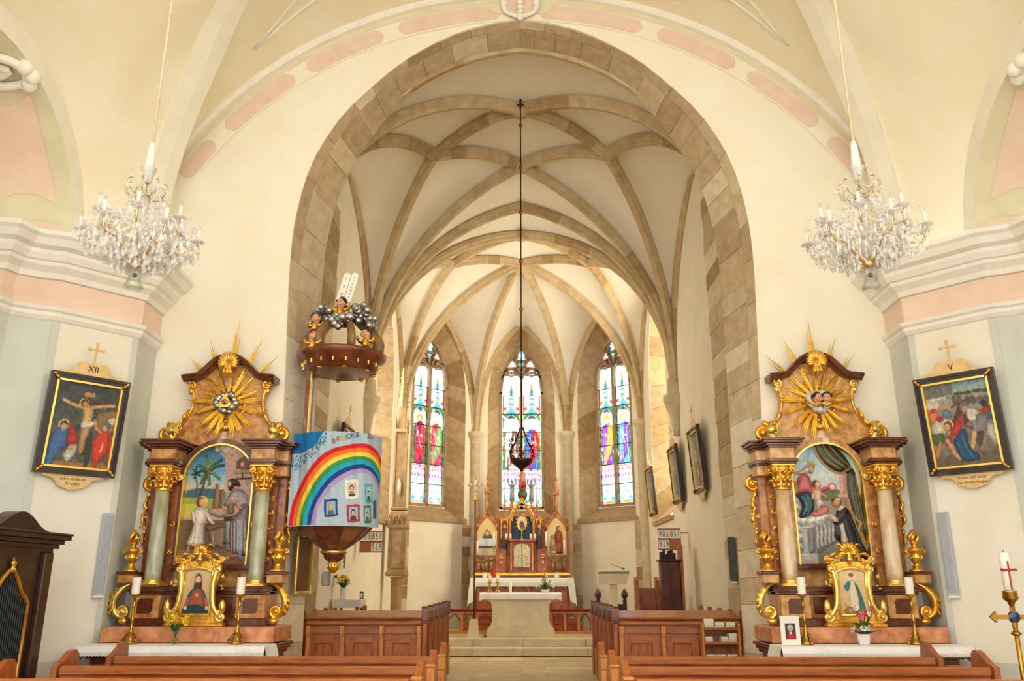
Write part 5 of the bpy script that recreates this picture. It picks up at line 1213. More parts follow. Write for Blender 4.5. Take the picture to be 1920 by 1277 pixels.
# ================================================================ STATION PICTURES
def station(loc,rz,kind,num,cap,label,tilt=.1,group=None):
    t=thing('station_picture',label,'picture',loc,rz,group); t.rotation_euler=(tilt,0,rz)   # leans out at the top
    W_,H_=.84,1.09
    def bar(mb,a,b,wd,y0,y1):
        a=np.array(a);b=np.array(b); d=(b-a)/np.linalg.norm(b-a); n=np.array((-d[1],d[0])); 
        vs=[a,b,b-d*wd+n*wd,a+d*wd+n*wd]; vs=[(v[0],y0,v[1]) for v in vs]+[(v[0],y1,v[1]) for v in vs]
        mb.add(vs,[(0,1,2,3),(7,6,5,4),(0,4,5,1),(1,5,6,2),(2,6,7,3),(3,7,4,0)],False)
    x0,x1=-W_/2,W_/2; C=[(x0,0),(x1,0),(x1,H_),(x0,H_)]
    fr=mat('station_frame',(46,28,22),.35,0,.2,8,coat=.2)
    for i in range(4):
        m=MB(); bar(m,C[i],C[(i+1)%4],.07,-.045,0); a=np.array(C[i]);b=np.array(C[(i+1)%4]); d=(b-a)/np.linalg.norm(b-a); n=np.array((-d[1],d[0]))
        bar(m,a,b,.03,-.06,-.045); m.obj('frame_rail',fr,t)
        m=MB(); q=[np.array(c) for c in C]; ins=lambda c: np.array((c[0]*(1-.07/(W_/2)),.07+c[1]*(1-.14/H_)))
        bar(m,ins(C[i]),ins(C[(i+1)%4]),.022,-.05,-.005); m.obj('gilt_slip',goldb,t)
        m=MB(); c=np.array(C[i]); cc=np.array((c[0]*.9,.04+c[1]*(1-.08/H_))); 
        sgx=-1 if c[0]<0 else 1; sgz=-1 if c[1]<.1 else 1
        leafs(m,[(cc[0]+sgx*.02,-.055,cc[1]+sgz*.02),(cc[0]-sgx*.02,-.065,cc[1]-sgz*.02),(cc[0]-sgx*.05,-.055,cc[1]-sgz*.05)],.028,8,.5); m.obj('corner_leaf',gold,t)
    # crest board with numeral and cross, caption board below
    cb=mat('crest_board',(238,208,150),.5,.1,.1,8,c2=(224,186,120))
    top=[(-.34,0),(-.32,.035),(-.25,.03),(-.2,.06),(-.15,.14),(-.09,.15),(-.05,.13),(0,.165)]
    L=smoothc(top,18); pts=[(x,H_+z) for x,z in L]+[(-x,H_+z) for x,z in L[::-1][1:]]
    m=MB(); m.prism(pts,-.03,-.012); b=m.obj('crest_board',cb,t)
    if num: pobj('numeral',num,.1,mat('ink_black',(30,24,20),.6),b,(0,-.031,H_+.075),(PI/2,0,0),.001)
    m=MB(); z0=H_+.16
    m.box((0,-.02,z0+.105),(.022,.014,.22),.003); m.box((0,-.02,z0+.14),(.14,.014,.022),.003)
    for x,z in((-.072,.14),(.072,.14),(0,.215)): m.ball((x,-.02,z0+z),.02,8,5,(1,.5,1))
    m.obj('cross',cb,t)
    bot=[(-.32,0),(-.31,-.03),(-.24,-.035),(-.19,-.06),(-.14,-.12),(-.07,-.145),(0,-.165)]
    L=smoothc(bot,18); pts=[(x,z) for x,z in L]+[(-x,z) for x,z in L[::-1][1:]]
    m=MB(); m.prism(pts,-.03,-.012); b=m.obj('caption_board',cb,t)
    for i,s_ in enumerate(cap): pobj('caption',s_,.052 if len(s_)<14 else .045,mat('ink_black',(30,24,20)),b,(0,-.031,-.042-.05*i),(PI/2,0,0),.0005)
    c=Cv(110,146,1.0,(70,72,70))
    if kind=='cross':
        def q(x,y): return ((x-(235-(y-360)*.14))/(520)*110,(y-360-(x-200)*.12)/690*146)
        Q=lambda *p:[q(*v) for v in p]; S=.21
        c.grad((60,68,70),(96,94,84)); c.noise(.12,7,6); c.blob(Q((560,640),(700,620),(760,700),(720,800),(560,760)),(140,110,80),shade=.1); c.poly(Q((120,1000),(720,1060),(700,1110),(100,1060)),(150,110,60))
        c.line(Q((470,500),(450,960)),7,(70,50,36)); c.line(Q((270,545),(700,570)),5,(66,48,36)); c.poly(Q((450,470),(535,475),(530,512),(448,506)),(190,140,90))
        c.line(smoothc(Q((285,530),(360,565),(440,590)),8),5.2,(206,160,110)); c.line(smoothc(Q((690,575),(600,580),(520,590)),8),5.2,(206,160,110))
        c.ringe(*q(450,558),7.5,2,(236,196,110)); c.ell(*q(455,560),6,8,(80,50,34)); c.ell(*q(458,568),3.8,5,(190,140,96))
        c.blob(Q((440,590),(520,580),(515,660),(500,720),(440,720),(445,650)),(214,170,116),shade=.25); c.blob(Q((432,715),(525,705),(520,740),(470,770),(430,750)),(226,222,206),shade=.15); c.blob(Q((435,760),(500,750),(470,850),(450,945),(420,945),(425,840)),(206,160,110),shade=.25)
        c.ringe(*q(300,728),8,2,(236,196,110)); c.blob(Q((200,830),(290,720),(330,760),(330,860),(260,960),(210,1050),(155,1040)),(66,110,160),shade=.3); c.blob(Q((330,780),(360,710),(400,800),(415,860),(360,890),(320,850)),(186,50,50),shade=.3); c.ell(*q(300,745),4.5,5.5,(206,150,110)); c.ell(*q(355,735),4.5,6,(120,70,40))
        c.blob(Q((300,970),(340,900),(400,890),(390,960),(330,1020)),(206,200,186),shade=.2); c.ell(*q(360,910),6,5,(200,150,110))
        c.blob(Q((520,860),(580,780),(650,780),(660,930),(600,1000),(550,1080),(520,1000)),(206,66,44),shade=.3); c.blob(Q((650,820),(720,800),(710,1000),(690,1100),(640,1080)),(196,60,44),shade=.3); c.ell(*q(635,745),7,8,(96,110,100)); c.ell(*q(620,760),4,5,(200,150,110)); c.line(Q((540,700),(550,760),(590,790)),5,(190,140,96)); c.ell(*q(690,700),9,6,(206,190,170)); c.line(Q((610,880),(590,950)),2,(220,200,150)); c.blob(Q((480,830),(520,780),(510,1000),(460,1080)),(60,70,56),shade=.2)
    elif kind=='carry':
        def q(x,y): return ((x-(135+(y-400)*.125))/(545)*110,(y-400+(x-135)*.125)/690*146)
        Q=lambda *p:[q(*v) for v in p]
        c.grad((86,130,160),(206,200,160),0,30); c.grad((150,146,136),(110,100,84),30,146)
        c.poly(Q((140,400),(380,360),(390,480),(150,520)),(110,110,106)); c.poly(Q((330,480),(700,440),(710,560),(330,600)),(150,146,140))
        for x in(400,440,500,545,600,645): c.ell(*q(x,525),5,8,(96,90,88))
        for x,y in((430,470),(500,465),(580,450),(650,450)): c.ell(*q(x,y),8,3,(56,86,50))
        c.poly(Q((200,980),(740,900),(770,1060),(220,1080)),(106,92,76)); c.noise(.08,9,4)
        c.ell(*q(215,560),11,10,(196,190,180)); c.blob(Q((170,640),(230,590),(260,640),(230,700),(180,700)),(206,130,80),shade=.25); c.ell(*q(215,610),6,4,(190,50,40)); c.ell(*q(310,590),8,8,(190,150,96)); c.blob(Q((280,600),(340,600),(370,660),(300,660)),(110,130,150),shade=.2)
        c.blob(Q((200,720),(260,680),(310,740),(290,800),(210,800)),(206,200,176),shade=.25); c.ell(*q(270,675),6,5,(170,40,36)); c.blob(Q((200,800),(290,790),(290,870),(215,880)),(86,110,50),shade=.2); c.line(Q((260,870),(230,980)),5,(190,126,90)); c.line(Q((300,740),(370,810)),5,(206,150,110))
        c.line(Q((510,510),(370,580)),4,(120,60,40)); c.blob(Q((430,550),(480,570),(420,690),(370,700)),(96,56,36),shade=.15); c.line(Q((430,560),(560,760)),0.1,(0,0,0)); c.line(Q((470,730),(555,755)),4.5,(110,64,40))
        c.ringe(*q(330,720),8,2,(236,200,120)); c.ell(*q(330,735),7,8,(110,64,40)); c.ell(*q(325,740),5,6,(210,156,116)); c.blob(Q((340,800),(380,720),(440,640),(450,700),(430,780),(370,820),(320,900),(300,860)),(196,60,56),shade=.3); c.line(Q((320,850),(380,960),(410,985)),6,(206,150,110))
        c.blob(Q((360,850),(450,750),(480,790),(500,900),(570,960),(540,1000),(430,1000),(390,920)),(36,80,120),shade=.3); c.line(Q((440,800),(470,900),(520,980)),2,(76,130,166)); c.line(Q((400,860),(440,960)),2,(70,120,156))
        c.ell(*q(475,580),8,9,(96,120,116)); c.ell(*q(480,600),5,6,(196,140,104)); c.blob(Q((450,640),(500,610),(520,660),(470,720)),(110,60,50),shade=.2)
        c.ell(*q(530,640),9,10,(206,200,190)); c.blob(Q((560,640),(620,630),(660,690),(640,760),(570,800),(560,760)),(126,122,126),shade=.25); c.blob(Q((560,780),(610,770),(590,880),(550,860)),(96,70,60),shade=.2); c.line(Q((590,700),(545,760)),6,(136,130,134)); c.line(Q((540,780),(520,890)),6,(206,166,120)); c.blob(Q((650,700),(710,740),(740,860),(690,860),(640,780)),(196,190,176),shade=.2)
        c.ell(*q(630,555),6,6,(60,40,34)); c.blob(Q((580,610),(660,570),(690,600),(690,680),(640,640)),(170,60,40),shade=.2); c.ell(*q(680,640),7,9,(60,90,110))
    else:
        rs=np.random.RandomState(kind); c.grad((90,110,126),(120,110,86)); c.noise(.15,kind,8)
        for i in range(7): x=rs.uniform(15,95); c.fig(x,rs.uniform(115,140),rs.uniform(60,80),[(160,60,50),(60,90,140),(200,190,170),(120,90,60),(90,110,70)][rs.randint(5)])
        c.line([(20,90),(90,50)],6,(86,56,36))
    c.brush(900,5,5,1.4,26); c.noise(.06,11,2)
    ob('painting',c.mesh('painting',W_-.15,H_-.15,0,VC),t,loc=(0,-.012,.075)); return t
def pier_frame(sx,u,off):
    a=np.array((sx*PL[1][0],PL[1][1]));b=np.array((sx*PL[2][0],PL[2][1])); p=a+(b-a)*u; d=(b-a)/np.linalg.norm(b-a); n=np.array((-d[1],d[0]))
    if n[1]>0: n=-n
    p=p+n*off; return p,n,math.atan2(n[0],-n[1])
p,n,rz=pier_frame(-1,.56,.05); station((p[0],p[1],2.53),rz,'cross','XII',('Jesus stirbt am','Kreuze'),'black framed crucifixion picture numbered XII on the canted pier')
p,n,rz=pier_frame(1,.52,.05); station((p[0],p[1],2.54),rz,'carry','V',('Simon hilft Jesus','das Kreuz tragen'),'black framed picture of helpers lifting a cross, numbered V')
for i,(px,py,nm) in enumerate(((1229,945,'beside the apse shaft'),(1277,925,'beside the lit side window'),(1319,905,'beside the stone quoin strip'))):
    q=PX(px,py,XC-.03); station((XC-.05,q[1],2.87),-PI/2,i+3,'',(),'narrow-looking black and gilt station picture on chancel wall %s'%nm,.07)
station((-XC+.05,13.9,2.87),PI/2,9,'',(),'station picture half hidden behind the rainbow banner',.07)
# ---------------------------------------------------------------- column loudspeakers
def speaker(loc,rz,h,w,m_,label):
    t=thing('column_loudspeaker',label,'loudspeaker',loc,rz); m=MB(); m.box((0,0,h/2),(w,.07,h),.006); m.obj('case',m_,t)
    m=MB(); m.box((0,-.038,h/2+.01),(w*.86,.008,h*.95),.003); m.obj('grille',mat('grille_'+m_.name,(186,192,200) if m_ is greyp else (70,74,76),.6,0,.12,160,c2=(150,156,166) if m_ is greyp else (44,46,48)),t)
    m=MB(); m.box((0,.0,-.012),(w*1.05,.075,.024),.003); m.obj('bottom_bracket',white,t)
p,n,rz=pier_frame(-1,.10,.042); speaker((p[0],p[1],1.27),rz,.88,.1,greyp,'pale grey column loudspeaker low on the pier below the crucifixion picture')
p,n,rz=pier_frame(1,.13,.042); speaker((p[0],p[1],1.27),rz,.88,.1,greyp,'pale grey column loudspeaker on the pier beside the paschal candle')
q=PX(1374,1066,XC-.06); speaker((XC-.07,12.35,1.42),-PI/2,.62,.12,mat('speaker_dark',(88,92,92),.5),'dark grey column loudspeaker on the chancel stone strip')
# ================================================================ SANCTUARY LAMP on its long chain
Yl=12.12; t=thing('sanctuary_lamp','dark iron sanctuary lamp hanging from the vault on a long chain','lamp',(0,Yl,0))
zl=float(PY(978,872,Yl)[2])
m=MB(); m.tube([(0,0,zl+.55),(0,0,9.02)],.011,6); m.obj('chain',iron,t)
m=MB(); m.tube([(0,0,8.98),(0,0,9.15)],.02,6); m.box((0,0,9.04),(.12,.02,.02),.004); m.obj('hook',iron,t)
for py in(235,315,398,490,580): z=float(PY(978,py,Yl)[2]); m=MB(); m.lathe([(0,-.05),(.02,-.03),(.034,0),(.02,.03),(0,.05)],10,(0,0,z)); m.obj('chain_ball',copper,t)
m=MB(); m.lathe([(0,-.1),(.03,-.09),(.02,-.07),(.06,-.04),(.13,.01),(.16,.05),(.17,.08),(.15,.09),(.1,.08),(.02,.07)],16,(0,0,zl)); m.obj('bowl',mat('lamp_bronze',(70,52,40),.4,.6,.3,14),t)
m=MB()
for i in range(3):
    a=i*2*PI/3+.5
    m.tube(smoothc([(.15*math.cos(a),.15*math.sin(a),zl+.08),(.2*math.cos(a),.2*math.sin(a),zl+.2),(.1*math.cos(a),.1*math.sin(a),zl+.36),(.02*math.cos(a),.02*math.sin(a),zl+.56)],14),.012,5)
    for k in range(4): q=np.array((.17*math.cos(a),.17*math.sin(a),zl+.12+.09*k)); volute(m,q,.04,1.1,k,1,.01,10)
m.obj('chain_bracket',iron,t)
m=MB(); m.lathe([(0,.06),(.05,.07),(.055,.1),(.045,.16),(.06,.2)],12,(0,0,zl)); m.obj('lamp_glass',clear_glass('ruby_glass',(.9,.5,.45),.25,.05),t)
m=MB(); m.tube([(0,0,zl+.2),(0,0,zl+.28)],.012,6); m.obj('wick_tube',wax,t)
# ================================================================ CHANDELIERS
cryst_m=mat('crystal_sparkle',(250,250,250),.08,0,.05,20,trans=.0,spec=1.0,coat=.6)
def crystal_mat():
    m=bpy.data.materials.new('cut_crystal'); m.use_nodes=True; N=m.node_tree.nodes; K=m.node_tree.links
    tr=N.new('ShaderNodeBsdfTransparent'); g=N.new('ShaderNodeBsdfGlossy'); g.inputs['Roughness'].default_value=.04; d=N.new('ShaderNodeBsdfDiffuse'); d.inputs[0].default_value=(.95,.95,.95,1)
    lw=N.new('ShaderNodeLayerWeight'); lw.inputs[0].default_value=.55
    a=N.new('ShaderNodeMixShader'); K.new(lw.outputs['Facing'],a.inputs[0]); K.new(tr.outputs[0],a.inputs[1]); K.new(g.outputs[0],a.inputs[2])
    b=N.new('ShaderNodeMixShader'); b.inputs[0].default_value=.42; K.new(a.outputs[0],b.inputs[1]); K.new(d.outputs[0],b.inputs[2]); K.new(b.outputs[0],N['Material Output'].inputs[0]); return m
CRY=crystal_mat()
brassl=mat('pale_brass',(236,206,150),.3,1,.1,20)
def drop(mb,p,l,w):
    x,y,z=p; v=[(x,y,z),(x+w,y,z-l*.55),(x,y+w*.6,z-l*.55),(x-w,y,z-l*.55),(x,y-w*.6,z-l*.55),(x,y,z-l)]
    mb.add(v,[(0,2,1),(0,3,2),(0,4,3),(0,1,4),(5,1,2),(5,2,3),(5,3,4),(5,4,1)],False)
DROPM=None
def chandelier(loc,rot,ztop,label):
    global DROPM
    t=thing('crystal_chandelier',label,'chandelier',loc,rot,None); rs=random.Random(4)
    m=MB(); m.lathe([(.085,0),(.09,.01),(.07,.05),(.06,.1),(.065,.16),(.06,.2),(.02,.22)],16); m.lathe([(.075,.012),(.055,.06),(.05,.12)],16); m.obj('glass_bell',glassc,t)
    m=MB(); m.lathe([(0,.11),(.02,.11),(.02,.14),(0,.15)],10); m.obj('bell_lampholder',iron,t)
    m=MB(); m.lathe([(.03,.2),(.05,.22),(.055,.25),(.03,.28),(.02,.3)],14); m.obj('hub',brassl,t)
    m=MB(); m.lathe([(.02,.29),(.05,.33),(.07,.4),(.05,.48),(.025,.52),(.04,.56),(.055,.62),(.035,.7),(.02,.74),(.035,.78),(.045,.84),(.025,.9),(.02,.95)],14); m.obj('glass_baluster',CRY,t)
    m=MB(); m.tube([(0,0,.25),(0,0,1.2)],.009,6); m.obj('stem',brassl,t)
    beads=MB()
    def bead(p,r=.013): beads.ball(p,r,6,4)
    H=1.22
    if DROPM is None:
        d=MB(); drop(d,(0,0,0),.075,.021); d.ball((0,0,.008),.011,6,4); DROPM=d.mesh('pendant',CRY)
    for i in range(12):
        a=i*2*PI/12+.13; c,s=math.cos(a),math.sin(a); hi=i%2; rr=.50 if not hi else .39; zc_=.50 if not hi else .64
        P=lambda r,z: np.array((r*c,r*s,z))
        m=MB(); m.tube(smoothc([P(.03,.25),P(.12,.24 if not hi else .36),P(rr*.6,zc_-.13),P(rr*.9,zc_-.13),P(rr,zc_-.03),P(rr,zc_)],18),[.009]*18,6)
        arm=m.obj('candle_arm',brassl,t)
        m=MB(); m.lathe([(.005,zc_-.01),(.035,zc_),(.058,zc_+.015),(.06,zc_+.022),(.03,zc_+.008)],12,P(rr,0)); m.lathe([(.018,zc_+.01),(.024,zc_+.04),(.014,zc_+.04)],8,P(rr,0)); m.obj('drip_pan',CRY,arm)
        m=MB(); m.lathe([(0,zc_+.02),(.0165,zc_+.02),(.0165,zc_+.135),(.008,zc_+.14),(0,zc_+.14)],10,P(rr,0)); m.obj('candle',wax,arm)
        m=MB(); m.lathe([(.006,zc_+.138),(.013,zc_+.155),(.011,zc_+.175),(.003,zc_+.195)],8,P(rr,0)); m.obj('bulb',glassc,arm)
        for k in range(5):
            b=a+k*2*PI/5; q=P(rr,zc_+.005)+np.array((.055*math.cos(b),.055*math.sin(b),0)); ob('pendant',DROPM,arm,loc=q,rot=(0,0,b),scale=.8)
        for q,sc in((P(rr*.62,zc_-.15),1.15),(P(rr*.85,zc_-.15),1.3),(P(rr*.3,.22 if not hi else .33),1.0)): ob('pendant',DROPM,arm,loc=q,rot=(0,0,a),scale=sc)
        # bead swags from crown to arm, and between neighbours
        for u in np.linspace(0,1,15):
            q=P(.1,.93)*(1-u)+P(rr*.95,zc_+.02)*u+np.array((0,0,-.16*4*u*(1-u)*.8)); bead(q,.011)
        a2=a+2*PI/12; r2=.39 if not hi else .50; z2=.64 if not hi else .50; p2=np.array((r2*math.cos(a2),r2*math.sin(a2),z2))
        for u in np.linspace(.08,.92,9): bead(P(rr,zc_)*(1-u)+p2*u+np.array((0,0,-.1*4*u*(1-u))),.012)
        for k in range(6):
            q=P(rr*rs.uniform(.25,.9),rs.uniform(.28,.62)); drop(beads,q,.06,.018); bead(q+np.array((0,0,.01)),.012)
        for k in range(3): q=P(rr*(.35+.2*k),zc_-.06+.05*k); beads.lathe([(0,-.02),(.016,-.006),(.022,0),(.016,.006),(0,.02)],6,q)
    for i in range(8):  # upper crown
        a=i*PI/4; c,s=math.cos(a),math.sin(a); P=lambda r,z: np.array((r*c,r*s,z))
        m=MB(); m.tube(smoothc([P(.02,.92),P(.1,.9),P(.17,.96),P(.185,1.03),P(.15,1.05)],12),[.007]*12,5); ar=m.obj('crown_arm',brassl,t)
        ob('pendant',DROPM,ar,loc=P(.185,1.0),rot=(0,0,a),scale=1.0); ob('pendant',DROPM,ar,loc=P(.11,.88),rot=(0,0,a),scale=1.0); bead(P(.15,1.06),.016); bead(P(.17,.94),.014)
        for u in np.linspace(0,1,8): bead(P(.18,1.0)*(1-u)+np.array((.18*math.cos(a+PI/4),.18*math.sin(a+PI/4),1.0))*u+np.array((0,0,-.08*4*u*(1-u))),.01)
        for u in np.linspace(0,1,7): bead(P(.13,.9)*(1-u)+P(.19,.62)*u,.011)
    for k in range(420):
        a=rs.uniform(0,2*PI); r=.5*math.sqrt(rs.random()); zz=.27+.42*r/.5*rs.uniform(.5,1.0)+rs.uniform(0,.25)*(1-r/.55)+rs.uniform(-.03,.05)
        if k%3: drop(beads,(r*math.cos(a),r*math.sin(a),zz),rs.uniform(.04,.07),rs.uniform(.012,.019))
        else: bead((r*math.cos(a),r*math.sin(a),zz),rs.uniform(.009,.015))
    for k in range(260):
        a=rs.uniform(0,2*PI); r=rs.uniform(.1,.53); zz=.26+.2*(r/.5)**1.5-rs.uniform(0,.07)
        drop(beads,(r*math.cos(a),r*math.sin(a),zz),rs.uniform(.05,.085),rs.uniform(.014,.022))
        if k%2: bead((r*math.cos(a),r*math.sin(a),zz+.012),.013)
    b=beads.obj('crystal_beads',CRY,t); b['kind']='stuff'
    m=MB(); m.lathe([(.03,1.05),(.04,1.08),(.05,1.14),(.07,1.19),(.075,1.2),(.06,1.195),(.04,1.14)],14); m.obj('top_cup',CRY,t)
    m=MB(); m.lathe([(.035,1.17),(.045,1.2),(.03,1.42),(.022,1.46),(.02,1.47)],12,sm=False); m.obj('rod_sleeve',white,t)
    m=MB(); m.tube([(0,0,1.46),(0,0,ztop-loc[2])],.014,8); m.obj('rod',mat('rod_cream',(238,222,184),.5),t)
    return t
Yc=7.0
for px0,px1,lab in((250,265,'crystal chandelier with white candles beside the crucifixion pier'),(1636,1619,'crystal chandelier with white candles beside the pier with picture V')):
    b=PY(px0,541,Yc); tp=PY(px1,420,Yc); x=(b[0]+tp[0])/2
    chandelier((x,Yc,b[2]),.2 if x<0 else .45,8.35,lab)
# ================================================================ PULPIT, CANOPY, BANNER
CX,CY=-2.25,10.18
t=thing('pulpit','octagonal brown marbled pulpit body tapering to a gilded pendant','pulpit',(CX,CY,0))
rm=mat('pulpit_marble',(132,74,46),.3,0,.3,6,0,30,c2=(92,46,26),coat=.3); rl=mat('pulpit_panel',(156,100,60),.3,0,.3,6,0,30,c2=(120,70,40),coat=.3)
m=MB(); m.lathe([(.43,2.05),(.45,2.1),(.45,2.9),(.47,2.95),(.49,3.0),(.49,3.04),(.2,3.04)],8,sm=False,m=Matrix.Rotation(PI/8,4,'Z')); m.obj('body',rm,t)
for i in range(8):
    a0=i*PI/4+PI/8; m=MB(); P=[]
    for r,z in((.455,2.07),(.36,1.96),(.24,1.87),(.14,1.80),(.10,1.77)): P.append([(r*math.cos(a0+k*PI/4),r*math.sin(a0+k*PI/4),z) for k in(0.03,.97)])
    m.grid(P,True); 
    m.obj('cone_panel',rm if i%2 else rl,t)
for i in range(8):
    a=i*PI/4+PI/8; m=MB(); m.tube([(r*math.cos(a),r*math.sin(a),z) for r,z in((.46,2.07),(.365,1.96),(.245,1.87),(.145,1.80),(.1,1.77))],.014,5); m.obj('cone_rib',marbd,t)
m=MB(); m.lathe([(.12,1.78),(.155,1.77),(.16,1.755),(.15,1.74)],20); m.obj('gilt_ring',goldb,t)
m=MB(); m.lathe([(.15,1.745),(.12,1.72),(.11,1.68),(.07,1.65)],18); m.obj('collar',marbd,t)
m=MB(); m.ball((0,0,1.59),.055,10,8,(1,1,1.35))
for i in range(9):
    a=i*.7; leafs(m,[(.03*math.cos(a),.03*math.sin(a),1.66),(.065*math.cos(a),.065*math.sin(a),1.6),(.03*math.cos(a),.03*math.sin(a),1.52)],.022,7)
m.obj('gilded_pendant',gold,t)
m=MB(); m.box((-.1,.12,1.45),(.08,.14,.16),.01); m.obj('wall_bracket',mat('bracket_grey',(150,150,144),.5),t)
m=MB(); m.box((-.40,-.1,3.5),(.05,.24,.96),.008); m.obj('back_panel',rm,t)
m=MB(); m.box((-.37,-.16,3.5),(.02,.05,.95),.005); m.obj('back_moulding',goldb,t)
# gilt oblong frame on the jamb below the pulpit
t=thing('jamb_frame','tall narrow gilt frame leaning on the jamb beside the pulpit pendant','picture frame',(-2.665,10.36,1.28),-R(-76))
for x,w in((-.19,.035),(.19,.035)): m=MB(); m.box((x,-.02,.34),(w,.04,.7),.006); m.obj('frame_stile',goldb,t)
for z in(.01,.67): m=MB(); m.box((0,-.02,z),(.345,.04,.035),.006); m.obj('frame_rail',goldb,t)
m=MB(); m.box((0,-.008,.34),(.35,.012,.64),.002); m.obj('panel',mat('frame_board_brown',(120,74,40),.5,0,.2,6),t)
# sounding board
t=thing('pulpit_canopy','brown pulpit canopy topped with silver clouds, cherub heads and two tablets','canopy',(CX-.03,CY-.05,-.36)); t.scale=(1.08,1.08,1.07)
m=MB(); m.lathe([(.36,4.02),(.40,4.03),(.42,4.10),(.46,4.12),(.47,4.15),(.50,4.17),(.52,4.21),(.52,4.24),(.46,4.26),(.1,4.27)],32); m.obj('rim',mat('canopy_wood',(128,66,36),.3,0,.25,6,0,30,c2=(90,42,22),coat=.3),t)
m=MB(); m.lathe([(.0,4.035),(.2,4.032),(.37,4.025)],28); m.obj('soffit',mat('soffit_paint',(44,48,44),.4,0,.4,5,c2=(86,60,38)),t)
for i in range(20):
    a=i*2*PI/20; m=MB(); m.box((.445*math.cos(a),.445*math.sin(a),4.09),(.03,.018,.05),.004,rz=a); m.obj('gilt_dentil',goldb,t)
for i in range(8):
    a=i*PI/4+.3; m=MB(); m.ball((.375*math.cos(a),.375*math.sin(a),4.015),.024,8,5,(1.4,1.4,.6)); m.obj('gilt_rosette',gold,t)
sc=mat('scroll_ochre',(150,116,64),.4,0,.25,8,c2=(110,80,44))
for i,a in enumerate((PI*1.02,PI*1.36,PI*1.64,PI*1.98)):
    c,s=math.cos(a),math.sin(a); m=MB(); m.tube(smoothc([(.42*c,.42*s,4.26),(.43*c,.43*s,4.38),(.34*c,.34*s,4.5),(.2*c,.2*s,4.62),(.08*c,.08*s,4.74)],14),[.05,.05,.05,.048,.046,.044,.042,.04,.038,.036,.034,.032,.03,.03],6,flat=1.5); m.obj('volute_rib',sc,t)
m=MB(); m.lathe([(.05,4.6),(.12,4.7),(.1,4.84),(.0,4.88)],10); m.obj('crown_block',mat('canopy_dark',(74,40,26),.4,0,.2,8),t)
rs=random.Random(12); m=MB()
for k in range(120):
    u=k/94; 
    if k<50: a=PI*(1.0+1.0*u*94/49); r=.30+rs.uniform(-.08,.05); z=4.52+.2*abs(math.sin(a*2.0))+rs.uniform(-.06,.06)
    else: a=PI*rs.uniform(.95,2.05); r=rs.uniform(.1,.33); z=4.84-.9*r+rs.uniform(-.03,.05)
    m.ball((r*1.15*math.cos(a),r*1.15*math.sin(a),z+.02),rs.uniform(.034,.06),7,5)
cl=m.obj('silver_cloud',silver,t); cl['kind']='stuff'
for (x,y,z,rz,tl) in((.02,-.3,4.80,-.3,.1),(-.27,-.27,4.62,.4,-.2),(-.25,-.4,4.37,.5,.3),(.33,-.3,4.42,-.7,-.2)):
    h=cherub(t,(x,y,z),.06,rz,'cherub_head',tl); m=MB()
    for s in(-1,1): leafs(m,[(x,y-.0,z-.08),(x+s*.07,y-.03,z-.1),(x+s*.1,y,z-.03)],.035,9,.5,6)
    m.ball((x,y,z-.11),.05,8,6,(1.2,.8,1)); leafs(m,[(x,y-.04,z-.07),(x,y-.06,z-.13),(x,y-.03,z-.18)],.03,7); m.obj('cherub_wings',gold,t)
for k,(x,rom) in enumerate(((-.045,'I II III'),(.05,'IV V VI VII VIII IX X'))):
    m=MB(); w=.042; pts=[(-w,0),(w,0),(w,.34)]+[(w*math.cos(a),.34+w*math.sin(a)) for a in np.linspace(0.2,PI-.2,7)]+[(-w,.34)]
    m.prism(pts,-.012,.012); Mx=Matrix.Translation((x,-.12,4.87))@Matrix.Rotation(R(13),4,'Y'); m.xf(0,Mx); tb=m.obj('tablet',white,t)
    rr=rom.split(); 
    for j,s_ in enumerate(rr):
        z=.33-(.3/len(rr))*(j+.3); p=Mx@Vector((0,-.0125,z)); o=pobj('numeral',s_,.045 if k==0 else .034,mat('ink_black',(30,24,20)),tb,p,(PI/2,0,0),.0005); o.rotation_euler=(PI/2,R(13),0)
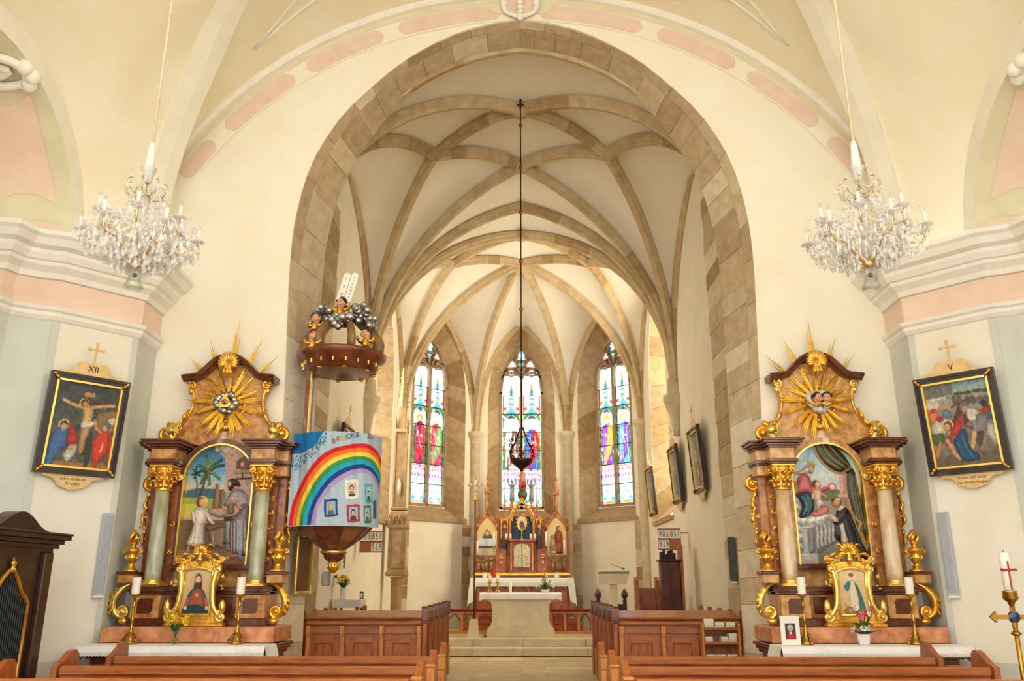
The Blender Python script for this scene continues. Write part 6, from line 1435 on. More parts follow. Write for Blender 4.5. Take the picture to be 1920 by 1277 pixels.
# rainbow banner wrapped round the pulpit
def banner_canvas():
    c=Cv(190,172,1.7,(176,196,212))
    def q(x,y):
        l=128-(y-90)*.083; r=1095-(y-215)*.055; u=(x-l)/(r-l); tp=90+125*max(0,(x-128)/967)**2.2; bt=1165+75*max(0,(x-45)/1000)**2
        return (u*190,(y-tp)/(bt-tp)*172)
    Q=lambda *p:[q(*v) for v in p]
    o=smoothc([(55,1160),(90,960),(160,780),(300,560),(460,400),(620,318),(780,292),(880,286),(980,305),(1050,370),(1080,470),(1084,560)],60)
    i_=smoothc([(400,1160),(415,1060),(450,960),(520,850),(600,760),(700,690),(800,640),(900,618),(970,640),(1020,700),(1045,770),(1052,850)],60)
    cols=[(216,30,44),(240,120,40),(246,214,80),(60,150,84),(30,170,206),(40,62,140),(170,156,204)]
    for k,cl in enumerate(cols):
        a=o+(i_-o)*k/7; b=o+(i_-o)*(k+1.08)/7; c.poly([q(*p) for p in a]+[q(*p) for p in b[::-1]],cl)
    c.poly(Q((100,60),(525,60),(520,105),(470,170),(440,220),(380,275),(300,300),(230,325),(90,330)),(24,116,180))
    rs=random.Random(8)
    for k in range(170):
        u=rs.random(); x=110+430*u; y=420-260*u**1.3+rs.uniform(-60,120)*(1-.35*u)
        if y>330-230*u+20*(1-u) and y<600-260*u: c.ell(*q(x,y),1.25,1.25,(40,110,150),soft=.5)
    def frame(x,y,w,h,fc,ic,hair,body):
        P=Q((x-w,y-h),(x-w*.3,y-h*.92),(x+w*.4,y-h*1.02),(x+w,y-h*.9),(x+w*.95,y),(x+w*1.03,y+h*.9),(x+w*.2,y+h),(x-w*.9,y+h*.95),(x-w*1.05,y)); c.poly(P,fc); w*=.68;h*=.72
        c.poly(Q((x-w,y-h),(x+w,y-h),(x+w,y+h),(x-w,y+h)),ic); a=q(x,y+h*.75); 
        c.poly(Q((x-w*.75,y+h),(x-w*.5,y+h*.35),(x+w*.5,y+h*.35),(x+w*.75,y+h)),body); e=q(x,y-h*.1); sx=abs(q(x+w*.42,y)[0]-e[0]); c.ell(e[0],e[1]-1,sx*1.2,sx*1.5,hair); c.ell(e[0],e[1],sx*.85,sx*1.15,(226,176,146))
    frame(582,990,76,100,(50,66,140),(140,196,220),(200,150,90),(80,120,90)); frame(808,800,66,110,(246,240,226),(210,220,230),(50,40,40),(70,74,90)); c.ringe(*q(808,790),9.5,1.6,(240,190,60)); frame(820,1070,66,100,(200,50,50),(150,200,226),(40,30,30),(90,60,60)); frame(970,860,34,110,(80,170,180),(160,210,220),(90,60,40),(60,100,70)); frame(955,1090,34,100,(50,120,80),(170,200,210),(80,60,40),(90,100,110)); c.poly(Q((1008,940),(1034,925),(1030,1140),(1004,1140)),(90,84,100))
    for x in range(140,1080,55): c.line(Q((x,130),(x-25,600),(x-45,1150)),.7,tuple(np.array((150,170,188)))) if 0 else None
    c.noise(.025,5,3); return c
bc=banner_canvas(); RB=.535
def bcyl(x,y,z):
    s=x/1.9+.5; v=-.9+s*1.895; 
    f=min(v,.995); X=CX+RB*f; Yq=CY-RB*math.sqrt(max(1-f*f,.0))
    if v<-.72: Yq=CY-RB*math.sqrt(1-.72**2)+(-.72-v)*.06
    fold=.006*math.sin(38*s)+.004*math.sin(71*s+z*5); z2=2.03+z/1.72*1.09-.02*math.sin(PI*s)*0
    return (X+fold*.3,Yq-.015-fold-.01*math.sin(z*3+s*9),z2)
t=thing('rainbow_banner','rainbow cloth banner with small framed photos wrapped around the pulpit','banner',(0,0,0))
ob('cloth',bc.mesh('cloth',1.9,1.72,0,VCF,cyl=bcyl),t)
letc=[(170,60,50),(214,120,50),(232,200,60),(40,110,130),(60,110,190),(30,40,60),(150,60,50),(200,70,60),(232,200,80)]
for ch,(x,y),cl in zip('BRÜCKEZUR'[:8],((620,238),(670,216),(722,204),(770,198),(817,193),(862,191),(968,210),(1000,222)),letc):
    l=128-(y-90)*.083; r=1095-(y-215)*.055; u=(x-l)/(r-l); v=-.9+u*1.895; tp=90+125*((x-128)/967)**2.2; bt=1165+75*((x-45)/1000)**2; zz=2.03+1.09*(1-(y-tp)/(bt-tp)); ph=math.asin(min(v,.98))
    pobj('letter',ch,.085,mat('felt_%d_%d_%d'%cl,cl,.9),t,(CX+(RB+.03)*math.sin(ph),CY-(RB+.03)*math.cos(ph),zz),(PI/2,0,ph),.002)
# ================================================================ NAVE PEWS (seen from behind)
def pew_end(mb,x,y0,zt,z0=-.15,th=.05):
    """profiled end panel in the YZ plane; y0 = back edge (toward the nave), front toward the altar"""
    pr=[(0,z0),(.50,z0),(.50,.22),(.46,.32),(.40,.42),(.36,.58),(.34,zt-.12)]
    pr+=[(.33,zt-.04),(.29,zt-.005),(.25,zt),(.2,zt-.015),(.15,zt-.05),(.08,zt-.09),(.0,zt-.11)]
    mb.prism([(y0+a,b) for a,b in pr],x-th/2,x+th/2,'yz')
def pew(xa,xb,y,label,aisle):
    t=thing('church_pew',label,'pew',((xa+xb)/2,y,-.15)); o=Matrix.Translation((-(xa+xb)/2,-y,.15))
    def P(m,nm,mt): m.xf(0,o); return m.obj(nm,mt,t)
    x0,x1=min(xa,xb),max(xa,xb)
    m=MB(); m.box(((x0+x1)/2,y+.03,.45),(x1-x0-.1,.028,.5),.004); P(m,'backrest',woodp)
    m=MB(); m.box(((x0+x1)/2,y+.01,.725),(x1-x0-.1,.06,.07),.012); P(m,'top_rail',woodl if False else woodp)
    m=MB(); m.box(((x0+x1)/2,y-.06,.62),(x1-x0-.1,.16,.022),.006); P(m,'book_ledge',woodp)
    m=MB(); m.box(((x0+x1)/2,y+.25,.27),(x1-x0-.1,.4,.035),.008); P(m,'seat',woodp)
    m=MB(); m.box(((x0+x1)/2,y-.2,.02),(x1-x0-.1,.18,.03),.006); P(m,'kneeler',woodp)
    for x in(x0,x1): m=MB(); pew_end(m,x,y-.0,.87); P(m,'end_panel',woodv)
    # carved capping on the aisle end
    xe=aisle; m=MB(); m.box((xe,y+.02,.70),(.07,.07,.11),.01); m.box((xe,y+.02,.5),(.062,.055,.3),.006); m.box((xe,y+.02,.765),(.08,.08,.02),.006); P(m,'end_post',woodl)
rows=((8.02,'front'),(7.1,'second'),(6.2,'third'))
for y,nm in rows:
    for s,sd in((-1,'crucifixion picture'),(1,'paschal candle')):
        pew(s*.74,s*3.78,y,'brown wooden pew in the %s row on the side of the %s'%(nm,sd),s*.74)
# ================================================================ CHOIR STALLS
woodc=mat('cap_wood',(128,70,34),.34,0,.2,6,c2=(98,50,24),coat=.15)
def endcap(m,x,y):
    m.prism([(y-.05,.96),(y+.05,.96),(y+.05,1.05),(y+.038,1.1),(y,1.125),(y-.038,1.1),(y-.05,1.05)],x-.04,x+.04,'yz'); m.box((x,y,.94),(.088,.105,.035),.008)
def stall_front(s,label):
    xe=1.2 if s<0 else 1.15; x0,x1=xe+.04,2.64; Y=10.72; t=thing('choir_stall_front',label,'bench',(s*(x0+x1)/2,Y,0)); o=Matrix.Translation((-s*(x0+x1)/2,-Y,0))
    def P(m,nm,mt,par=t): m.xf(0,o); return m.obj(nm,mt,par)
    m=MB(); m.box((s*(x0+x1)/2,Y+.03,.45),(x1-x0,.04,.9),.004); bk=P(m,'front_panel',woodp)
    n=3; ed=[x0,1.70,2.18,x1]
    for i in range(n):
        a,b=ed[i]+.05,ed[i+1]-.03
        for xx in(a+.04,b-.04): m=MB(); m.box((s*xx,Y,.36),(.09,.025,.74),.004); P(m,'stile',woodv,bk)
        for zz in(.06,.74): m=MB(); m.box((s*(a+b)/2,Y,zz),(b-a-.14,.024,.09),.004); P(m,'rail',woodp,bk)
        m=MB(); m.box((s*(a+b)/2,Y+.004,.4),(b-a-.17,.018,.56),.008); P(m,'raised_panel',woodv,bk)
        k=int((b-a)/.075)
        for j in range(k):   # arcaded carving of the frieze
            xx=a+.03+(b-a-.06)*(j+.5)/k; m=MB(); m.tube([(s*(xx+.03*math.cos(q)),Y-.002,.835+.035*math.sin(q)) for q in np.linspace(0,PI,7)],.005,4); P(m,'frieze_arch',woodl,bk)
    m=MB(); m.box((s*(x0+x1)/2,Y+.005,.855),(x1-x0,.03,.1),.003); P(m,'frieze_board',woodp)
    for xx in ed[:-1]+[2.6]:
        m=MB(); m.box((s*(xx+.02),Y-.022,.42),(.05,.035,.8),.005); P(m,'pilaster',woodl)
        m=MB(); m.box((s*(xx+.02),Y-.035,.85),(.06,.06,.1),.008); m.box((s*(xx+.02),Y-.04,.79),(.045,.045,.04),.006); P(m,'bracket',woodl)
    m=MB(); m.box((s*(x0+x1)/2,Y-.01,.93),(x1-x0+.02,.14,.05),.015); P(m,'cornice_moulding',woodp)
    m=MB(); m.box((s*(x0+x1)/2,Y+.12,1.02),(x1-x0+.02,.42,.028),.008,m=Matrix.Rotation(R(9),4,'X')); P(m,'book_board',woodp)
    m=MB(); m.box((s*xe,Y+.03,.50),(.055,.085,1.0),.008); P(m,'end_post',woodv); m=MB(); endcap(m,s*xe,Y+.03); P(m,'end_cap',woodc)
    return t
stall_front(-1,'panelled choir stall front below the pulpit with slanted book board'); stall_front(1,'panelled choir stall front carrying the hymn book rack, with slanted book board')
BENCH=None
for s in(-1,1):
    for i in range(1,6):
        y=10.80+.64*i; t=thing('choir_bench','oak choir bench, %s behind the stall front %s'%(('','first','second','third','fourth','fifth')[i],'on the pulpit side' if s<0 else 'with the hymn book rack'),'bench',(s*1.93,y,0),0,'choir benches %s'%('below the pulpit' if s<0 else 'by the lectern'))
        def P(m,nm,mt): m.xf(0,Matrix.Translation((-s*1.93,-y,0))); return m.obj(nm,mt,t)
        x0,x1=1.2 if s<0 else 1.15,2.92 if i<4 or s>0 else 2.58
        m=MB(); m.box((s*x0,y,.50),(.055,.085,1.0),.008); m.box((s*x0,y+.14,.22),(.05,.3,.44),.008); e=P(m,'end_post',woodv)
        m=MB(); endcap(m,s*x0,y); P(m,'end_cap',woodc)
        if i>0:
            m=MB(); m.box((s*(x0+x1)/2,y,.72),(x1-x0,.03,.46),.004); P(m,'backrest',woodp)
            m=MB(); m.box((s*(x0+x1)/2,y-.01,.955),(x1-x0,.08,.03),.008); P(m,'top_rail',woodp)
            m=MB(); m.prism([(y-.04,.9),(y+.04,.9),(y+.04,.99),(y+.03,1.03),(y,1.05),(y-.03,1.03),(y-.04,.99)],s*(x1-.04)-.03,s*(x1-.04)+.03,'yz'); P(m,'wall_end_cap',woodv)
        m=MB(); m.box((s*(x0+x1)/2,y+.2,.43),(x1-x0-.06,.3,.03),.006); P(m,'seat',woodp)
# hymn book rack on the stall front, books stacked on it
Y=10.72; rx0,rx1=2.17,2.60
t=thing('book_rack','wooden hymn book rack hanging on the choir stall front','rack',((rx0+rx1)/2,Y-.06,.2)); o=Matrix.Translation((-(rx0+rx1)/2,-(Y-.06),-.2))
for x in(rx0,rx1): m=MB(); m.box((x,Y-.125,.70),(.028,.16,.46),.005); m.xf(0,o); m.obj('side',woodl,t)
SH=(.865,.70,.535)
for z in SH: m=MB(); m.box(((rx0+rx1)/2,Y-.125,z),(rx1-rx0,.15,.016),.003); m.box(((rx0+rx1)/2,Y-.2,z+.012),(rx1-rx0,.012,.035),.003); m.xf(0,o); m.obj('shelf',woodp,t)
pg=mat('paper_edge',(240,230,206),.8,0,.12,60); cvr=mat('book_cover',(210,196,160),.7)
bm=MB(); bm.box((0,0,.019),(.112,.108,.030),.002); bmesh1=bm.mesh('pages',pg)
bm=MB(); bm.box((0,.004,.002),(.116,.116,.004)); bm.box((0,.004,.036),(.116,.116,.004)); bm.box((0,.06,.019),(.116,.006,.038)); bmesh2=bm.mesh('cover',cvr)
stack={0:(3,2,2),1:(2,0,2,3),2:(1,1,1)}
for r_,z in enumerate(SH):
    for c_,n in enumerate(stack[r_]):
        w_=(rx1-rx0-.06); k=len(stack[r_]); x=rx0+.02+.06+c_*.128 if k<4 else rx0+.07+c_*.095
        for j in range(n):
            b=thing('hymn_book','hymn book on the rack %s shelf, %s in the %s'%(('top','middle','lowest')[r_],'alone' if n==1 else ('bottom','second','third')[j],'stack toward the aisle' if c_==0 else ('stack toward the stone jamb' if c_==k-1 else 'stack in between')) ,'book',(x,Y-.13+random.uniform(-.003,.003),z+.0085+.038*j),random.uniform(-.05,.05),'hymn books on the %s shelf'%('top','middle','lower')[r_])
            if k==4: b.scale=(.78,1,1)
            ob('pages',bmesh1,b); ob('cover',bmesh2,b)
# ================================================================ CONFESSIONAL (front faces the nave)
t=thing('confessional','dark wooden confessional with gilt-edged lattice window under a moulded cornice','confessional',(-4.42,7.35,-.15)); 
def P(m,nm,mt,par=None): return m.obj(nm,mt,par or t)
m=MB(); m.box((-.42,0,.95),(.84,1.3,1.9),.01); bd=P(m,'body',woodd)
m=MB()
for z0,z1,o_ in((1.86,1.9,.02),(1.9,1.94,.05),(1.94,1.98,.09),(1.98,2.0,.1)): m.box((-.40,0,(z0+z1)/2),(.84+2*o_,1.3+2*o_,z1-z0),.006)
P(m,'cornice',woodd)
m=MB(); pts=smoothc([(-.62,2.0),(-.45,2.005),(-.3,2.04),(-.15,2.12),(0,2.16),(.15,2.12),(.3,2.04),(.45,2.005),(.62,2.0)],26); m.prism([(a,b) for a,b in pts]+[(.62,1.99),(-.62,1.99)],-.1,.05,'yz'); P(m,'gable',woodd)
ow=[(-.32,.25),(.32,.25),(.32,1.38),(.27,1.43),(.2,1.47),(.1,1.6),(0,1.68),(-.1,1.6),(-.2,1.47),(-.27,1.43),(-.32,1.38)]
m=MB(); m.prism(ow,-.0,.012,'yz'); P(m,'window_back',mat('lattice_dark',(26,30,30),.5),bd)
m=MB(); q=[np.array((.015,a,b)) for a,b in ow+[ow[0]]]; m.tube(q,.022,6); P(m,'gilt_edge',gold,bd)
m=MB(); leafs(m,[(.02,0,1.64),(.03,0,1.7),(.02,0,1.77)],.03); volute(m,(.03,0,1.66),.02,1,0,1,.01,8); P(m,'gilt_leaf',goldb,bd)
for k in range(-9,10):
    m=MB(); y=k*.033; top=1.40 if abs(y)>.22 else 1.63-abs(y)*1.0; m.box((.018,y,(.26+top)/2),(.01,.009,top-.26),.002); P(m,'lattice_slat',mat('lattice_slat',(50,58,58),.4),bd)
for s in(-1,1): m=MB(); m.box((.02,s*.52,.95),(.05,.14,1.75),.01); P(m,'pilaster',woodd)
# ================================================================ PASCHAL CANDLE
q=PZ(1905,1200,.6); x,y=4.16,7.35; k=float(y)
x=float(PY(1893,1110,y)[0])
t=thing('paschal_candle_stand','tall brass cross-shaped stand holding the paschal candle by the pier','candle stand',(x,y,-.15))
def Z(py): return float(PY(1893,py,y)[2])+.15
m=MB(); m.lathe([(0,0),(.17,0),(.17,.03),(.1,.05),(.04,.09),(.025,.13)],16); m.obj('foot',brass,t)
za=Z(1157); m=MB(); m.tube([(0,0,.1),(0,0,Z(1125))],.02,8); m.lathe([(.02,-.02),(.045,0),(.02,.02)],10,(0,0,Z(1188))); m.obj('pole',brass,t)
m=MB(); 
for s in(-1,1): m.prism([(0,za-.018),(s*.14,za-.018),(s*.15,za-.045),(s*.2,za),(s*.15,za+.045),(s*.14,za+.018),(0,za+.018)][::s],-.014,.014)
m.box((0,0,za),(.04,.03,.16),.005); m.obj('cross_bar',brass,t)
m=MB(); m.lathe([(0,-.02),(.05,-.015),(.05,.0),(.035,.01),(0,.012)],16,(0,-.012,za),Matrix.Rotation(PI/2,4,'X')); m.obj('medallion',mat('enamel_blue',(70,80,120),.25,.3,.3,30),t)
zc_=Z(1122); m=MB(); m.lathe([(.02,zc_-.06),(.03,zc_-.03),(.055,zc_-.01),(.06,zc_+.0),(.055,zc_+.05),(.06,zc_+.06),(.05,zc_+.06)],14); m.obj('socket',brass,t)
zt=Z(1036); t2=thing('paschal_candle','white paschal candle with a red wax cross on its brass stand','candle',(x,y,zc_-.15)); h=zt-zc_
m=MB(); m.lathe([(0,0),(.04,0),(.04,h-.01),(.03,h),(0,h-.004)],16); m.obj('wax',wax,t2)
rw=mat('red_wax',(190,60,40),.4); m=MB(); m.box((0,-.042,h*.5),(.016,.008,h*.62),.003); m.box((0,-.042,h*.62),(.11,.008,.016),.003); m.box((-.0,-.04,h*.62),(.1,.03,.012),.003)
for s in(-1,1): m.ball((s*.058,-.04,h*.62),.013,8,5)
m.obj('wax_cross',rw,t2); m=MB(); m.lathe([(.0405,h*.1),(.0412,h*.12),(.0412,h*.16),(.0405,h*.18)],16); m.obj('painted_band',mat('band_blue',(120,170,190),.4),t2)
m=MB(); m.tube([(0,0,h),(.002,0,h+.02)],.003,5); m.obj('wick',black,t2)
# small switch plate on the right pier
t=thing('socket_plate','small cream electric socket plate behind the cream marble altar','socket',(4.572,9.62,1.17),-PI/2); m=MB(); m.box((0,-.008,0),(.09,.014,.09),.004); m.obj('plate',mat('plastic_cream',(232,226,206),.5),t)
for x_ in(-.02,.02): m=MB(); m.lathe([(0,0),(.014,0),(.014,.003),(0,.003)],10,(x_,-.016,0),Matrix.Rotation(PI/2,4,'X')); m.obj('outlet',greyp,t)
# ================================================================ SANCTUARY
def at(px,py,Y): p=PY(px,py,Y); return float(p[0]),float(p[2])
# ---- stone people's altar
Ya=18.55; xa=-.03
t=thing('stone_altar','cream stone altar block with concave sides under a white cloth','altar',(xa,Ya,.3))
hw=.69
pr=[(-hw,0),(hw,0),(hw,.14),(hw-.03,.2),(hw-.1,.27),(hw-.115,.34),(hw-.115,.66),(hw-.09,.74),(hw-.03,.80),(hw-.0,.83),(hw,.9)]
pr=[(.70,0),(.70,.17),(.68,.19),(.62,.27),(.60,.33),(.60,.62),(.61,.68),(.65,.73),(.70,.75),(.70,.80)]
m=MB(); m.prism([(-a,b) for a,b in pr[::-1]]+pr,-.36,.36); m.obj('block',altst,t)
m=MB(); m.box((0,-.365,.47),(1.02,.012,.5),.004); m.obj('front_panel',altst,t)
m=MB(); m.box((0,0,.84),(1.62,.86,.1),.012); m.obj('slab',altst,t)
t=thing('altar_linen','white linen cloth over the cream stone altar','tablecloth',(xa,Ya,1.19))
m=MB(); P=[]
for x in np.linspace(-.86,.86,40):
    wv=.006*math.sin(16*x); e=.03*max(0,abs(x)-.8)/.06; P.append([(x,.46,-.1),(x,.45,.008),(x,-.45,.008),(x,-.462+wv,-.03),(x,-.468+wv*1.5,-.125-e)])
m.grid(P,True)
for s in(-1,1): m.grid([[(s*.86,y,.008),(s*.875,y,-.05),(s*.885,y,-.15)] for y in np.linspace(-.46,.45,10)],True)
m.obj('linen',cloth,t)
ztp=1.199
def pillar(px,nm,h,r,lab,stick=True,ysh=-.1):
    x,_=at(px,1100,Ya+ysh)
    if stick:
        c=thing('altar_candlestick','low brass candlestick on the stone altar %s'%nm,'candlestick',(x,Ya+ysh,ztp)); m=MB(); m.lathe([(0,0),(.075,0),(.07,.015),(.03,.04),(.025,.09),(.04,.11),(.02,.13),(.02,.17),(.05,.2),(.055,.21),(0,.212)],12); m.obj('stem',brass,c); z=ztp+.213
        m=MB(); 
        for i in range(3): a=i*2.09; m.ball((.065*math.cos(a),.065*math.sin(a),.016),.016,6,4)
        m.obj('feet',brass,c)
    else: z=ztp
    c=thing('pillar_candle',lab,'candle',(x,Ya+ysh,z)); m=MB(); m.lathe([(0,0),(r,0),(r,h-.004),(r-.006,h),(0,h-.006)],14); m.obj('wax',wax,c); m=MB(); m.tube([(0,0,h-.01),(0,0,h+.012)],.003,5); m.obj('wick',black,c)
pillar(918,'nearest the processional cross',.14,.035,'white pillar candle on the brass candlestick nearest the processional cross'); pillar(933,'beside the clear glass candle',.14,.035,'white pillar candle on the brass candlestick beside the clear glass candle',ysh=-.12); pillar(957,'',.22,.03,'slim cream candle standing straight on the altar linen',False)
# low flower arrangement
x,_=at(1022,1098,Ya); t=thing('altar_flowers','low arrangement of green leaves and white flowers in a bowl on the stone altar','flowers',(x,Ya-.1,ztp)); m=MB(); m.lathe([(0,0),(.06,0),(.1,.05),(.11,.07),(.09,.07),(0,.06)],14); m.obj('bowl',white,t)
flowers(t,12,.14,.22,[whitef,mat('petal_cream',(240,226,170),.5),whitef],21,.06,12,.03); orf=mat('petal_orange',(236,160,50),.5)
flowers(t,5,.06,.42,[orf,whitef],22,.08,10,.028); flowers(t,6,.27,.06,[mat('berry_red',(120,30,40),.5),whitef],23,.05,14,.026)
# ---- processional cross in a stone foot
x,_=at(888,1190,18.25); t=thing('processional_cross','slender processional cross standing in a white stone foot beside the altar','cross',(x,18.25,.3))
m=MB(); b=[(.14,0),(.14,.05),(.11,.09),(.085,.34),(.06,.37)]; m.prism([(-a,c) for a,c in b[::-1]]+b,-.11,.11); m.obj('stone_foot',altst,t)
_,zt=at(893,900,18.25); zt-=.3
m=MB(); m.tube([(0,0,.3),(0,0,zt-.45)],.017,8); m.obj('staff',mat('staff_brown',(74,34,30),.4),t)
m=MB(); m.lathe([(.02,zt-.47),(.035,zt-.44),(.02,zt-.4),(.03,zt-.36),(.018,zt-.32)],10); m.obj('knop',brass,t)
pal=mat('silver_gilt',(226,206,160),.3,.9,.15,20); m=MB(); m.box((0,0,zt-.17),(.024,.02,.34),.004); m.box((0,0,zt-.11),(.24,.02,.024),.004)
for a,b in((-.13,-.11),(.13,-.11),(0,.02)):
    for dx,dz in((-.02,0),(.02,0),(0,.022)): m.ball((a+dx,0,zt+b+dz),.018,8,5,(1,.6,1))
m.obj('cross_arms',pal,t)
m=MB(); m.tube(smoothc([(-.1,-.02,zt-.09),(-.05,-.025,zt-.115),(0,-.025,zt-.125),(.05,-.025,zt-.115),(.1,-.02,zt-.09)],12),.009,6); m.tube([(0,-.025,zt-.12),(0,-.028,zt-.2),(.004,-.025,zt-.3)],[.016,.014,.008],8); m.ball((.006,-.032,zt-.1),.016,8,6); m.obj('corpus',pal,t)
# altar bell on the floor
x,_=at(909,1189,18.3); t=thing('altar_bell','small brass altar bell on the floor beside the stone altar','bell',(x,18.3,.3)); m=MB(); m.lathe([(.05,0),(.05,.01),(.035,.03),(.025,.055),(.0,.065)],12); m.obj('bell',brass,t); m=MB(); m.tube(smoothc([(-.02,0,.06),(0,0,.1),(.02,0,.06)],8),.006,5); m.obj('handle',brass,t)
# ---- kneeler rails with red cushions
for s,nm in((-1,'beside the processional cross'),(1,'below the lectern')):
    x0,x1=(.62,1.62) if s>0 else (.62,1.75); t=thing('communion_rail','low carved communion rail with red cushion %s'%nm,'rail',(s*(x0+x1)/2,19.7,.3)); w_=x1-x0
    m=MB(); m.box((0,0,.50),(w_,.2,.05),.018); m.obj('red_cushion',mat('red_velvet',(140,26,34),.9,0,.2,30),t)
    m=MB(); m.box((0,0,.455),(w_,.16,.04),.006); m.obj('top_rail',woodl,t); m=MB(); m.box((0,0,.03),(w_,.16,.06),.006); m.obj('bottom_rail',woodl,t)
    for i in range(4):
        xx=-w_/2+.04+i*(w_-.08)/3; m=MB(); m.box((xx,0,.24),(.06,.1,.42),.006); m.obj('post',woodl,t)
        if i<3:
            xm=xx+(w_-.08)/6; h_=(w_-.08)/6-.03; m=MB()
            pts=smoothc([(xm-h_,.06),(xm-h_,.25),(xm-h_*.5,.36),(xm,.42),(xm+h_*.5,.36),(xm+h_,.25),(xm+h_,.06)],14); m.tube([(a,0,b) for a,b in pts],.018,5); m.obj('tracery_arch',woodr,t)
# ================================================================ HIGH ALTAR
YH=21.55; SC=.01352
def hx(px): return (px-977)*SC
def hz(py,Y=None): return float(PY(977,py,Y or YH)[2])
t=thing('high_altar','carved neo-Gothic high altar of reddish wood and gilding with pinnacles','altar',(0,YH,.3))
def P(m,nm,mt,par=None): m.xf(0,Matrix.Translation((0,0,-.3))); return m.obj(nm,mt,par or t)
zm=hz(1084,21.1); wr=woodr; wr2=mat('altar_wood_panel',(186,104,60),.4,0,.25,6,c2=(140,68,36))
m=MB(); m.box((0,-.1,.36),(2.9,1.1,.12),.01); P(m,'footpace',woodr)
m=MB(); m.box((0,-.05,.47),(2.7,.9,.1),.01); P(m,'plinth',woodr)
m=MB(); m.box((0,0,(.5+zm)/2),(2.3,.7,zm-.5),.01); P(m,'table',wr)
for i in range(5):
    m=MB(); x=-.92+i*.46; m.prism([(x-.17,.62),(x+.17,.62),(x+.17,zm-.25),(x,zm-.1),(x-.17,zm-.25)],-.365,-.345); p=P(m,'front_panel',wr2); 
    m=MB(); m.tube([(x-.17,-.37,.62),(x-.17,-.37,zm-.25),(x,-.37,zm-.1),(x+.17,-.37,zm-.25),(x+.17,-.37,.62)],.014,5); P(m,'gilt_bead',gold)
m=MB(); m.box((0,0,zm-.02),(2.5,.86,.05),.01); P(m,'table_top',wr)
# predella shelf
zp=hz(1078); z1=hz(1042)
m=MB(); m.box((0,.12,zp+.02),(2.42,.52,.07),.01); P(m,'gradine',gold); m=MB(); m.box((0,.2,(zp+z1)/2+.02),(2.36,.36,z1-zp),.008); P(m,'predella',wr)
rel=mat('gilt_relief',(196,160,100),.4,.4,.4,22,.6,30,c2=(120,70,50))
def relief(x0,x1,za,zb,y,seed,nm,bg,fig):
    m=MB(); m.box(((x0+x1)/2,y+.01,(za+zb)/2),(x1-x0,.02,zb-za),.003); b=P(m,nm,bg); rs=random.Random(seed); m=MB()
    for k in range(fig):
        x=x0+(x1-x0)*(k+.5)/fig+rs.uniform(-.02,.02); h=(zb-za)*rs.uniform(.5,.8); m.tube([(x,y-.015,za+.02),(x+rs.uniform(-.02,.02),y-.03,za+h*.6),(x,y-.025,za+h*.85)],[.05,.045,.025],7); m.ball((x,y-.03,za+h),.03,8,6)
    P(m,'figures',rel)
for s in(-1,1):
    relief(*sorted((s*1.12,s*.72)),zp+.1,z1-.02,.015,4+s,'predella_relief',mat('relief_ground',(150,120,70),.5,.2,.3,12),4)
    m=MB(); m.box((s*.52,0.01,(zp+z1)/2+.1),(.26,.05,z1-zp+.14),.006); b=P(m,'side_door',wr2); m=MB(); volute(m,(s*.52,-.03,z1-.02),.06,1.4,0,s,.014,16); volute(m,(s*.52,-.03,z1-.16),.04,1.2,2,-s,.012,12); P(m,'gilt_monogram',goldb)
# tabernacle
zt0,zt1=zp+.08,hz(1014); m=MB(); m.box((0,.02,(zt0+zt1)/2),(.62,.3,zt1-zt0),.01); tb=P(m,'tabernacle',wr)
m=MB(); m.box((0,.0,zt1+.0),(.7,.4,.05),.012); m.box((0,0,zt0-.02),(.68,.36,.05),.01); P(m,'tabernacle_cornice',wr2)
dm=mat('door_silvergilt',(198,190,150),.35,.6,.3,30)
for s in(-1,1):
    m=MB(); m.prism([(s*.01,zt0+.1),(s*.2,zt0+.1),(s*.2,zt1-.2),(s*.13,zt1-.1),(s*.01,zt1-.08)][::s],-.155,-.135); d=P(m,'tabernacle_door',dm)
    m=MB()
    for k in range(4): volute(m,(s*.1,-.16,zt0+.18+.13*k),.045,1.2,k,s,.01,12)
    leafs(m,[(s*.1,-.16,zt0+.12),(s*.13,-.165,zt0+.3),(s*.08,-.16,zt1-.2)],.018); P(m,'gilt_foliage',goldb)
    m=MB(); m.lathe([(.02,zt0),(.025,zt0+.05),(.016,zt0+.08),(.016,zt1-.08),(.026,zt1-.04)],8,(s*.27,-.14,0)); P(m,'tabernacle_colonnette',gold)
# side shrines: gabled niches with reliefs
def pinn(nm,x,y,z0,z1,w,mt=None,cross=True):
    m=MB(); zs=z0+(z1-z0)*.45; m.box((x,y,(z0+zs)/2),(w,w,zs-z0),.004); m.box((x,y,zs),(w*1.5,w*1.5,w*.5),.004)
    m.lathe([(w*.62,zs),(w*.1,z1-w*.8)],4,(x,y,0),Matrix.Rotation(PI/4,4,'Z'),sm=False)
    n=max(3,int((z1-zs)/(w*1.3)))
    for i in range(n):
        f=(i+.5)/n; r=w*.62*(1-f)+w*.12; z=zs+(z1-zs)*f
        for a in range(4): m.ball((x+r*math.cos(a*PI/2),y+r*math.sin(a*PI/2),z),w*.16,5,4)
    m.ball((x,y,z1-w*.5),w*.22,6,5)
    if cross: m.box((x,y,z1-w*.1),(w*.9,w*.18,w*.2)); m.box((x,y,z1),(w*.2,w*.2,w*1.1))
    P(m,nm,mt or woodg)
woodg=mat('altar_wood_gilt',(206,130,56),.36,.35,.3,10,c2=(150,80,32))
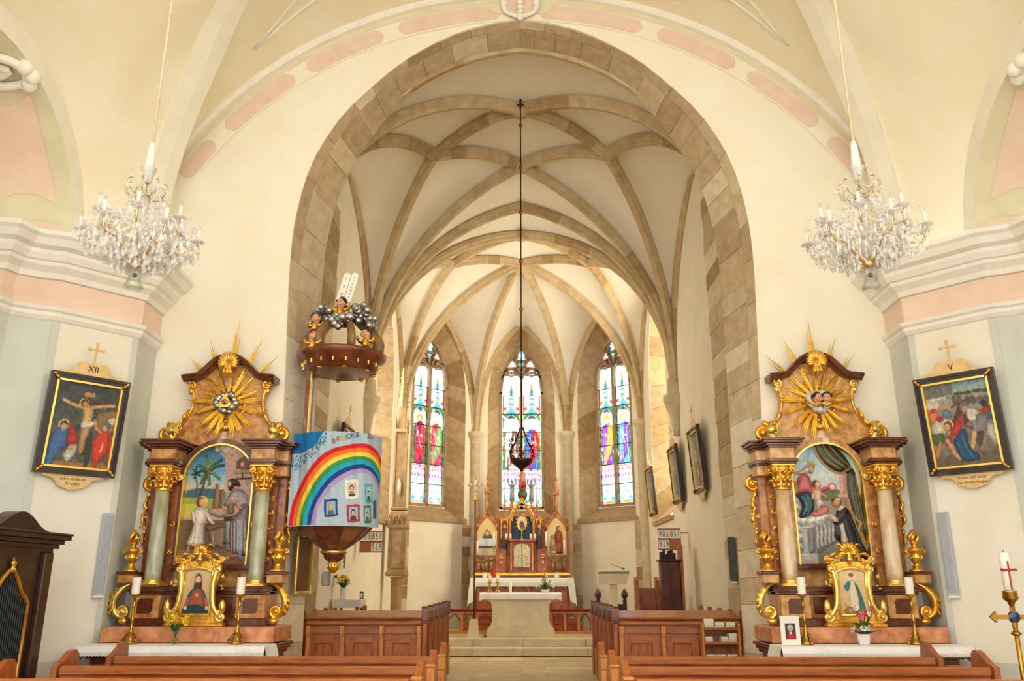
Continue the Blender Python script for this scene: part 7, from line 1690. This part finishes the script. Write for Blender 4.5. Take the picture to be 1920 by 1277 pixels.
for s in(-1,1):
    xc=s*.88; zb=z1; ztn=hz(985); zg=hz(962)
    m=MB(); m.box((xc,.18,(zb+hz(972))/2),(.62,.28,hz(972)-zb),.006); sh=P(m,'side_shrine',wr)
    c=Cv(40,76,1.2,(226,196,120)); c.grad((232,206,136),(206,170,96))
    if s<0: c.blob([(10,44),(16,30),(20,26),(26,34),(30,44)],(110,80,50),shade=.2); c.poly([(2,44),(38,44),(38,60),(2,60)],(206,214,220)); c.poly([(2,58),(38,58),(38,63),(2,63)],(90,60,50)); c.ell(20,34,4,5,(206,170,130)); c.poly([(2,63),(38,63),(38,76),(2,76)],(196,180,150))
    else: c.fig(24,72,52,(170,80,50),h=.8); c.fig(12,74,36,(206,190,150),h=.6); c.ell(10,30,6,8,(206,200,170)); c.ell(12,62,8,6,(150,130,90))
    ob('shrine_relief',c.mesh('shrine_relief',.5,hz(966)-zb-.02,.06,VCR,mask=lambda x,z,h=hz(966)-zb-.02: z<h-.22 or abs(x)<.25*(h-z)/.22+.02),t,loc=(xc,.02,zb+.01-.3))
    m=MB(); 
    for q in(-1,1): m.tube([(xc+q*.29,.02,ztn-.12),(xc+q*.2,.0,ztn+.08),(xc,.0,zg+.06)],.022,5); m.tube(smoothc([(xc+q*.25,.0,ztn-.12),(xc+q*.2,.0,ztn+.02),(xc,.0,zg-.06)],10),.014,5)
    for k in range(5): f=k/5; 
    P(m,'gable',woodg)
    for q in(-1,1):
        m=MB()
        for k in range(4): f=(k+.5)/4; volute(m,(xc+q*.29*(1-f),-.01,ztn-.05+(zg-ztn+.1)*f),.03,1.1,k,q,.008,10)
        P(m,'crockets',gold)['kind']='stuff'
    # turret above the gable
    zt_=hz(925 if s<0 else 927); m=MB()
    for q in(-1,1): 
        for yy in(-1,1): m.box((xc+q*.055,.14+yy*.055,(zg+zt_)/2),(.02,.02,zt_-zg+.06),.002)
    m.box((xc,.14,zt_+.03),(.16,.16,.07),.006); m.box((xc,.14,zg+.0),(.17,.17,.05),.006); P(m,'turret',woodg)
    m=MB(); m.lathe([(0,zg+.02),(.03,zg+.03),(.025,zg+.2),(.035,zg+.26),(.015,zg+.3),(.022,zg+.34),(0,zg+.37)],8,(xc,.14,0)); P(m,'turret_statue',gold)
    pinn('turret_spire',xc,.14,zt_+.06,hz(869),.06)
    for q in(-1,1): pinn('corner_pinnacle',xc+q*.075,.14,zt_+.0,hz(907),.03,cross=False)
    for px in((931,1020) if True else ()): pass
for px,py,w in((931,934,.05),(1020,935,.05),(1059,934,.05),(894,937,.05)): pinn('pinnacle',hx(px),.1,hz(1040),hz(py),w)
for px,py in((944,903),(1006,903)): pinn('slim_pinnacle',hx(px),.16,hz(985),hz(py),.04); 
for px in(938,950,1000,1012):
    m=MB(); m.lathe([(.022,hz(1012)),(.015,hz(1008)),(.015,hz(980)),(.026,hz(975))],8,(hx(px),.02,0)); P(m,'colonnette',gold)
# statue niches between the centre and the shrines
for s in(-1,1):
    xc=s*.44; m=MB(); m.box((xc,.2,(z1+hz(975))/2),(.26,.22,hz(975)-z1),.006); P(m,'statue_niche',wr)
    m=MB(); m.tube(smoothc([(xc-.11,.06,hz(990)),(xc-.07,.04,hz(980)),(xc,.03,hz(972)),(xc+.07,.04,hz(980)),(xc+.11,.06,hz(990))],12),.02,5); acanth(m,(xc,.04,hz(972)),.1,.08,31+s,6); P(m,'niche_canopy',gold)
    zb=hz(1031); m=MB(); m.lathe([(.07,zb),(.075,zb+.1),(.06,zb+.3),(.07,zb+.42),(.045,zb+.5),(.02,zb+.52)],10,(xc,.03,0),sy=.7); 
    stt=P(m,'niche_statue',mat('statue_robe',(150,110,110) if s>0 else (100,84,84),.5,.1,.3,10)); m=MB(); m.ball((xc,.02,zb+.57),.045,8,6,(.9,.9,1.15)); P(m,'statue_head',skin)
# centre: dark blue niche with oval icon, gable above
za,zb=zt1+.02,hz(968); m=MB(); m.box((0,.2,(za+zb)/2),(.62,.26,zb-za),.004); P(m,'centre_niche',mat('niche_blue',(40,62,84),.6,0,.2,10))
for s in(-1,1):
    m=MB(); m.box((s*.3,.08,(za+hz(960))/2),(.06,.14,hz(960)-za),.008); P(m,'niche_post',woodg)
    pinn('niche_pinnacle',s*.3,.08,hz(968),hz(942),.05,cross=False)
gp=smoothc([(-.31,hz(972)),(-.26,hz(958)),(-.13,hz(944)),(0,hz(932))],12); gp=[(a,b) for a,b in gp]; full=gp+[(-a,b) for a,b in gp[::-1][1:]]
m=MB(); inn=[(a*.78,b-.09) for a,b in full]; m.prism(full+inn[::-1],.0,.2); P(m,'centre_gable',woodg)
m=MB(); 
for k in range(9): a=PI*(k+.5)/9; volute(m,(.2*math.cos(a),-.01,hz(962)+.28*math.sin(a)),.04,1.2,k,1,.012,12)
m.tube([(a,-.005,b-.02) for a,b in full],.014,5); P(m,'gable_foliage',goldb)
zc_=hz(980); c=Cv(36,48,1.3,(226,206,170)); c.grad((236,220,186),(206,180,140)); c.blob([(10,44),(12,24),(18,14),(26,24),(28,44)],(110,80,60),shade=.2); c.ell(19,16,4,5,(214,170,140)); c.ell(14,30,5,6,(90,70,60))
ob('icon',c.mesh('icon',.24,.34,.02,VCR,mask=lambda x,z:(x/.115)**2+((z-.17)/.165)**2<1),t,loc=(0,.05,zc_-.17-.3))
m=MB(); m.tube([(.125*math.cos(a),.05,zc_+.175*math.sin(a)) for a in np.linspace(0,2*PI,24)],.018,6,cap=False)
for k in range(14): a=k*2*PI/14; m.tube([(.13*math.cos(a),.05,zc_+.18*math.sin(a)),(.18*math.cos(a),.04,zc_+.24*math.sin(a))],[.016,.004],5)
P(m,'icon_frame',gold); m=MB(); m.lathe([(.07,za),(.075,za+.02),(.02,za+.05),(.014,za+.12),(.03,za+.15),(.012,za+.2),(.02,zc_-.17)],10,(0,.03,0)); P(m,'monstrance_stem',silver)
# figures crowning the gable
zq=hz(945); m=MB(); m.lathe([(.1,zq-.02),(.11,zq+.06),(.07,zq+.1),(.12,zq+.2),(.13,zq+.28),(.08,zq+.36),(.05,zq+.4)],12,(.02,.15,0)); P(m,'crowning_pedestal',mat('pedestal_green',(92,92,64),.5,.2,.2,10))
m=MB(); m.lathe([(.1,zq+.38),(.11,zq+.5),(.07,zq+.66),(.085,zq+.74),(.05,zq+.82),(.02,zq+.84)],10,(.02,.15,0),sy=.8); cs=P(m,'crowning_statue',mat('statue_red',(150,80,50),.5,.1,.3,9,c2=(190,150,110))); m=MB(); m.ball((.02,.13,zq+.9),.06,8,6); P(m,'statue_head',skin)
m=MB(); m.lathe([(.06,zq+.42),(.07,zq+.5),(.05,zq+.56),(.0,zq+.56)],10,(.06,-.02,0)); P(m,'red_votive',redm)
for s in(-1,1):
    xs=s*.25; zb=hz(939); m=MB(); m.lathe([(.05,hz(965)),(.02,hz(962)),(.018,hz(945)),(.05,zb-.02),(.06,zb)],8,(xs,.15,0)); P(m,'angel_column',gold)
    m=MB(); m.lathe([(.065,zb),(.06,zb+.15),(.05,zb+.32),(.06,zb+.4),(.03,zb+.46)],10,(xs,.15,0),sy=.75); an=P(m,'angel_statue',mat('angel_grey',(150,160,156),.5,0,.15,9)); m=MB(); m.ball((xs,.14,zb+.51),.042,8,6)
    for q in(-1,1): leafs(m,[(xs+q*.03,.19,zb+.36),(xs+q*.1,.2,zb+.46),(xs+q*.08,.2,zb+.66)],.035,8,.4)
    leafs(m,[(xs,.1,zb+.34),(xs-s*.05,.06,zb+.42),(xs-s*.03,.06,zb+.5)],.018,6); P(m,'angel_head_and_wings',MATS['angel_grey'])
# linen and candles of the high altar
tc=thing('high_altar_cloth','long white lace cloth hanging down both ends of the high altar','tablecloth',(0,YH,zm+.006)); m=MB()
m.grid([[(x,.1,0),(x,-.44,0),(x,-.455,-.03),(x,-.46,-.12)] for x in np.linspace(-1.27,1.27,30)],True)
for s in(-1,1): m.grid([[(s*1.27,y,0),(s*1.29,y,-.1),(s*(1.31+.012*math.sin(y*30)),y,-.4),(s*(1.33+.015*math.sin(y*30)),y,-.66)] for y in np.linspace(-.46,.1,12)],True); m.grid([[(s*1.27,-.456,-.0),(s*1.10,-.462,-.0)],[(s*1.3,-.462,-.3),(s*1.14,-.466,-.3)],[(s*1.33,-.465,-.62),(s*1.18,-.468,-.55)]],True)
m.obj('linen',cloth,tc); m=MB(); m.grid([[(x,-.461,-.118),(x,-.465,-.2-.008*abs(math.sin(x*40)))] for x in np.linspace(-1.2,1.2,120)],False); m.obj('lace_edge',lace,tc)
def hcandle(px,pyb,pyt,nm,yy,r=.026):
    z0=hz(pyb,YH+yy); h=hz(pyt,YH+yy)-z0; c=thing('tall_candle',nm,'candle',(float(PY(px,pyb,YH+yy)[0]),YH+yy,z0)); m=MB(); m.lathe([(0,0),(r,0),(r*.9,h-.004),(0,h)],10); m.obj('wax',wax,c); m=MB(); m.lathe([(r*1.9,-.03),(r*2,-.012),(r*1.1,0),(r*.5,0)],10); m.tube([(0,0,-.3 if pyb>1030 else -.12),(0,0,-.02)],.01,6); m.obj('candle_holder',brass,c)
for px,b,tp,nm in((895,1040,1014,'tall thin candle at the processional-cross end of the high altar'),(926,1025,998,'tall candle between the left shrine relief and statue niche'),(1024,1024,997,'tall candle beside the red-robed shrine relief'),(1058,1040,1013,'tall thin candle at the lectern end of the high altar')):
    hcandle(px,b,tp,nm.replace('left shrine','tomb'),-.12)
for px,nm in((949,'short candle beside the dark-robed niche statue'),(957,'short candle on the dark-robed statue side of the blue niche'),(995,'short candle on the pink-robed statue side of the blue niche'),(1003,'short candle beside the pink-robed niche statue')): hcandle(px,1010,1001,nm,-.13,.03)
for px,m_,nm,lab in((909,wax,'jar_candle','squat white candle on the high altar beside the red votive lamp'),(924.5,redm,'votive_lamp','small red votive lamp on the high altar'),(1044,wax,'jar_candle','squat white candle on the lectern end of the high altar')):
    z0=zm+.012; c=thing(nm,lab,'candle',(float(PY(px,1080,YH-.3)[0]),YH-.3,z0)); m=MB(); m.lathe([(0,0),(.05,0),(.06,.03),(.055,.1),(.05,.12),(0,.115)],12); m.obj('body',m_,c); m=MB(); m.tube([(0,0,.11),(0,0,.14)],.004,5); m.obj('wick',black,c)
# ================================================================ CHANCEL RIGHT: lectern, seats, cabinet
x=float(PY(1148,1100,17.2)[0]); zt=float(PY(1148,1076,17.2)[2])
t=thing('stone_lectern','white stone lectern with slanted desk and gooseneck microphone','lectern',(x,17.0,0)); 
m=MB(); m.box((0,0,zt/2-.1),(.15,.13,zt-.2),.01); m.obj('column',altst,t); m=MB(); m.box((0,0,.03),(.4,.36,.06),.01); m.obj('base',altst,t)
m=MB(); m.prism([(-.30,zt-.2),(.24,zt-.2),(.31,zt),(-.31,zt)],-.14,.16); m.obj('desk',altst,t); m=MB(); m.box((0,0,zt+.012),(.64,.4,.03),.006,m=Matrix.Rotation(R(-14),4,'X')); m.obj('desk_top',white,t)
m=MB(); m.tube(smoothc([(.3,.1,zt+.03),(.2,.1,zt+.1),(-.02,.0,zt+.18)],10),.005,5); m.obj('gooseneck',iron,t); m=MB(); m.tube([(.2,.08,zt+.1),(.32,.06,zt+.02)],[.022,.012],8); m.obj('microphone',black,t)
# bench with knob finials behind the lectern
x=float(PY(1150,1120,18.6)[0]); t=thing('finial_bench','dark wooden bench with round carved finials behind the lectern','bench',(x,19.0,.3)); dw=mat('bench_dark',(70,42,30),.4,0,.2,8)
m=MB(); m.box((0,0,.42),(.52,.05,.46),.006); m.obj('back',mat('bench_back',(44,44,52),.6),t); m=MB(); m.box((0,-.2,.3),(.56,.4,.05),.008); m.obj('seat',dw,t)
for s in(-1,1):
    m=MB(); m.box((s*.29,0,.36),(.08,.08,.72),.006); m.lathe([(.03,.70),(.05,.73),(.03,.76),(.07,.80),(.075,.86),(.05,.92),(.015,.97),(0,.98)],10,(s*.29,0,0)); m.obj('finial_post',dw,t); m=MB(); m.box((s*.27,-.36,.15),(.06,.06,.3),.006); m.obj('leg',dw,t)
# wooden prie-dieu style seat
x=float(PY(1212,1110,16.2)[0]); t=thing('panelled_seat','brown panelled wooden seat with two rounded shoulders','chair',(x,16.2,0)); zt=float(PY(1212,1088,16.2)[2])
m=MB(); m.box((0,.0,zt*.45),(.34,.05,zt*.9),.006); m.obj('back',woodv,t); m=MB(); m.box((0,-.2,.42),(.42,.4,.04),.008); m.obj('seat',woodp,t)
for s in(-1,1): m=MB(); m.prism([(-.36,0),(.06,0),(.06,zt),(.02,zt+.05),(-.06,zt+.06),(-.16,zt+.0),(-.2,zt-.1),(-.36,.6)],s*.19-.03,s*.19+.03,'yz'); m.obj('side_panel',woodv,t)
# dark cabinet with books on top
x=float(PY(1259,1100,15.3)[0]); Yb=15.3; zb=float(PY(1259,1052,Yb)[2]); t=thing('sacristy_cabinet','dark red-brown cabinet with curtained front against the chancel wall','cabinet',(x,Yb,0)); mh=mat('mahogany',(92,40,28),.3,0,.25,6,c2=(62,24,18),coat=.3)
m=MB(); m.box((0,.12,zb/2),(.34,.28,zb),.01); m.obj('body',mh,t); m=MB(); m.box((0,.1,zb+.012),(.42,.36,.03),.008); m.obj('top',mh,t)
for s in(-1,1):
    m=MB(); m.box((s*.085,-.03,zb*.5),(.15,.025,zb*.84),.006); d=m.obj('door',mh,t); m=MB(); m.ball((s*.02,-.05,zb*.52),.012,8,5); m.obj('knob',brass,d)
m=MB(); m.box((.2,.1,zb*.58),(.05,.3,zb*1.16),.012); m.obj('side_board',woodp,t)
hb=[(.05,.13),(.04,.17),(.035,.09),(.04,.15),(.05,.16),(.04,.11)]; xx=-.17
for i,(w_,h_) in enumerate(hb):
    b=thing('dark_book','dark bound book on the red-brown cabinet, %s from the lectern'%('first','second','third','fourth','fifth','sixth')[i],'book',(x+xx+w_/2,Yb+.06,zb+.028),0,'books on the cabinet'); m=MB(); m.box((0,0,h_/2),(w_,.12,h_),.003); m.obj('cover',mat('book_dark',(44,30,30),.6,0,.3,20),b); m=MB(); m.box((0,-.0,h_/2+.004),(w_*.6,.1,h_-.004),.001); m.obj('pages',pg,b); xx+=w_+.004
# ---- hymn number boards
def hymn(px,py,Yb,order,label,rz=0):
    x,z=at(px,py,Yb); t=thing('hymn_board',label,'sign',(x,Yb,z-.19),rz); w_,h_=.43,.38
    m=MB(); m.box((0,0,h_/2),(w_,.02,h_),.004); m.obj('board',mat('board_brown',(176,110,50),.5,0,.1,6),t)
    red=mat('board_edge',(150,70,40),.5)
    for z_ in(0,h_/2,h_): m=MB(); m.box((0,-.013,z_),(w_,.01,.012),.002); m.obj('rail',red,t)
    for r_,row in enumerate(order):
        for c_,n in enumerate(row):
            if not n: continue
            xc=(-.5+c_)*w_*.49; zc_=h_*(.75-.5*r_); 
            m=MB(); m.box((xc,-.013,zc_),(.2,.006,.158),.001); cd_=m.obj('number_card',white,t)
            for k,ch in enumerate(n):
                xk=xc+(k-1)*.064; o=pobj('digit',ch,.15,mat('ink_black',(30,24,20)),cd_,(xk,-.0165,zc_),(PI/2,0,0),.0008); o.scale=(.62,1.15,1)
    sg=1 if x>0 else -1; d_=XC-abs(x); m=MB(); m.box((sg*(d_/2+.05),.02,h_*.8),(d_+.08,.02,.02),.003); m.obj('wall_arm',iron,t)
hymn(696,1016,15.9,(('903','851'),('','919')),'hymn board with 919 under 851, below the rainbow banner'); hymn(1255,1011,15.9,(('903','851'),('919','')),'hymn board with 919 under 903, above the cabinet')
# ================================================================ CHANCEL LEFT: side table with tulips, sacrament house
x=float(PY(655,1125,14.2)[0]); zt=float(PY(655,1124,14.2)[2]); t=thing('side_table','small table under a white lace cloth by the chancel wall','table',(x,14.2,0))
m=MB(); m.box((0,0,zt-.03),(.42,.5,.04),.006); m.obj('table_top',woodp,t)
for a in(-1,1):
    for b in(-1,1): m=MB(); m.box((a*.17,b*.2,(zt-.05)/2),(.04,.04,zt-.05),.004); m.obj('leg',woodv,t)
c=thing('side_table_cloth','white lace cloth on the small table with the tulips','tablecloth',(x,14.2,zt-.005)); m=MB(); m.box((0,0,0),(.45,.53,.012),.004); m.obj('linen',cloth,c); m=MB(); m.box((0,-.266,-.06),(.44,.005,.12)); m.obj('lace_front',lace,c); m=MB(); m.box((.226,0,-.06),(.005,.52,.12)); m.obj('lace_side',lace,c)
x2=float(PY(643,1118,14.15)[0]); t=thing('tulip_vase','glass vase of yellow and dark red tulips on the small lace-covered table','flowers',(x2,14.15,zt+.004)); m=MB(); m.lathe([(0,0),(.05,0),(.055,.05),(.045,.12),(.06,.18),(.055,.18),(.04,.12)],12); m.obj('vase',mat('milk_glass',(226,230,220),.2,0,.05),t); tul=mat('tulip_red',(120,40,60),.5)
flowers(t,12,.13,.2,[yellowf,tul,orf,yellowf],31,.17,14,.034)
x3=float(PY(686,1120,14.3)[0]); t=thing('small_lantern','tiny metal lantern on the edge of the small lace-covered table','lantern',(min(x3,x+.2),14.2,zt+.004)); m=MB(); m.box((0,0,.005),(.06,.06,.01),.002)
for a in(-1,1):
    for b in(-1,1): m.box((a*.024,b*.024,.05),(.006,.006,.09))
m.box((0,0,.1),(.06,.06,.01),.002); m.lathe([(.03,.105),(.005,.13)],4); m.obj('cage',iron,t); m=MB(); m.lathe([(0,.01),(.015,.01),(.015,.06),(0,.062)],8); m.obj('candle',wax,t)
# sacrament house: slender Gothic stone tower on the apse corner
ys=19.0; xs=float(PY(742,1000,ys)[0])+.06; t=thing('sacrament_house','slender Gothic stone sacrament tower with pinnacles beside the apse window','tabernacle tower',(xs,ys,.3)); st=STONE[3]
def zz(py): return float(PY(742,py,ys)[2])-.3
m=MB(); m.lathe([(.2,0),(.2,.08),(.12,.14),(.11,.2),(.13,zz(1085)),(.17,zz(1082))],8,sm=False,m=Matrix.Rotation(PI/8,4,'Z')); m.obj('twisted_foot',STONE[3],t)
m=MB(); m.box((0,0,zz(1076)),(.46,.42,.1),.02); m.box((0,0,zz(1070)),(.4,.38,.08),.015); m.obj('base_moulding',st,t)
za,zb_=zz(1066),zz(990); m=MB(); m.box((0,0,(za+zb_)/2),(.36,.34,zb_-za),.01); m.obj('shrine_body',STONE[1],t)
for s in(-1,1): m=MB(); m.box((s*.17,-.16,(za+zb_)/2),(.05,.06,zb_-za),.008); m.obj('corner_shaft',st,t)
m=MB(); m.box((0,-.175,(za+zb_)/2),(.2,.012,(zb_-za)*.8),.004); m.obj('shrine_door',STONE[4],t)
m=MB(); m.box((0,0,zb_+.03),(.46,.42,.08),.015); 
for k in range(4):
    x_=-.18+.12*k; m.tube(smoothc([(x_-.06,-.2,zb_+.05),(x_-.03,-.21,zb_+.18),(x_,-.22,zb_+.3)],8),.02,5); m.tube(smoothc([(x_+.06,-.2,zb_+.05),(x_+.03,-.21,zb_+.18),(x_,-.22,zb_+.3)],8),.02,5)
m.box((0,0,zb_+.2),(.36,.34,.3),.01); m.obj('tracery_band',STONE[1],t)
za2,zb2=zz(955),zz(815); m=MB(); m.box((0,0,(za2+zb2)/2),(.24,.22,zb2-za2),.008); m.box((0,0,za2),(.36,.32,.06),.01); m.obj('tower_stage',STONE[3],t)
for s in(-1,1): m=MB(); m.box((s*.13,-.1,(za2+zb2)/2+.05),(.05,.05,zb2-za2+.1),.006); m.lathe([(.045,zb2+.1),(.005,zb2+.4)],4,(s*.13,-.1,0)); m.obj('tower_pinnacle',st,t)
m=MB(); m.lathe([(.03,za2+.3),(.04,za2+.5),(.03,za2+.62),(.0,za2+.68)],8,(0,-.13,0)); m.obj('tower_statue',STONE[5],t)
zc2=zz(692); m=MB(); m.box((0,0,zb2+.08),(.3,.28,.08),.01); m.box((0,0,(zb2+zz(760))/2),(.17,.16,zz(760)-zb2),.006); m.lathe([(.13,zz(765)),(.1,zz(755)),(.05,zc2-.05),(.02,zc2)],4,sm=False)
for k in range(6):
    f=(k+.5)/6; r=.12*(1-f)+.03; z=zz(760)+(zc2-zz(760))*f
    for a in range(4): m.ball((r*math.cos(a*PI/2),r*math.sin(a*PI/2),z),.025,6,4)
m.ball((0,0,zc2),.04,8,5); m.obj('spire',STONE[1],t)
# bell pull beside the sacrament house
x,z=at(661,1040,14.6); t=thing('bell_pull','long embroidered bell pull with an iron ring on the chancel wall','bell pull',(-XC+.06,14.6,z-.3)); m=MB(); m.box((0,0,.65),(.03,.07,1.0),.004); m.obj('band',mat('bell_band',(120,66,36),.8,0,.4,40,c2=(190,140,80)),t); m=MB(); m.tube([(0,.03*math.cos(a),.11+.035*math.sin(a)) for a in np.linspace(0,2*PI,14)],.008,5,cap=False); m.obj('ring',iron,t)
